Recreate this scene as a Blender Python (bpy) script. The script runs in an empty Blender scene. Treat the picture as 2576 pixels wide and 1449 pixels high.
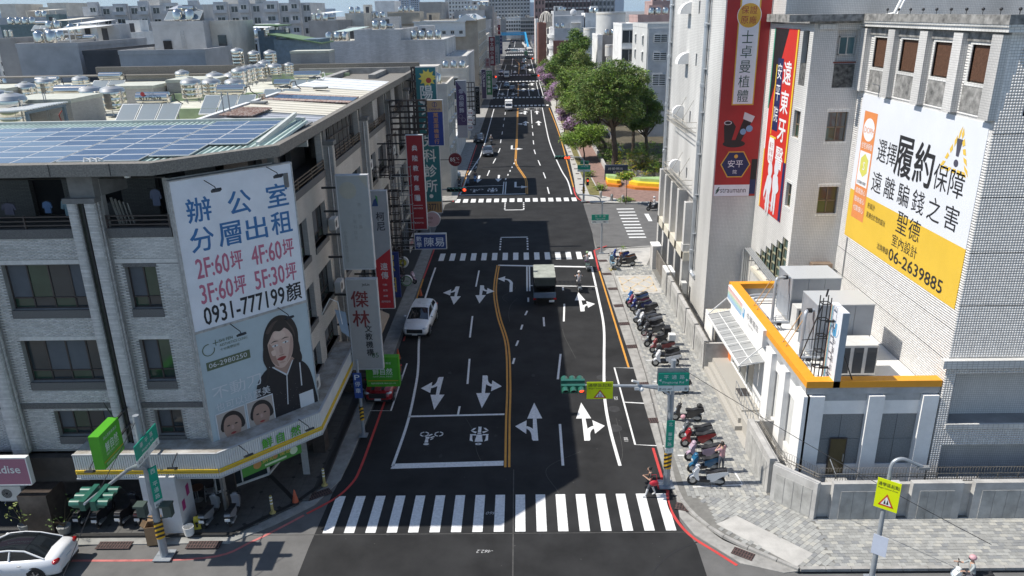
import bpy,math,random
import numpy as np
from mathutils import Vector,Matrix
random.seed(7)
rng=np.random.default_rng(7)
S=bpy.context.scene
COL=S.collection
rad=math.radians
CH,CF,CX,CY=22.0,1925.0,1288.0,724.5
_d=np.array([97,5325,1925.]);_d/=np.linalg.norm(_d)
_f=np.array([20,28-724.5,1925.]);_f-=_f.dot(_d)*_d;_f/=np.linalg.norm(_f)
RW=np.array([np.cross(_f,-_d),_f,-_d])
cd=bpy.data.cameras.new('camera');cam=bpy.data.objects.new('camera',cd);COL.objects.link(cam)
cd.sensor_width=36;cd.lens=36*CF/2576;cd.clip_start=0.5;cd.clip_end=12000
mr=Matrix([[RW[i][0],-RW[i][1],-RW[i][2]]for i in range(3)])
cam.matrix_world=Matrix.Translation((0,0,CH))@mr.to_4x4()
S.camera=cam
SUN_EL,SUN_AZ=rad(52),math.atan2(-1,-0.008)
w=bpy.data.worlds.new('World');S.world=w;w.use_nodes=True
nt=w.node_tree;nt.nodes.clear()
sky=nt.nodes.new('ShaderNodeTexSky');sky.sky_type='NISHITA';sky.sun_disc=False
sky.sun_elevation=SUN_EL;sky.sun_rotation=SUN_AZ%(2*math.pi)
sky.air_density=1.0;sky.dust_density=0.15;sky.ozone_density=4.0
bg=nt.nodes.new('ShaderNodeBackground');bg.inputs[1].default_value=0.12
wo=nt.nodes.new('ShaderNodeOutputWorld')
tn=nt.nodes.new('ShaderNodeMix');tn.data_type='RGBA';tn.blend_type='MULTIPLY';tn.inputs[0].default_value=1;tn.inputs[7].default_value=(1.12,1.0,.90,1)
nt.links.new(sky.outputs[0],tn.inputs[6]);tcw=nt.nodes.new('ShaderNodeTexCoord');spw=nt.nodes.new('ShaderNodeSeparateXYZ');mrw=nt.nodes.new('ShaderNodeMapRange');mrw.inputs[1].default_value=.0;mrw.inputs[2].default_value=.22;mrw.inputs[3].default_value=1;mrw.inputs[4].default_value=0
mh=nt.nodes.new('ShaderNodeMix');mh.data_type='RGBA';mh.inputs[7].default_value=(2.6,3.75,4.7,1)
nt.links.new(tcw.outputs['Generated'],spw.inputs[0]);nt.links.new(spw.outputs[2],mrw.inputs[0]);nt.links.new(mrw.outputs[0],mh.inputs[0]);nt.links.new(tn.outputs[2],mh.inputs[6]);nt.links.new(mh.outputs[2],bg.inputs[0]);nt.links.new(bg.outputs[0],wo.inputs[0])
sl=bpy.data.lights.new('sun','SUN');sl.energy=4.6;sl.angle=rad(0.53);sl.color=(1.0,0.95,0.87)
so=bpy.data.objects.new('sun',sl);COL.objects.link(so)
sv=Vector((math.sin(SUN_AZ)*math.cos(SUN_EL),math.cos(SUN_AZ)*math.cos(SUN_EL),math.sin(SUN_EL)))
so.rotation_euler=sv.to_track_quat('Z','Y').to_euler();so.location=(-60,0,80)
S.view_settings.view_transform='Standard';S.view_settings.look='None'
S.view_settings.exposure=0.35;S.view_settings.gamma=1.0;S.view_settings.use_curve_mapping=False
S.render.engine='CYCLES'
S.cycles.max_bounces=5;S.cycles.diffuse_bounces=3;S.cycles.glossy_bounces=3
S.cycles.transparent_max_bounces=8;S.cycles.caustics_reflective=False;S.cycles.caustics_refractive=False
def ray(x,y):return RW@np.array([(x-CX)/CF,(y-CY)/CF,1.0])
def G(x,y,z=0.0):
 r=ray(x,y);t=(z-CH)/r[2];return(float(r[0]*t),float(r[1]*t))
def atY(x,y,Y):
 r=ray(x,y);t=Y/r[1];return(float(r[0]*t),float(CH+r[2]*t))
def atX(x,y,X):
 r=ray(x,y);t=X/r[0];return(float(r[1]*t),float(CH+r[2]*t))
def crop(x0,y0,s):return lambda x,y:((x0+x*s)*.644,(y0+y*s)*.644)
MATS={}
def mat(name,col,rough=0.7,metal=0.0,var=0.0,vscale=2.0,bump=0.0,bscale=40.0,col2=None,emit=None,stretch=None,spec=None,coat=0.0,detail=5.0):
 if name in MATS:return MATS[name]
 m=bpy.data.materials.new(name);m.use_nodes=True;MATS[name]=m
 t=m.node_tree;b=t.nodes['Principled BSDF'];L=t.links
 b.inputs['Roughness'].default_value=rough;b.inputs['Metallic'].default_value=metal
 if spec is not None:b.inputs['Specular IOR Level'].default_value=spec
 if coat:b.inputs['Coat Weight'].default_value=coat;b.inputs['Coat Roughness'].default_value=.08
 c=tuple(col)+(1,)
 b.inputs['Base Color'].default_value=c
 if emit:
  b.inputs['Emission Color'].default_value=tuple(emit[0])+(1,);b.inputs['Emission Strength'].default_value=emit[1]
 if var or bump:
  tc=t.nodes.new('ShaderNodeTexCoord');src=tc.outputs['Object']
  if stretch:
   mp=t.nodes.new('ShaderNodeMapping');mp.inputs['Scale'].default_value=stretch
   L.new(src,mp.inputs[0]);src=mp.outputs[0]
 if var:
  n=t.nodes.new('ShaderNodeTexNoise');n.inputs['Scale'].default_value=vscale;n.inputs['Detail'].default_value=detail;n.inputs['Roughness'].default_value=.62
  L.new(src,n.inputs['Vector'])
  r=t.nodes.new('ShaderNodeValToRGB');r.color_ramp.elements[0].position=.3;r.color_ramp.elements[1].position=.72
  if col2 is None:
   lo=tuple(max(0,x*(1-var))for x in col)+(1,);hi=tuple(min(1,x*(1+var*.6))for x in col)+(1,)
  else:lo,hi=tuple(col2)+(1,),c
  r.color_ramp.elements[0].color=lo;r.color_ramp.elements[1].color=hi
  L.new(n.outputs[0],r.inputs[0]);L.new(r.outputs[0],b.inputs['Base Color'])
  if rough<.9 and not metal:
   mr_=t.nodes.new('ShaderNodeMapRange');mr_.inputs[3].default_value=min(1,rough+.12);mr_.inputs[4].default_value=max(0,rough-.1)
   L.new(n.outputs[0],mr_.inputs[0]);L.new(mr_.outputs[0],b.inputs['Roughness'])
 if bump:
  n2=t.nodes.new('ShaderNodeTexNoise');n2.inputs['Scale'].default_value=bscale;n2.inputs['Detail'].default_value=4
  L.new(src,n2.inputs['Vector'])
  bp=t.nodes.new('ShaderNodeBump');bp.inputs['Strength'].default_value=bump;bp.inputs['Distance'].default_value=.02
  L.new(n2.outputs[0],bp.inputs['Height']);L.new(bp.outputs[0],b.inputs['Normal'])
 return m
def glass(name,col=(.02,.03,.035),rough=.06):
 return mat(name,col,rough,0,var=.35,vscale=.5,spec=.8)
def tiled(name,col,grout,tw,th,gap=.12,off=0.0,rough=.45,var=.12,axis='xz'):
 if name in MATS:return MATS[name]
 m=bpy.data.materials.new(name);m.use_nodes=True;MATS[name]=m
 t=m.node_tree;b=t.nodes['Principled BSDF'];L=t.links;b.inputs['Roughness'].default_value=rough
 tc=t.nodes.new('ShaderNodeTexCoord');sp=t.nodes.new('ShaderNodeSeparateXYZ');L.new(tc.outputs['Object'],sp.inputs[0])
 cb=t.nodes.new('ShaderNodeCombineXYZ')
 ad=t.nodes.new('ShaderNodeMath');ad.operation='ADD';L.new(sp.outputs[0],ad.inputs[0]);L.new(sp.outputs[1],ad.inputs[1])
 L.new(ad.outputs[0],cb.inputs[0]);L.new(sp.outputs[2],cb.inputs[1])
 if axis=='xy':L.new(sp.outputs[0],cb.inputs[0]);L.new(sp.outputs[1],cb.inputs[1])
 br=t.nodes.new('ShaderNodeTexBrick');br.offset=off;br.inputs['Scale'].default_value=1
 br.inputs['Brick Width'].default_value=tw;br.inputs['Row Height'].default_value=th;br.inputs['Mortar Size'].default_value=gap*min(tw,th);br.inputs['Mortar Smooth'].default_value=.3
 br.inputs['Color1'].default_value=tuple(x*(1-var)for x in col)+(1,);br.inputs['Color2'].default_value=tuple(min(1,x*(1+var*.5))for x in col)+(1,);br.inputs['Mortar'].default_value=tuple(grout)+(1,)
 L.new(cb.outputs[0],br.inputs[0])
 n=t.nodes.new('ShaderNodeTexNoise');n.inputs['Scale'].default_value=.35;n.inputs['Detail'].default_value=6
 mp=t.nodes.new('ShaderNodeMapping');mp.inputs['Scale'].default_value=(1,1,.25);L.new(tc.outputs['Object'],mp.inputs[0]);L.new(mp.outputs[0],n.inputs['Vector'])
 mr_=t.nodes.new('ShaderNodeMapRange');mr_.inputs[1].default_value=.35;mr_.inputs[2].default_value=.7;mr_.inputs[3].default_value=.72;mr_.inputs[4].default_value=1.08;L.new(n.outputs[0],mr_.inputs[0])
 mx=t.nodes.new('ShaderNodeVectorMath');mx.operation='SCALE';L.new(br.outputs[0],mx.inputs[0]);L.new(mr_.outputs[0],mx.inputs['Scale']);L.new(mx.outputs[0],b.inputs['Base Color'])
 bp=t.nodes.new('ShaderNodeBump');bp.inputs['Strength'].default_value=.5;bp.inputs['Distance'].default_value=.01;bp.invert=True
 L.new(br.outputs['Fac'],bp.inputs['Height']);L.new(bp.outputs[0],b.inputs['Normal'])
 return m
class B:
 def __init__(s):s.v=[];s.f=[];s.m=[];s.s=[]
 def add(s,vs,fs,mi=0,smooth=False):
  o=len(s.v);s.v.extend([tuple(map(float,p))for p in vs])
  for f in fs:s.f.append(tuple(o+i for i in f));s.m.append(mi);s.s.append(smooth)
  return s
 def box(s,x0,x1,y0,y1,z0,z1,mi=0):
  if x0>x1:x0,x1=x1,x0
  if y0>y1:y0,y1=y1,y0
  if z0>z1:z0,z1=z1,z0
  return s.add([(x0,y0,z0),(x1,y0,z0),(x1,y1,z0),(x0,y1,z0),(x0,y0,z1),(x1,y0,z1),(x1,y1,z1),(x0,y1,z1)],[(0,3,2,1),(4,5,6,7),(0,1,5,4),(1,2,6,5),(2,3,7,6),(3,0,4,7)],mi)
 def prism(s,poly,z0,z1,mi=0,mtop=None):
  n=len(poly);a=sum(poly[i][0]*poly[(i+1)%n][1]-poly[(i+1)%n][0]*poly[i][1]for i in range(n))
  if a<0:poly=poly[::-1]
  vs=[(p[0],p[1],z0)for p in poly]+[(p[0],p[1],z1)for p in poly]
  s.add(vs,[tuple(range(n-1,-1,-1))]+[(i,(i+1)%n,n+(i+1)%n,n+i)for i in range(n)],mi)
  o=len(s.v)-2*n;s.f.append(tuple(o+n+i for i in range(n)));s.m.append(mi if mtop is None else mtop);s.s.append(False)
  return s
 def fprism(s,fr,poly,d0,d1,mi=0):
  n=len(poly);a=sum(poly[i][0]*poly[(i+1)%n][1]-poly[(i+1)%n][0]*poly[i][1]for i in range(n))
  if a<0:poly=poly[::-1]
  vs=[fr(p[0],p[1],d0)for p in poly]+[fr(p[0],p[1],d1)for p in poly]
  return s.add(vs,[tuple(range(n-1,-1,-1)),tuple(range(n,2*n))]+[(i,(i+1)%n,n+(i+1)%n,n+i)for i in range(n)],mi)
 def fbox(s,fr,u0,u1,v0,v1,d0,d1,mi=0):
  return s.fprism(fr,[(u0,v0),(u1,v0),(u1,v1),(u0,v1)],d0,d1,mi)
 def quad(s,a,b,c,d,mi=0):return s.add([a,b,c,d],[(0,1,2,3)],mi)
 def cyl(s,p0,p1,r0,r1=None,n=10,mi=0,caps=True,smooth=True):
  r1=r0 if r1 is None else r1
  p0=Vector(p0);p1=Vector(p1);d=(p1-p0)
  if d.length<1e-6:return s
  d.normalize();a=d.orthogonal().normalized();b=d.cross(a)
  vs=[]
  for p,r in((p0,r0),(p1,r1)):
   for i in range(n):
    t=2*math.pi*i/n;vs.append(p+(a*math.cos(t)+b*math.sin(t))*r)
  s.add(vs,[(i,(i+1)%n,n+(i+1)%n,n+i)for i in range(n)],mi,smooth)
  if caps:
   o=len(s.v)-2*n
   s.f.append(tuple(o+i for i in range(n-1,-1,-1)));s.m.append(mi);s.s.append(False)
   s.f.append(tuple(o+n+i for i in range(n)));s.m.append(mi);s.s.append(False)
  return s
 def tube(s,pts,r,n=6,mi=0):
  P=[Vector(p)for p in pts];rs=r if isinstance(r,(list,tuple))else[r]*len(P)
  a=None;vs=[]
  for k,p in enumerate(P):
   d=(P[min(k+1,len(P)-1)]-P[max(k-1,0)]).normalized()
   a=d.orthogonal().normalized()if a is None else(a-d*a.dot(d)).normalized()
   b=d.cross(a)
   for i in range(n):
    t=2*math.pi*i/n;vs.append(p+(a*math.cos(t)+b*math.sin(t))*rs[k])
  fs=[(k*n+i,k*n+(i+1)%n,(k+1)*n+(i+1)%n,(k+1)*n+i)for k in range(len(P)-1)for i in range(n)]
  s.add(vs,fs,mi,True)
  o=len(s.v)-len(vs);e=(len(P)-1)*n
  s.f.append(tuple(o+i for i in range(n-1,-1,-1)));s.m.append(mi);s.s.append(False)
  s.f.append(tuple(o+e+i for i in range(n)));s.m.append(mi);s.s.append(False)
  return s
 def lathe(s,prof,c,n=16,mi=0,axis='z'):
  vs=[]
  for r,h in prof:
   for i in range(n):
    t=2*math.pi*i/n;u,v=r*math.cos(t),r*math.sin(t)
    vs.append((c[0]+u,c[1]+v,c[2]+h)if axis=='z' else((c[0]+h,c[1]+u,c[2]+v)if axis=='x' else(c[0]+v,c[1]+h,c[2]+u)))
  fs=[(k*n+i,k*n+(i+1)%n,(k+1)*n+(i+1)%n,(k+1)*n+i)for k in range(len(prof)-1)for i in range(n)]
  return s.add(vs,fs,mi,True)
 def ball(s,c,r,mi=0,n=12,k=8,sc=(1,1,1)):
  vs=[];fs=[]
  for j in range(k+1):
   ph=math.pi*j/k
   for i in range(n):
    t=2*math.pi*i/n
    vs.append((c[0]+r*sc[0]*math.sin(ph)*math.cos(t),c[1]+r*sc[1]*math.sin(ph)*math.sin(t),c[2]+r*sc[2]*math.cos(ph)))
  for j in range(k):
   for i in range(n):fs.append((j*n+i,(j+1)*n+i,(j+1)*n+(i+1)%n,j*n+(i+1)%n))
  return s.add(vs,fs,mi,True)
 def beam(s,p0,p1,w,h=None,mi=0):
  h=w if h is None else h
  p0=Vector(p0);p1=Vector(p1);d=(p1-p0).normalized()
  a=d.cross(Vector((0,0,1)));
  if a.length<.05:a=Vector((1,0,0))
  a.normalize();b=a.cross(d)
  vs=[p+a*(i*w/2)+b*(j*h/2)for p in(p0,p1)for i,j in((-1,-1),(1,-1),(1,1),(-1,1))]
  return s.add(vs,[(0,3,2,1),(4,5,6,7),(0,1,5,4),(1,2,6,5),(2,3,7,6),(3,0,4,7)],mi)
 def wall(s,fr,W,H,holes,depth,mi=0,mr=None,back=True):
  us=sorted({0.0,float(W)}|{float(min(max(x,0),W))for h in holes for x in h[:2]});vs_=sorted({0.0,float(H)}|{float(min(max(x,0),H))for h in holes for x in h[2:4]})
  for i in range(len(us)-1):
   for j in range(len(vs_)-1):
    cu,cv=(us[i]+us[i+1])/2,(vs_[j]+vs_[j+1])/2
    if any(h[0]<cu<h[1]and h[2]<cv<h[3]for h in holes):continue
    s.add([fr(us[i],vs_[j],0),fr(us[i+1],vs_[j],0),fr(us[i+1],vs_[j+1],0),fr(us[i],vs_[j+1],0)],[(0,1,2,3)],mi)
  mr=mi if mr is None else mr
  for h in holes:
   u0,u1,v0,v1=h[:4]
   q=[(u0,v0),(u1,v0),(u1,v1),(u0,v1)]
   for k in range(4):
    a,b=q[k],q[(k+1)%4]
    s.add([fr(a[0],a[1],0),fr(a[0],a[1],-depth),fr(b[0],b[1],-depth),fr(b[0],b[1],0)],[(3,2,1,0)],mr)
  return s
 def build(s,name,mats,parent=None,sharp=35,collapse=False):
  me=bpy.data.meshes.new(name);me.from_pydata(s.v,[],s.f)
  if not isinstance(mats,(list,tuple)):mats=[mats]
  for m in mats:me.materials.append(m)
  me.polygons.foreach_set('material_index',s.m);me.polygons.foreach_set('use_smooth',s.s)
  me.update()
  if any(s.s):
   try:me.set_sharp_from_angle(angle=rad(sharp))
   except Exception:pass
  o=bpy.data.objects.new(name,me);COL.objects.link(o)
  if parent is not None:o.parent=parent
  return o
def frame(o,u,n):
 o=Vector(o);u=Vector(u).normalized();n=Vector(n).normalized();v=Vector((0,0,1))if abs(n.z)<.9 else n.cross(u)
 def fr(a,b,d=0.0):return tuple(o+u*a+v*b+n*d)
 fr.o,fr.u,fr.v,fr.n=o,u,v,n
 return fr
def obj_mesh(name,me,parent=None,loc=(0,0,0),rz=0.0):
 o=bpy.data.objects.new(name,me);COL.objects.link(o);o.location=loc;o.rotation_euler=(0,0,rz)
 if parent is not None:o.parent=parent
 return o
def thing(name,label,cat,loc=(0,0,0),rz=0.0,group=None):
 o=bpy.data.objects.new(name,None);COL.objects.link(o);o.location=loc;o.rotation_euler=(0,0,rz)
 o.empty_display_size=.3;return tag(o,label,cat,group)
def tag(o,label=None,cat=None,group=None,kind=None):
 if label:o['label']=label
 if cat:o['category']=cat
 if group:o['group']=group
 if kind:o['kind']=kind
 return o
def struct(o):o['kind']='structure';return o
def kids(o):return[c for c in CH_INDEX.get(o.name,[])]
def copy_tree(o,loc=None,rz=None,label=None,parent=None,swap=None):
 c=o.copy();COL.objects.link(c)
 if parent is not None:c.parent=parent
 if loc is not None:c.location=loc
 if rz is not None:c.rotation_euler=(0,0,rz)
 if label:c['label']=label
 if swap and c.type=='MESH':
  for sl_ in c.material_slots:
   if sl_.material and sl_.material.name in swap:
    nm=swap[sl_.material.name];sl_.link='OBJECT';sl_.material=nm
 for ch in o.children:copy_tree(ch,parent=c,swap=swap)
 return c
_fc=bpy.data.curves.new('letter_curve','FONT');_fo=bpy.data.objects.new('letter_curve',_fc);COL.objects.link(_fo)
_fc.resolution_u=2
_tc={}
def glyphs(s,bold=0.0):
 k=(s,bold)
 if k not in _tc:
  _fc.body=s;_fc.offset=bold
  dg=bpy.context.evaluated_depsgraph_get();dg.update()
  me=bpy.data.meshes.new_from_object(_fo.evaluated_get(dg))
  vs=[(v.co.x,v.co.y)for v in me.vertices];fs=[tuple(p.vertices)for p in me.polygons]
  bpy.data.meshes.remove(me)
  if not vs:vs=[(0,0)];fs=[]
  xs=[v[0]for v in vs];ys=[v[1]for v in vs]
  _tc[k]=(vs,fs,min(xs),max(xs),min(ys),max(ys))
 return _tc[k]
def text(b,fr,s,u,v,h,mi=0,d=.012,w=None,bold=.0,align='l',slant=0.0,box_=False):
 vs,fs,x0,x1,y0,y1=glyphs(s,0)
 if not fs:return
 sy=h/(y1-y0);sx=sy if w is None else w/max(1e-6,x1-x0)
 W=(x1-x0)*sx
 if bold:
  o_=h*.028
  for k,(du,dv)in enumerate(((o_,0),(0,o_),(o_,o_))):text(b,fr,s,u+du-o_/2,v+dv-o_/2,h,mi,d+.0006*(k+1),W,0,align,slant)
 if align=='c':u-=W/2
 if align=='r':u-=W
 b.add([fr(u+(p[0]-x0)*sx+slant*(p[1]-y0)*sy,v+(p[1]-y0)*sy,d)for p in vs],fs,mi)
def vtext(b,fr,s,u,v,h,step,mi=0,d=.012,bold=0.0,w=None):
 for i,ch in enumerate(s):
  if ch!=' ':text(b,fr,ch,u-(w or h)/2,v-i*step-h,h,mi,d,w=(w or h)*.94,bold=bold)
def disc(b,fr,u,v,r,mi=0,d=.008,n=28,ru=None,a0=0,a1=360,r0=0):
 ru=ru or r
 if r0:
  vs=[];k=max(3,int(n*(a1-a0)/360))
  for i in range(k+1):
   t=rad(a0+(a1-a0)*i/k)
   vs+=[fr(u+ru*math.cos(t),v+r*math.sin(t),d),fr(u+ru*r0/r*math.cos(t),v+r0*math.sin(t),d)]
  b.add(vs,[(2*i,2*i+2,2*i+3,2*i+1)for i in range(k)],mi)
 else:b.add([fr(u+ru*math.cos(2*math.pi*i/n),v+r*math.sin(2*math.pi*i/n),d)for i in range(n)],[tuple(range(n))],mi)
def fpoly(b,fr,pts,mi=0,d=.008):b.add([fr(p[0],p[1],d)for p in pts],[tuple(range(len(pts)))],mi)
def frect(b,fr,u0,u1,v0,v1,mi=0,d=.008):fpoly(b,fr,[(u0,v0),(u1,v0),(u1,v1),(u0,v1)],mi,d)
def blob(pts,n=4):
 out=[];m=len(pts)
 for i in range(m):
  p0,p1,p2,p3=[np.array(pts[(i+k)%m],float)for k in(-1,0,1,2)]
  for j in range(n):
   t=j/n;out.append(tuple(.5*((2*p1)+(-p0+p2)*t+(2*p0-5*p1+4*p2-p3)*t*t+(-p0+3*p1-3*p2+p3)*t**3)))
 return out
def paint(c):
 return mat('print_%02x%02x%02x'%tuple(int(max(0,min(1,x))*255)for x in c),c,.55,var=.06,vscale=3)
 # geometry of small tiles laid over a wall: the 300 nearest are parts, the rest one mesh
TILE_ME={}
def cladding(fr,W,H,holes,tw,th,gap,mats,parent,proud=.012,off=False,top=0,name='tile',v0=0.0,nmax=None):
 cells=[]
 j=0;v=v0
 while v+th<=H+1e-6:
  u=-(tw/2 if(off and j%2)else 0)
  while u<W-1e-6:
   a,b_=max(u,0),min(u+tw,W)
   if b_-a>tw*.3:
    cu,cv=(a+b_)/2,v+th/2
    if not any(h[0]-tw*.3<cu<h[1]+tw*.3 and h[2]-th*.3<cv<h[3]+th*.3 for h in holes):cells.append((a+gap/2,b_-gap/2,v+gap/2,v+th-gap/2))
   u+=tw
  v+=th;j+=1
 if not cells:return
 if top:
  cc=np.array([fr((c[0]+c[1])/2,(c[2]+c[3])/2,0)for c in cells]);dist=np.linalg.norm(cc-np.array([0,0,CH]),axis=1)
  order=np.argsort(dist)
  full=[i for i in order if cells[i][1]-cells[i][0]>(tw-gap)*.95]
  sel=set(int(i)for i in full[:top])
  key=(name,tw,th)
  for q in range(len(mats)):
   if(key,q)not in TILE_ME:
    b=B();f0=frame((0,0,0),(1,0,0),(0,-1,0));b.fbox(f0,-(tw-gap)/2,(tw-gap)/2,-(th-gap)/2,(th-gap)/2,0,proud)
    me=bpy.data.meshes.new(name);me.from_pydata(b.v,[],b.f);me.materials.append(mats[q]);TILE_ME[(key,q)]=me
  M=Matrix((fr.u,-fr.n,fr.v)).transposed().to_4x4()
  for i in sel:
   c=cells[i];o=bpy.data.objects.new(name,TILE_ME[(key,random.randrange(len(mats)))]);COL.objects.link(o)
   o.parent=parent;o.matrix_local=Matrix.Translation(fr((c[0]+c[1])/2,(c[2]+c[3])/2,0))@M
  cells=[c for i,c in enumerate(cells)if i not in sel]
 n=len(cells);c=np.array(cells)
 O,U,V,N=[np.array(x)for x in(fr.o,fr.u,fr.v,fr.n)]
 pr=proud*(1+rng.uniform(-.15,.15,n))
 P=[]
 for d in(0,1):
  for(a,b_)in((0,2),(1,2),(1,3),(0,3)):
   P.append(O+c[:,a:a+1]*U+c[:,b_:b_+1]*V+(pr*d)[:,None]*N)
 P=np.stack(P,1).reshape(-1,3)
 base=(np.arange(n)*8)[:,None,None]
 q=np.array([[4,5,6,7],[0,1,5,4],[1,2,6,5],[2,3,7,6],[3,0,4,7]])[None]
 F=(base+q).reshape(-1)
 me=bpy.data.meshes.new(name+'_field');me.vertices.add(n*8);me.vertices.foreach_set('co',P.reshape(-1))
 me.loops.add(len(F));me.loops.foreach_set('vertex_index',F);me.polygons.add(n*5)
 me.polygons.foreach_set('loop_start',np.arange(n*5)*4)
 for m in mats:me.materials.append(m)
 me.polygons.foreach_set('material_index',np.repeat(rng.integers(0,len(mats),n),5));me.update(calc_edges=True)
 o=bpy.data.objects.new(name+'_field',me);COL.objects.link(o);o.parent=parent;o['kind']='stuff'
 return o
 # frames of the street: facing the camera side (-Y), facing the road from the right (-X) and from the left (+X)
def fS(x,y,z=0.0):return frame((x,y,z),(1,0,0),(0,-1,0))
def fW(x,y,z=0.0):return frame((x,y,z),(0,-1,0),(-1,0,0))
def fE(x,y,z=0.0):return frame((x,y,z),(0,1,0),(1,0,0))
# ================================================================ ground, road, markings
m_asph=mat('new_asphalt',(.030,.0302,.031),.9,var=.42,vscale=.45,bump=.35,bscale=55,spec=.22)
m_asph_old=mat('worn_asphalt',(.135,.132,.128),.9,var=.22,vscale=.9,bump=.3,bscale=45)
m_conc=mat('gutter_concrete',(.34,.33,.31),.9,var=.32,vscale=1.6,bump=.4,bscale=30)
m_kerb=mat('kerb_stone',(.36,.35,.33),.88,var=.28,vscale=2.5,bump=.3,bscale=30)
m_white=mat('road_paint_white',(.76,.76,.75),.75,var=.22,vscale=7.0,detail=9.0)
m_orange=mat('road_paint_orange',(.62,.29,.045),.7,var=.14,vscale=2.0)
m_red=mat('road_paint_red',(.55,.055,.05),.7,var=.2,vscale=2.0)
m_redold=mat('road_paint_red_worn',(.52,.16,.15),.8,var=.3,vscale=3)
m_grate=mat('iron_grate',(.10,.06,.055),.8,var=.4,vscale=6)
m_land=mat('town_ground',(.19,.185,.175),.95,var=.3,vscale=.02)
b=B();b.add([(-4500,-60,-.12),(4500,-60,-.12),(4500,9000,-.12),(-4500,9000,-.12)],[(0,1,2,3)])
struct(b.build('ground',m_land))
def ribbon(pts,w,z0=0.0,z1=None):
 P=[Vector((p[0],p[1]))for p in pts];L=[];R=[]
 for i,p in enumerate(P):
  t=(P[min(i+1,len(P)-1)]-P[max(i-1,0)]).normalized();n=Vector((-t.y,t.x))
  L.append(p+n*w/2);R.append(p-n*w/2)
 return L,R
def smooth(pts,n=6):
 out=[]
 for i in range(len(pts)-1):
  p0=np.array(pts[max(i-1,0)],float);p1=np.array(pts[i],float);p2=np.array(pts[i+1],float);p3=np.array(pts[min(i+2,len(pts)-1)],float)
  for j in range(n):
   t=j/n;out.append(tuple(.5*((2*p1)+(-p0+p2)*t+(2*p0-5*p1+4*p2-p3)*t*t+(-p0+3*p1-3*p2+p3)*t**3)))
 return out+[tuple(pts[-1])]
 # old asphalt of the side streets, then the fresh dark surface of the main road
b=B();b.prism([(-60,12),(60,12),(60,25.75),(11.2,25.75),(7.9,28.2),(7.4,31.5),(7.4,33),(-9.7,33),(-13,28.6),(-20,27.8),(-60,27.8)],-.1,0)
b.box(-60,-9,76.3,91.2,-.1,0);b.box(7.3,60,72.5,90.2,-.1,0);b.box(-45,-8.5,197,209,-.1,0)
b.box(-9,8,33,72,-.1,-.001);road_side=struct(b.build('side_street',m_asph_old))
E1=[(-9.6,12),(-9.58,27.6),(-9.46,31.62),(-9.12,35),(-9.0,39.8),(-8.75,46),(-8.9,70),(-8.9,75.5)]
E2=[(7.4,12),(7.4,27.6),(7.0,29.3),(7.15,31.1),(6.95,32.2),(6.98,34.7),(7.1,46.7),(6.98,63.6),(7.0,72),(7.3,80),(7.35,91),(6.9,97),(7.2,105),(7.5,119),(7.45,190),(7.3,420),(7.3,760)]
b=B();poly=E1+[(-9.4,76.5),(-9.4,91),(-8.2,93.5),(-8.1,190),(-8.0,420),(-8.0,760)]+E2[::-1]
b.prism(poly,-.1,.004);road=struct(b.build('road',m_asph))
def mark(name,m,z=.009):
 b=B();b.z=z
 return b
def mpoly(pts,name,m,z=.009,parent=road):
 b=B();n=len(pts);a=sum(pts[i][0]*pts[(i+1)%n][1]-pts[(i+1)%n][0]*pts[i][1]for i in range(n))
 if a<0:pts=pts[::-1]
 b.add([(p[0],p[1],z)for p in pts],[tuple(range(n))]);return b.build(name,m,parent)
def mline(pts,w,name,m,z=.009,parent=road):
 L,R=ribbon(pts,w);b=B();n=len(L)
 b.add([(p.x,p.y,z)for p in R]+[(p.x,p.y,z)for p in L],[(i,i+1,n+i+1,n+i)for i in range(n-1)]);return b.build(name,m,parent)
 # near zebra crossing: 17 bars
for i in range(17):
 x=-9.21+i*.9665
 mpoly([(x,28.62),(x+.46,28.62),(x+.46,31.42+.0*i),(x,31.42)],'crosswalk_bar',m_white)
def blocks(x0,x1,n,y0,y1,w=.55,s=.0):
 for i in range(n):
  x=x0+(x1-x0)*i/(n-1);mpoly([(x-w/2,y0),(x+w/2,y0),(x+w/2+s,y1),(x-w/2+s,y1)],'crosswalk_bar',m_white)
blocks(-7.75,6.35,15,68.6,70.9,.5)
blocks(-8.0,6.4,16,91.9,93.8,.6)
blocks(-8.2,6.5,16,192.3,195,.6);blocks(-7.3,6.7,15,211.3,214,.6);blocks(-8.2,6.5,14,262,266,.7);blocks(-8,6.6,14,288,292,.7)
blocks(-7.5,6.4,14,425,431,.8);blocks(-7.5,6.4,14,460,466,.8);blocks(-7.5,6.4,14,500,507,.8)
# side-street crossing on the right (bars along Y)
a7=crop(2200,300,700/1449)
for i in range(10):
 k=1070+i*25.4;x0=432+i*11.0
 p=G(*a7(x0,k));q=G(*a7(x0+140,k));y=p[1]
 mpoly([(p[0],y-.22),(q[0],y-.22),(q[0],y+.2),(p[0],y+.2)],'crosswalk_bar',m_white,parent=road_side)
mpoly([G(*a7(655,1108)),G(*a7(690,1108)),G(*a7(722,1168)),G(*a7(690,1168))],'stop_mark',m_white,parent=road_side)
mpoly([(-17,24.1),(-12.3,24.15),(-12.1,23.45),(-17.2,23.4)],'stop_mark',mat('road_paint_worn',(.62,.62,.6),.8,var=.6,vscale=1.6),parent=road_side)
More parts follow.
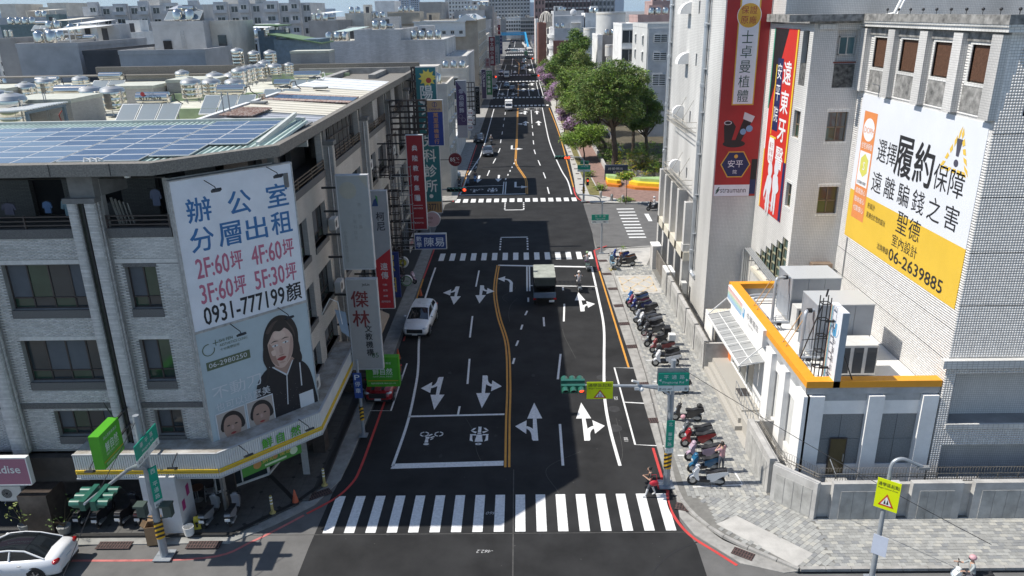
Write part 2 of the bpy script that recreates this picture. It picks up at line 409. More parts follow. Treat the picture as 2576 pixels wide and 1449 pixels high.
# lane markings
mpoly([(-6.95,33.75),(-1.15,33.95),(-1.15,34.4),(-6.85,34.22)],'stop_line',m_white)
mpoly([(-6.78,39.05),(-1.2,39.2),(-1.2,39.38),(-6.76,39.24)],'stop_line',m_white);mline([(-3.9,39.3),(-3.88,40.3)],.12,'lane_line',m_white)
mline(smooth([(-6.88,34.0),(-6.72,38.5),(-6.85,43.27),(-7.05,46),(-7.5,50),(-8.0,56),(-8.08,62),(-8.05,66.6)]),.15,'edge_line',m_white)
for s in(-.10,.10):
 mline([(x+s,y)for x,y in smooth([(-.95,33.8),(-.99,38.6),(-1.0,43.1),(-1.22,49.3),(-1.95,54.7),(-2.4,60.5),(-2.3,67.1)])],.12,'centre_line',m_orange)
 mline([(x+s,y)for x,y in smooth([(.58,96.2),(.56,104.1),(.15,108.4),(-.8,115.8),(-.98,121),(-.88,141.5),(-.82,188)])],.13,'centre_line',m_orange)
 mline([(-.8+s,216),(-.8+s,258)],.14,'centre_line',m_orange)
 mline(smooth([(-.8+s,296),(-.7+s,355),(-2.2,375),(-2.2,405)]),.16,'centre_line',m_orange)
mline(smooth([(4.83,33.84),(4.72,37.5),(4.78,40.66),(5.02,43.6),(5.35,46.8),(5.9,52.4),(6.08,58.6),(6.22,66.2)]),.17,'edge_line',m_white)
mline([(-2.3,67.05),(6.25,66.2)],.35,'stop_line',m_white);mline([(.6,61.4),(6.2,60.95)],.16,'stop_line',m_white);mline([(3.32,60.9),(3.31,60.1)],.14,'lane_line',m_white)
for x in(.34,.56):mline([(x,66.6),(x-.04,60.0)],.13,'lane_line',m_white)
for p,q in(((.38,58.5),(.37,57.5)),((.27,55.55),(.1,54.66)),((-.11,52.76),(-.23,51.85)),((-.42,49.84),(-.57,48.93)),((-.67,46.93),(-.77,46.03)),((1.96,38.1),(1.91,33.9)),((2.47,47.5),(2.1,43.7)),((3.24,57.0),(3.0,53.3)),((1.5,54.2),(1.5,52.4))):
 mline([p,q],.14,'lane_line',m_white)
a5=crop(1200,900,600/1242)
for p,q in(((-4.05,61.3),(-4.0,65.6)),((-3.9,50.5),(-3.95,54.6)),((-3.6,43.2),(-3.7,46.9))):mline([p,q],.13,'lane_line',m_white)
for x in(-2.26,.46):
 for k in range(5):mline([(x,71.8+k*.9),(x,72.3+k*.9)],.16,'waiting_box_dash',m_white)
mline([(-2.3,76.3),(.5,76.3)],.25,'waiting_box_line',m_white)
for x in(-2.1,.15):
 for k in range(4):mline([(x,88.2+k*.95),(x,88.75+k*.95)],.16,'waiting_box_dash',m_white)
mline([(-2.1,87.9),(.2,87.9)],.25,'waiting_box_line',m_white)
mline([(-8.05,96.1),(.45,96.25)],.3,'stop_line',m_white);mline([(-7.85,101.1),(-2.5,101.45)],.17,'stop_line',m_white)
for x in(-2.5,-2.2):mline([(x,96.4),(x,103.8)],.14,'lane_line',m_white)
for k in range(6):mline([(-2.3+k*.27,105+k*2.9),(-2.27+k*.27,106.2+k*2.9)],.16,'lane_line',m_white)
mline(smooth([(-8.0,96.1),(-7.87,101),(-7.72,108.3),(-7.12,117.8),(-6.75,123.9),(-6.6,135),(-6.56,140),(-6.55,188)]),.17,'edge_line',m_white)
mline(smooth([(6.28,95.6),(6.25,103.7),(5.84,109.9),(5.45,119),(5.05,132),(4.93,147.4),(5.1,188.6)]),.18,'edge_line',m_white)
for p,q in(((3.09,109.8),(3.28,105.7)),((3.34,100),(3.43,96.1)),((2.54,119.5),(2.78,115.2)),((2.09,129.4),(2.23,125.1)),((2.1,139.2),(2.11,134.8)),((2.15,149),(2.15,144.8)),((2.2,159),(2.2,154.8)),((2.32,184.6),(2.19,161.2)),((-4.79,112),(-4.96,108.1)),((-4.16,121.7),(-4.45,117.5)),((-3.69,131.2),(-3.88,126.9)),((-3.76,140.8),(-3.75,136.8)),((-3.72,150.8),(-3.72,146.8)),((-3.7,161),(-3.7,157)),((-3.7,171),(-3.7,167)),((-3.68,181.2),(-3.69,176.3))):
 mline([p,q],.15,'lane_line',m_white)
mline([(-.75,189.4),(5.1,188.6)],.35,'stop_line',m_white);mline([(-.7,184.4),(4.9,184.2)],.2,'stop_line',m_white)
mline([(-6.64,217),(-1.0,216.2)],.35,'stop_line',m_white)
for p,q in(((5.05,216),(5.0,258)),((6.1,216),(6.1,258)),((-6.5,217),(-6.4,258)),((2.3,217),(2.25,240)),((-3.8,217),(-3.8,236)),((-6.4,296),(-6.4,350)),((5.2,296),(5.0,400)),((-3.6,296),(-3.6,318)),((2.2,296),(2.2,330)),((2.2,350),(2.2,380)),((-3.8,340),(-3.8,400)),((3,520),(3.2,640)),((-4,520),(-4,640))):
 mline([p,q],.2,'lane_line',m_white)
 # kerb-side colour lines
mline(smooth([(-10.3,30.06),(-9.2,31.3),(-8.65,32.6),(-8.52,33.8),(-8.48,36.2),(-8.46,41.3)]),.13,'kerb_line',m_red)
mline(smooth([(-20,26.9),(-14,27.0),(-12.2,28.1),(-10.4,29.95)]),.13,'kerb_line',m_redold,z=.008,parent=road_side)
mline([(-8.6,50),(-8.75,57)],.13,'kerb_line',m_red);mline([(-8.75,57.2),(-8.8,63.5)],.13,'kerb_line',m_orange);mline(smooth([(-8.8,63.6),(-8.78,72),(-8.9,75)]),.13,'kerb_line',m_red)
mline(smooth([(8.8,26.3),(8.13,27.14),(7.3,28.2),(6.85,29.4),(6.72,30.6),(6.88,31.7)]),.14,'kerb_line',m_red)
mline([(6.88,31.72),(6.48,31.8),(6.52,32.5),(6.76,32.6)],.14,'kerb_line',m_red);mline([(6.78,32.6),(6.79,35.5)],.14,'kerb_line',m_red)
mline([(6.8,45.3),(6.8,65)],.13,'kerb_line',m_orange);mline([(6.76,65.2),(6.92,71.3),(8.3,72.8)],.15,'kerb_line',m_red)
mline(smooth([(8.6,91.1),(7.2,92.2),(6.75,95),(6.77,99.7)]),.17,'kerb_line',m_red)
mline(smooth([(6.77,99.8),(6.98,121),(7.13,141),(7.0,165),(6.7,188)]),.17,'kerb_line',m_orange)
mline(smooth([(-8.6,92.6),(-8.15,97),(-8.0,103)]),.16,'kerb_line',m_red);mline([(-8.0,103),(-7.95,112)],.16,'kerb_line',m_orange);mline([(-7.95,112),(-7.9,135)],.16,'kerb_line',m_red)
# parking bays
for p in([(7.62,45.15),(5.87,45.3),(5.89,35.85),(7.5,35.67)],[(5.89,40.6),(7.58,40.36)]):mline(p,.1,'parking_line',m_white)
text(tb:=B(),frame((5.6,36.1,.010),(0,1,0),(0,0,1)),'130',.1,.02,.22,0,0);text(tb,frame((5.6,40.8,.010),(0,1,0),(0,0,1)),'132',.1,.02,.22,0,0);tb.build('bay_number',m_white,road)
mline([(-9.6,39.9),(-7.9,39.85),(-7.85,46.3)],.1,'parking_line',m_white)
for yy in(113.8,117.5):mline([(-8.1,yy),(-6.9,yy),(-6.9,yy+1.6),(-8.1,yy+1.6)],.12,'parking_line',m_white)
for x in(-14.0,):pass
# arrows
def arrow(x,y,kind,s=1.0,flip=1,away=1,m=m_white,ln=4.3):
 b=B()
 def T(px_,py_):return(x+px_*s*flip,y+py_*s*away,.0095)
 def poly(pts,dz=[0]):
  dz[0]+=.0004;pts=[(p[0],p[1],p[2]+dz[0])for p in(T(*q)for q in pts)];n=len(pts);a=sum(pts[i][0]*pts[(i+1)%n][1]-pts[(i+1)%n][0]*pts[i][1]for i in range(n))
  if a<0:pts=pts[::-1]
  b.add(pts,[tuple(range(n))])
 if 's' in kind:
  poly([(-.15,0),(.15,0),(.1,ln*.58),(-.1,ln*.58)]);poly([(-.43,ln*.56),(.43,ln*.56),(0,ln)])
 if 'b' in kind:
  P=[(.06,.1),(.1,.75),(.25,1.2),(.52,1.45)]
  if 's' not in kind:P=[(0,0),(0,1.6),(-.0,2.3),(.25,3.0),(.6,3.25)]
  P=smooth(P,5);L,R=ribbon(P,.26);n=len(L)
  for i in range(n-1):poly([tuple(R[i]),tuple(R[i+1]),tuple(L[i+1]),tuple(L[i])])
  e=P[-1];hd=.74
  poly([(e[0]-.02,e[1]-hd),(e[0]-.05,e[1]+hd*1.0),(e[0]+.6,e[1]+.1)])
 if 'r' in kind:
  poly([(-.13,0),(.13,0),(.13,3.1),(-.13,3.1)]);poly([(.13,2.8),(.75,2.8),(.75,3.1),(.13,3.1)]);poly([(.7,2.2),(.7,3.7),(1.55,2.95)])
 return b.build('lane_arrow',m,road)
for(x,y,k,f,a)in((-5.35,44.2,'sb',-1,-1),(-2.55,44.35,'sb',1,-1),(-5.6,61.4,'sb',-1,-1),(-3.55,61.6,'sb',1,-1),(.55,36.35,'sb',-1,1),(3.35,36.3,'sb',1,1),(4.55,55.3,'sb',1,1),(-1.05,59.9,'b',-1,1)):
 arrow(x,y,k,1.0,f,a)
for(x,y,k,f,a,s)in((-3.3,108.5,'s',1,-1,1.1),(-6.1,108.3,'s',1,-1,1.1),(-.9,103.6,'r',1,-1,1.1),(-1.7,134,'r',1,-1,1.25),(.9,176.5,'sb',-1,1,1.5),(3.6,176.5,'s',1,1,1.5),(.9,158.5,'sb',-1,1,1.6),(3.6,158.5,'s',1,1,1.6),(.8,230,'sb',-1,1,2),(3.6,230,'sb',-1,1,2),(.8,248,'sb',-1,1,2),(3.6,248,'sb',-1,1,2),(-5.2,226,'sb',-1,-1,1.6),(-2.2,226,'sb',1,-1,1.6),(3.6,310,'s',1,1,2.6),(3.6,340,'s',1,1,2.6),(-2.2,312,'s',1,-1,2.6),(-2.2,345,'s',1,-1,2.6)):
 arrow(x,y,k,s,f,a)
def bike_symbol(x,y,s=1.0,a=-1):
 b=B();fr=frame((x,y,.0095),(1,0,0),(0,0,1))
 def g(u,v,d=0):return fr(u*s,v*s*-a,0)
 g.n=fr.n
 for u in(-.42,.42):
  for q in range(4):disc(b,g,u,.42,.27,0,0,24,ru=.27,a0=q*90+8,a1=q*90+82,r0=.19)
 for P in([(-.2,.28),(.0,.45),(.08,.38),(-.1,.2)],[(-.3,-.1),(-.1,-.12),(-.08,.12),(-.32,.14)],[(-.32,-.52),(-.1,-.5),(-.14,-.14),(-.3,-.14)],[(.0,-.05),(.2,.1),(.18,.2),(-.05,.08)],[(.0,-.25),(.16,-.1),(.14,-.02),(-.02,-.14)]):fpoly(b,g,P,0,0)
 disc(b,g,-.2,-.68,.1,0,0,ru=.16)
 return b.build('bicycle_symbol',m_white,road)
def moto_symbol(x,y,s=1.0,a=-1):
 b=B();fr=frame((x,y,.0095),(1,0,0),(0,0,1))
 def g(u,v,d=0):return fr(u*s,v*s*-a,0)
 fpoly(b,g,[(-.09,.45),(.09,.45),(.09,1.05),(-.09,1.05)],0,0)
 for q in(-1,1):
  for P in([(.14,.5),(.5,.62),(.38,.48),(.22,.34)],[(.5,.62),(.34,.9),(.2,.92),(.34,.66)],[(.14,.1),(.5,.14),(.52,.24),(.2,.24)],[(.38,.12),(.5,.12),(.5,-.42),(.3,-.52),(.36,-.3)]):
   fpoly(b,g,[(u*q,v)for u,v in P][::q],0,0)
 fpoly(b,g,[(-.22,-.55),(.22,-.55),(.14,.2),(-.14,.2)],0,0)
 disc(b,g,0,.34,.07,0,0,ru=.12);disc(b,g,0,-.78,.11,0,0,ru=.17,r0=.045)
 return b.build('motorcycle_symbol',m_white,road)
bike_symbol(-5.2,36.75,.95);moto_symbol(-2.55,36.85,1.0)
bike_symbol(-6.0,98.6,1.3);moto_symbol(-3.9,98.6,1.3);moto_symbol(1.3,186.5,1.3);bike_symbol(3.9,186.5,1.3)
# surveyor's chalk notes on the asphalt
tb=B();fr_=frame((-1.3,30.0,.0098),(-1,0,0),(0,0,1));text(tb,fr_,'-460',0,-.1,.22,0,0,slant=.3)
fr_=frame((-1.45,27.3,.0098),(-1,0,0),(0,0,1));text(tb,fr_,'-462.2',0,-.1,.2,0,0,slant=.3);tb.build('chalk_note',mat('chalk',(.5,.5,.5),.9,var=.4,vscale=8),road)
# wear and repair patches on the road
m_patch=mat('asphalt_patch',(.038,.038,.040),.9,var=.3,vscale=2);m_seam=mat('asphalt_seam',(.016,.016,.018),.7,var=.2);m_scuff=mat('asphalt_dust',(.085,.083,.08),.95,var=.4,vscale=3)
mline([(-.55,12),(-.62,33.6)],.05,'paving_seam',m_scuff,z=.0062);mline([(-13,28.52),(7.1,28.5)],.04,'paving_seam',m_scuff,z=.0062)
mline(smooth([(4.6,23.6),(5.0,25.4),(6.0,26.9),(7.6,27.9)]),.07,'crack',m_seam,z=.0062)
for x,y,r in((5.0,37.6,.42),(5.2,39.8,.38),(2.6,30.2,.2),(4.9,43.9,.36)):
 mpoly([(x+r*math.cos(t*.52)*random.uniform(.9,1.1),y+r*math.sin(t*.52)*random.uniform(.9,1.1))for t in range(12)],'manhole_patch',m_patch,z=.0066)
for k in range(14):x,y=random.uniform(-8,6),random.uniform(22,66);mpoly([(x+random.uniform(.06,.16)*math.cos(t*.7),y+random.uniform(.1,.3)*math.sin(t*.7))for t in range(9)],'oil_stain',m_seam,z=.0061)
for k in range(7):x,y=random.uniform(-7,5),random.uniform(20,60);mline(smooth([(x,y),(x+random.uniform(-.5,.5),y+1.4),(x+random.uniform(-1,1),y+3.4),(x+random.uniform(-1.5,1.5),y+5)]),.022,'crack',m_scuff,z=.0063)
for k in range(60):x,y=random.uniform(-9,6.5),random.uniform(22,45);r=random.uniform(.012,.035);mpoly([(x,y),(x+r,y+r),(x,y+2*r),(x-r*1.4,y+r)],'grit_speck',m_scuff,z=.0096)
for k in range(5):x=random.uniform(-7,4);mline([(x,12),(x+.4,random.uniform(24,27))],random.uniform(.3,.7),'tyre_track',mat('tyre_track',(.036,.036,.039),.92,var=.2,vscale=1.2),z=.0055+.0002*k)
# light patches (road lit through gaps) are left to the sun; gutters, kerbs and covers:
def slab(poly,z0,z1,name,m,parent=None,st=True,mtop=None):
 b=B();b.prism(poly,z0,z1);o=b.build(name,m,parent)
 if st and parent is None:struct(o)
 return o
gut=slab([(7.0,34.7),(7.12,46.7),(7.0,63.6),(7.0,69.5),(8.4,71.9),(12.5,72.6),(12.5,71.6),(9.3,71.2),(8.0,68.5),(7.85,61.7),(7.72,44.3),(7.28,34.6),(7.19,32.06),(7.4,29.9),(8.6,27.9),(11.2,25.9),(10.6,25.8),(9.0,26.4),(7.45,28.3),(7.05,29.6),(7.2,31.2),(7.0,32.3)],-.05,.03,'gutter',m_conc)
# right-hand pavement: base slab, kerb stones and loose pavers
kerbR=[(12.6,72.0),(9.4,71.4),(8.15,69.0),(7.98,61.7),(7.85,44.3),(7.42,34.6),(7.3,32.06),(7.55,30.1),(8.7,28.1),(11.25,25.95),(20.0,25.9),(60,25.9)]
pav=slab(kerbR+[(60,45),(40,72)],-.05,.112,'pavement_base',mat('paver_joint',(.19,.185,.17),.95,var=.2,vscale=3))
def inpoly(x,y,P):
 c=False;j=len(P)-1
 for i in range(len(P)):
  if(P[i][1]>y)!=(P[j][1]>y)and x<(P[j][0]-P[i][0])*(y-P[i][1])/(P[j][1]-P[i][1])+P[i][0]:c=not c
  j=i
 return c
pm=[mat('paver_pale',(.37,.37,.35),.9,var=.16,vscale=6,bump=.15),mat('paver_mid',(.30,.30,.285),.9,var=.16,vscale=6,bump=.15),mat('paver_warm',(.42,.41,.37),.9,var=.14,vscale=6,bump=.15),mat('paver_dark',(.245,.25,.25),.9,var=.16,vscale=6,bump=.15)]
def kerb_stones(pts,w,z1,name,m,step=1.0):
 L,R=ribbon(pts,w);n=len(pts)
 for i in range(n-1):
  d=math.dist(pts[i],pts[i+1]);k=max(1,int(d/step))
  for j in range(k):
   t0,t1=(j+.012)/k,(j+.988)/k
   q=[L[i].lerp(L[i+1],t0),L[i].lerp(L[i+1],t1),R[i].lerp(R[i+1],t1),R[i].lerp(R[i+1],t0)]
   b=B();b.prism([tuple(p)for p in q],.0,z1+random.uniform(-.003,.003));b.build(name,m,pav)
kerb_stones(smooth(kerbR[:10],3),.16,.128,'kerb_stone',m_kerb);kerb_stones([(11.3,25.97),(26,25.97)],.18,.128,'kerb_stone',m_kerb)
diag=[(8.6,28.65),(11.5,31.0),(13.0,29.1),(12.7,25.95),(11.25,26.0),(8.75,28.2)]
ramp=[(9.35,27.44),(9.95,28.85),(12.2,26.88),(11.3,25.98)]
ramp=[(8.55,28.9),(9.6,29.5),(12.15,26.85),(11.2,26.05)]
apron=[(8.0,58.7),(11.4,58.9),(11.3,63.5),(8.05,63.35)];corner=[(8.6,69.3),(11.2,66.2),(11.9,68.5),(12.6,71.7),(9.4,71.2)]
def pavers(poly,ang,tw,th,excl,zt=.125,top=0):
 a=rad(ang);ca,sa=math.cos(a),math.sin(a);cx,cy=poly[0]
 R_=[((x-cx)*ca+(y-cy)*sa,-(x-cx)*sa+(y-cy)*ca)for x,y in poly]
 u0,u1=min(p[0]for p in R_),max(p[0]for p in R_);v0,v1=min(p[1]for p in R_),max(p[1]for p in R_)
 cells=[];v=v0;j=0
 while v<v1:
  u=u0-(tw/2 if j%2 else 0)
  while u<u1:
   uc,vc=u+tw/2,v+th/2;x,y=cx+uc*ca-vc*sa,cy+uc*sa+vc*ca
   if inpoly(x,y,poly)and not any(inpoly(x,y,e)for e in excl):cells.append((x,y,u,v))
   u+=tw
  v+=th;j+=1
 cells.sort(key=lambda c:c[0]**2+c[1]**2);g=.006
 mi=[random.choice((0,0,1,1,1,2,3))for _ in cells]
 for key,rng_ in(('a',cells[:top]),('b',cells[top:])):
  bb=B()
  for i,c in enumerate(rng_):
   k=mi[i]if key=='a' else mi[top+i];dz=random.uniform(-.004,.004)
   P=[(c[2]+g,c[3]+g),(c[2]+tw-g,c[3]+g),(c[2]+tw-g,c[3]+th-g),(c[2]+g,c[3]+th-g)]
   P=[(cx+p[0]*ca-p[1]*sa,cy+p[0]*sa+p[1]*ca)for p in P]
   if key=='a':
    b1=B();b1.prism(P,.108,zt+dz);b1.build('paver',pm[k],pav)
   else:bb.prism(P,.108,zt+dz,k)
  if key=='b' and bb.v:o=bb.build('paver_field',pm,pav);o['kind']='stuff'
pavers([(8.75,28.3),(11.25,26.05),(12.7,26.05),(13.0,29.1),(11.5,31.0),(8.1,31.0),(7.5,31),(7.66,30.1)],40,.3,.2,[ramp,[(7.5,29.9),(8.6,28.6),(8.3,31),(7.5,31)]],top=80)
pavers([(12.72,26.05),(30,26.05),(30,29.2),(13.0,29.2)],0,.3,.2,[],top=150)
pavers([(7.45,31.02),(11.5,31.02),(11.5,66),(9.5,70.5),(8.3,69.0),(8.0,61.7),(7.9,44.3)],90,.3,.2,[apron,corner,[(7.3,30),(7.62,30),(7.75,36),(7.6,36)]],top=70)
mcp=mat('smooth_cement',(.47,.455,.425),.9,var=.18,vscale=1.5,bump=.1)
for P in(ramp,corner):slab(P,.10,.127,'cement_ramp',mcp,pav)
slab(apron,.10,.126,'cement_ramp',mcp,pav)
m_yf=mat('faded_yellow_paint',(.62,.45,.22),.9,var=.4,vscale=3,col2=(.48,.44,.38))
for P in([(8.3,59.2),(11.0,59.3),(11.0,63.0),(8.3,62.9),(8.3,59.2)],[(8.3,59.2),(11.0,63.0)],[(8.3,61),(9.7,63)],[(9.7,59.2),(11,61)],[(11,59.3),(8.3,62.9)],[(8.3,61),(9.6,59.2)],[(9.7,63),(11,61)]):mline(P,.13,'faded_box_line',m_yf,z=.132,parent=pav)
# motorbike bay lines
for p in([(8.1,31.75),(10.55,31.9),(10.45,33.0)],[(7.9,34.55),(8.9,34.6)],[(8.05,43.0),(10.1,43.25),(10.05,43.9)],[(8.05,46.1),(8.6,46.1)],[(8.1,65.0),(9.8,65.2),(9.75,66.0)],[(9.9,50),(9.95,53.5)],[(8.3,57.6),(9.4,57.6),(9.5,56.5)]):mline(p,.1,'bay_line',m_white,z=.133,parent=pav)
def grate(x,y,rz,w=.8,l=.55,z=.034,n=6,group='iron gutter grates',label='rusty iron grate in the gutter'):
 o=thing('drain_grate',label,'drain grate',(x,y,z),rz,group)
 b=B();b.box(-w/2,w/2,-l/2,l/2,0,.012);b.build('frame',mat('grate_pit',(.03,.025,.025),.9,var=.2),o)
 b=B()
 for i in range(n):u=-w/2+.06+(w-.12)*i/(n-1);b.box(u-.025,u+.025,-l/2+.03,l/2-.03,.012,.025)
 for v in(-l/2+.03,0,l/2-.03):b.box(-w/2,w/2,v-.02,v+.02,.012,.027)
 b.build('bar_grid',m_grate,o);return o
b2c=crop(2400,1400,600/1449);b1c=crop(2300,900,600/1449)
for i,(fn,x,y)in enumerate(((b2c,390,590),(b2c,655,1410),(b2c,280,250),(b1c,410,1100),(b1c,335,885),(b1c,285,715),(b1c,225,555),(b1c,172,415),(b1c,133,290))):
 q=G(*fn(x,y));grate(q[0],q[1],0.1 if i!=1 else-.35,label=('rusty drain grate beside the traffic pole corner','rusty drain grate nearest the zebra crossing on the right','drain grate in the gutter under the green road sign','drain grate beside the row of parked scooters, near end','drain grate beside the dark scooters','third drain grate before the yellow box','drain grate beside the blue scooter','drain grate beside the faded yellow box','small drain grate next to the light blue scooter')[i])
for fn,x,y,lab in((crop(0,1700,800/2108),1180,1145,'drain grate by the cardboard box'),(crop(700,1700,600/1581),258,1140,'drain grate on the left corner kerb, in sun')):
 q=G(*fn(x,y));grate(q[0],q[1],0,1.5,.5,z=.055,n=12,label=lab)
for fn,x,y,rz,lab in((crop(700,1700,600/1581),1440,620,.6,'dark drain grate by the yellow bollard'),(b2c,0,0,0,'')):
 if lab:q=G(*fn(x,y));grate(q[0],q[1],rz,1.2,.5,z=.055,n=10,label=lab)
q=G(*crop(2900,1600,1100/2452)(5,1262));grate(q[0],q[1],-.6,.9,.5,n=8,label='drain grate at the near right corner gutter')
# left-hand pavement and arcade floor
slab([(-60,27.9),(-20,27.9),(-13.2,27.95),(-11.6,29.2),(-10.1,30.7),(-9.3,32.8),(-9.2,35),(-9.0,46),(-8.95,75.8),(-12,76.4),(-12,70),(-9.95,46),(-10.0,32.2),(-11.0,30.55),(-13.3,28.35),(-60,28.35)],-.05,.05,'gutter_left',mat('gutter_concrete_grey',(.30,.30,.285),.9,var=.3,vscale=1.6,bump=.4,bscale=30))
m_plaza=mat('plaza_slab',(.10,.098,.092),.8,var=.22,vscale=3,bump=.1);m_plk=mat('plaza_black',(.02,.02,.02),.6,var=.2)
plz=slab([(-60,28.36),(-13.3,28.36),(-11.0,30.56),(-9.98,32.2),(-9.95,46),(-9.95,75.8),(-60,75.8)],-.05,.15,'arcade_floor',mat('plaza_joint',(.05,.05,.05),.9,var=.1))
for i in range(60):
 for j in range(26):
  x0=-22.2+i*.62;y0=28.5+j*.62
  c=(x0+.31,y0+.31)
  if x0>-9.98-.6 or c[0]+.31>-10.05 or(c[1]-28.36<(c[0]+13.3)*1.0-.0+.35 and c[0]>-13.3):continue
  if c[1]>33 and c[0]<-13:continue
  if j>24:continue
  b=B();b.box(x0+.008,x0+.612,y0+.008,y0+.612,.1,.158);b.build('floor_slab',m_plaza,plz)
for i in range(13):
 for j in range(7):
  x0=-21.6+i*1.24;y0=29.12+j*1.24
  if x0>-10.4 or(y0-28.36<(x0+13.3)+.3 and x0>-13.3):continue
  b=B();r=.11;b.prism([(x0-r,y0),(x0,y0-r),(x0+r,y0),(x0,y0+r)],.1,.162);b.build('floor_inset',m_plk,plz)
for P in([(-13.2,28.5),(-11.0,30.7),(-10.15,32.2),(-10.1,45)],[(-22,28.45),(-13.2,28.45)],[(-12.9,33.0),(-10.95,30.75)]):mline(P,.2,'floor_border',m_plk,z=.1655,parent=plz)
# ================================================================ left corner block
z1=crop(0,0,1000/2070);z2=crop(900,0,800/1932);z3=crop(1500,0,800/1932);z4=crop(2100,0,800/1656)
a4=crop(1200,500,600/1449);c4=crop(1200,200,600/1739);d1=crop(0,250,600/2174);d2=crop(500,200,800/1456);d4=crop(1600,200,400/546)
m_brk=[mat('brick_slip_grey',(.64,.615,.58),.75,var=.16,vscale=5),mat('brick_slip_pale',(.70,.675,.64),.75,var=.16,vscale=5),mat('brick_slip_dim',(.58,.56,.53),.75,var=.16,vscale=5)]
m_grout=mat('dark_grout',(.33,.32,.30),.95,var=.2,vscale=2)
m_bwall=tiled('brick_slip_wall',(.50,.48,.455),(.34,.33,.31),.24,.064,.12,off=.5,rough=.75)
m_cream=tiled('cream_slip_wall',(.60,.565,.51),(.36,.33,.29),.24,.064,.12,off=.5,rough=.75,var=.08)
m_gran=mat('speckled_granite',(.145,.14,.135),.8,var=.45,vscale=28,bump=.2)
m_fasc=mat('washed_gravel_fascia',(.22,.205,.18),.9,var=.45,vscale=16,bump=.5,bscale=60)
m_dark=mat('deep_interior',(.018,.018,.02),.9,var=.3)
m_frame=mat('bronze_frame',(.055,.042,.038),.5,var=.2)
m_glass=glass('window_glass',(.03,.04,.045));m_gglass=glass('green_window_glass',(.03,.065,.042));m_blind=mat('roller_blind',(.10,.11,.125),.8,var=.1)
m_wmetal=mat('white_metal',(.74,.74,.72),.5,var=.08,vscale=1.5);m_steel=mat('black_steel',(.022,.022,.024),.5,var=.3);m_galv=mat('galvanised_steel',(.36,.38,.40),.45,.6,var=.2,vscale=5)
m_alu=mat('aluminium',(.6,.62,.63),.35,.7,var=.1)
A=thing('corner_building','five storey grey brick-tiled corner building with solar panels on its roof, left foreground','building')
YF,XR=30.0,-10.9
def window(fr,u0,u1,v0,v1,parent,depth=.25,bars=2,low=.22,panes=None,fm=None,fw=.06,name='window'):
 b=B();fm=fm or m_frame;D=-depth
 for(a,c,e,g)in((u0,u1,v0,v0+fw),(u0,u1,v1-fw,v1),(u0,u0+fw,v0,v1),(u1-fw,u1,v0,v1)):b.fbox(fr,a,c,e,g,D-.03,D+.04)
 vs=v0+(v1-v0)*low
 if low:b.fbox(fr,u0,u1,vs-fw/2,vs+fw/2,D-.03,D+.045)
 n=bars+1;cuts=[u0+(u1-u0)*k/n for k in range(n+1)]
 for k in range(1,n):b.fbox(fr,cuts[k]-fw/2,cuts[k]+fw/2,v0,v1,D-.03,D+.045)
 wn=b.build(name,fm,parent)
 panes=panes or[m_glass]*n
 for k in range(n):
  g=B();g.fbox(fr,cuts[k]+fw/2,cuts[k+1]-fw/2,vs+fw/2 if low else v0+fw,v1-fw,D-.02,D+.005+.002*k);g.build('pane',panes[k%len(panes)],wn)
  if low:g=B();g.fbox(fr,cuts[k]+fw/2,cuts[k+1]-fw/2,v0+fw,vs-fw/2,D-.02,D+.004);g.build('pane',m_glass if k%2 else m_gglass,wn)
 return wn
fF=fS(-30,YF,0)
X=lambda x:x+30
holesF=[]
for(x0,x1)in((-21.7,-18.15),(-16.55,-15.25),(-29.3,-25.3)):
 holesF+=[(X(x0),X(x1),10.42,12.44),(X(x0),X(x1),7.02,9.02)]
for(x0,x1)in((-21.0,-18.3),(-16.5,-15.3),(-29.3,-25.3)):holesF.append((X(x0),X(x1),4.3,5.6))
balF=[(X(-29.6),X(-23.0),13.95,16.0),(X(-22.4),X(-18.15),13.95,16.0),(X(-16.9),X(-14.35),13.95,16.0)]
b=B();b.wall(fF,16.0,16.0,[h for h in holesF]+balF+[(0,16.0,0,3.4)],.3);b.build('front_wall',m_grout,A)
cl_ex=holesF+balF+[(0,16,0,3.6),(X(-18.2),X(-16.9),0,17),(X(-23.1),X(-22.3),0,17),(0,16,13.6,14.0),(0,16,5.75,6.0),(0,16,12.45,12.66)]+[(h[0],h[1],h[2]-.38,h[2])for h in holesF]
cladding(fF,16.0,15.9,cl_ex,.24,.064,.011,m_brk,A,.014,off=True,top=200,name='brick_slip')
soldier=[(X(-29.9),X(-23.1),12.47,12.65),(X(-22.3),X(-18.2),12.47,12.65),(X(-16.9),X(-14.0),12.47,12.65),(X(-21.7),X(-18.15),9.04,9.2),(X(-16.55),X(-15.25),9.04,9.2)]
b=B()
for h in soldier:
 u=h[0]
 while u<h[1]:b.fbox(fF,u+.005,u+.059,h[2],h[3],0,.018);u+=.064
o=b.build('soldier_course',m_brk[1],A);o['kind']='stuff'
b=B()
for h in holesF:b.fbox(fF,h[0]-.02,h[1]+.02,h[2]-.36,h[2],-.05,.035)
for h in balF:b.fbox(fF,h[0]-.05,h[1]+.05,13.58,13.97,-.25,.06)
b.fbox(fF,0,16,5.74,5.99,-.02,.05);b.fbox(fF,X(-16.6),X(-15.2),12.3,12.46,-.02,.02);b.build('granite_band',m_gran,A)
for k,h in enumerate(holesF):
 w_=h[1]-h[0];big=w_>2
 pan=([m_blind,m_gglass,m_glass,m_blind]if k%2==0 else[m_glass,m_blind,m_blind,m_glass])if big else([m_blind,m_gglass]if k<4 else[m_blind,m_glass])
 window(fF,h[0],h[1],h[2],h[3],A,.28,3 if big else 1,.24,pan)
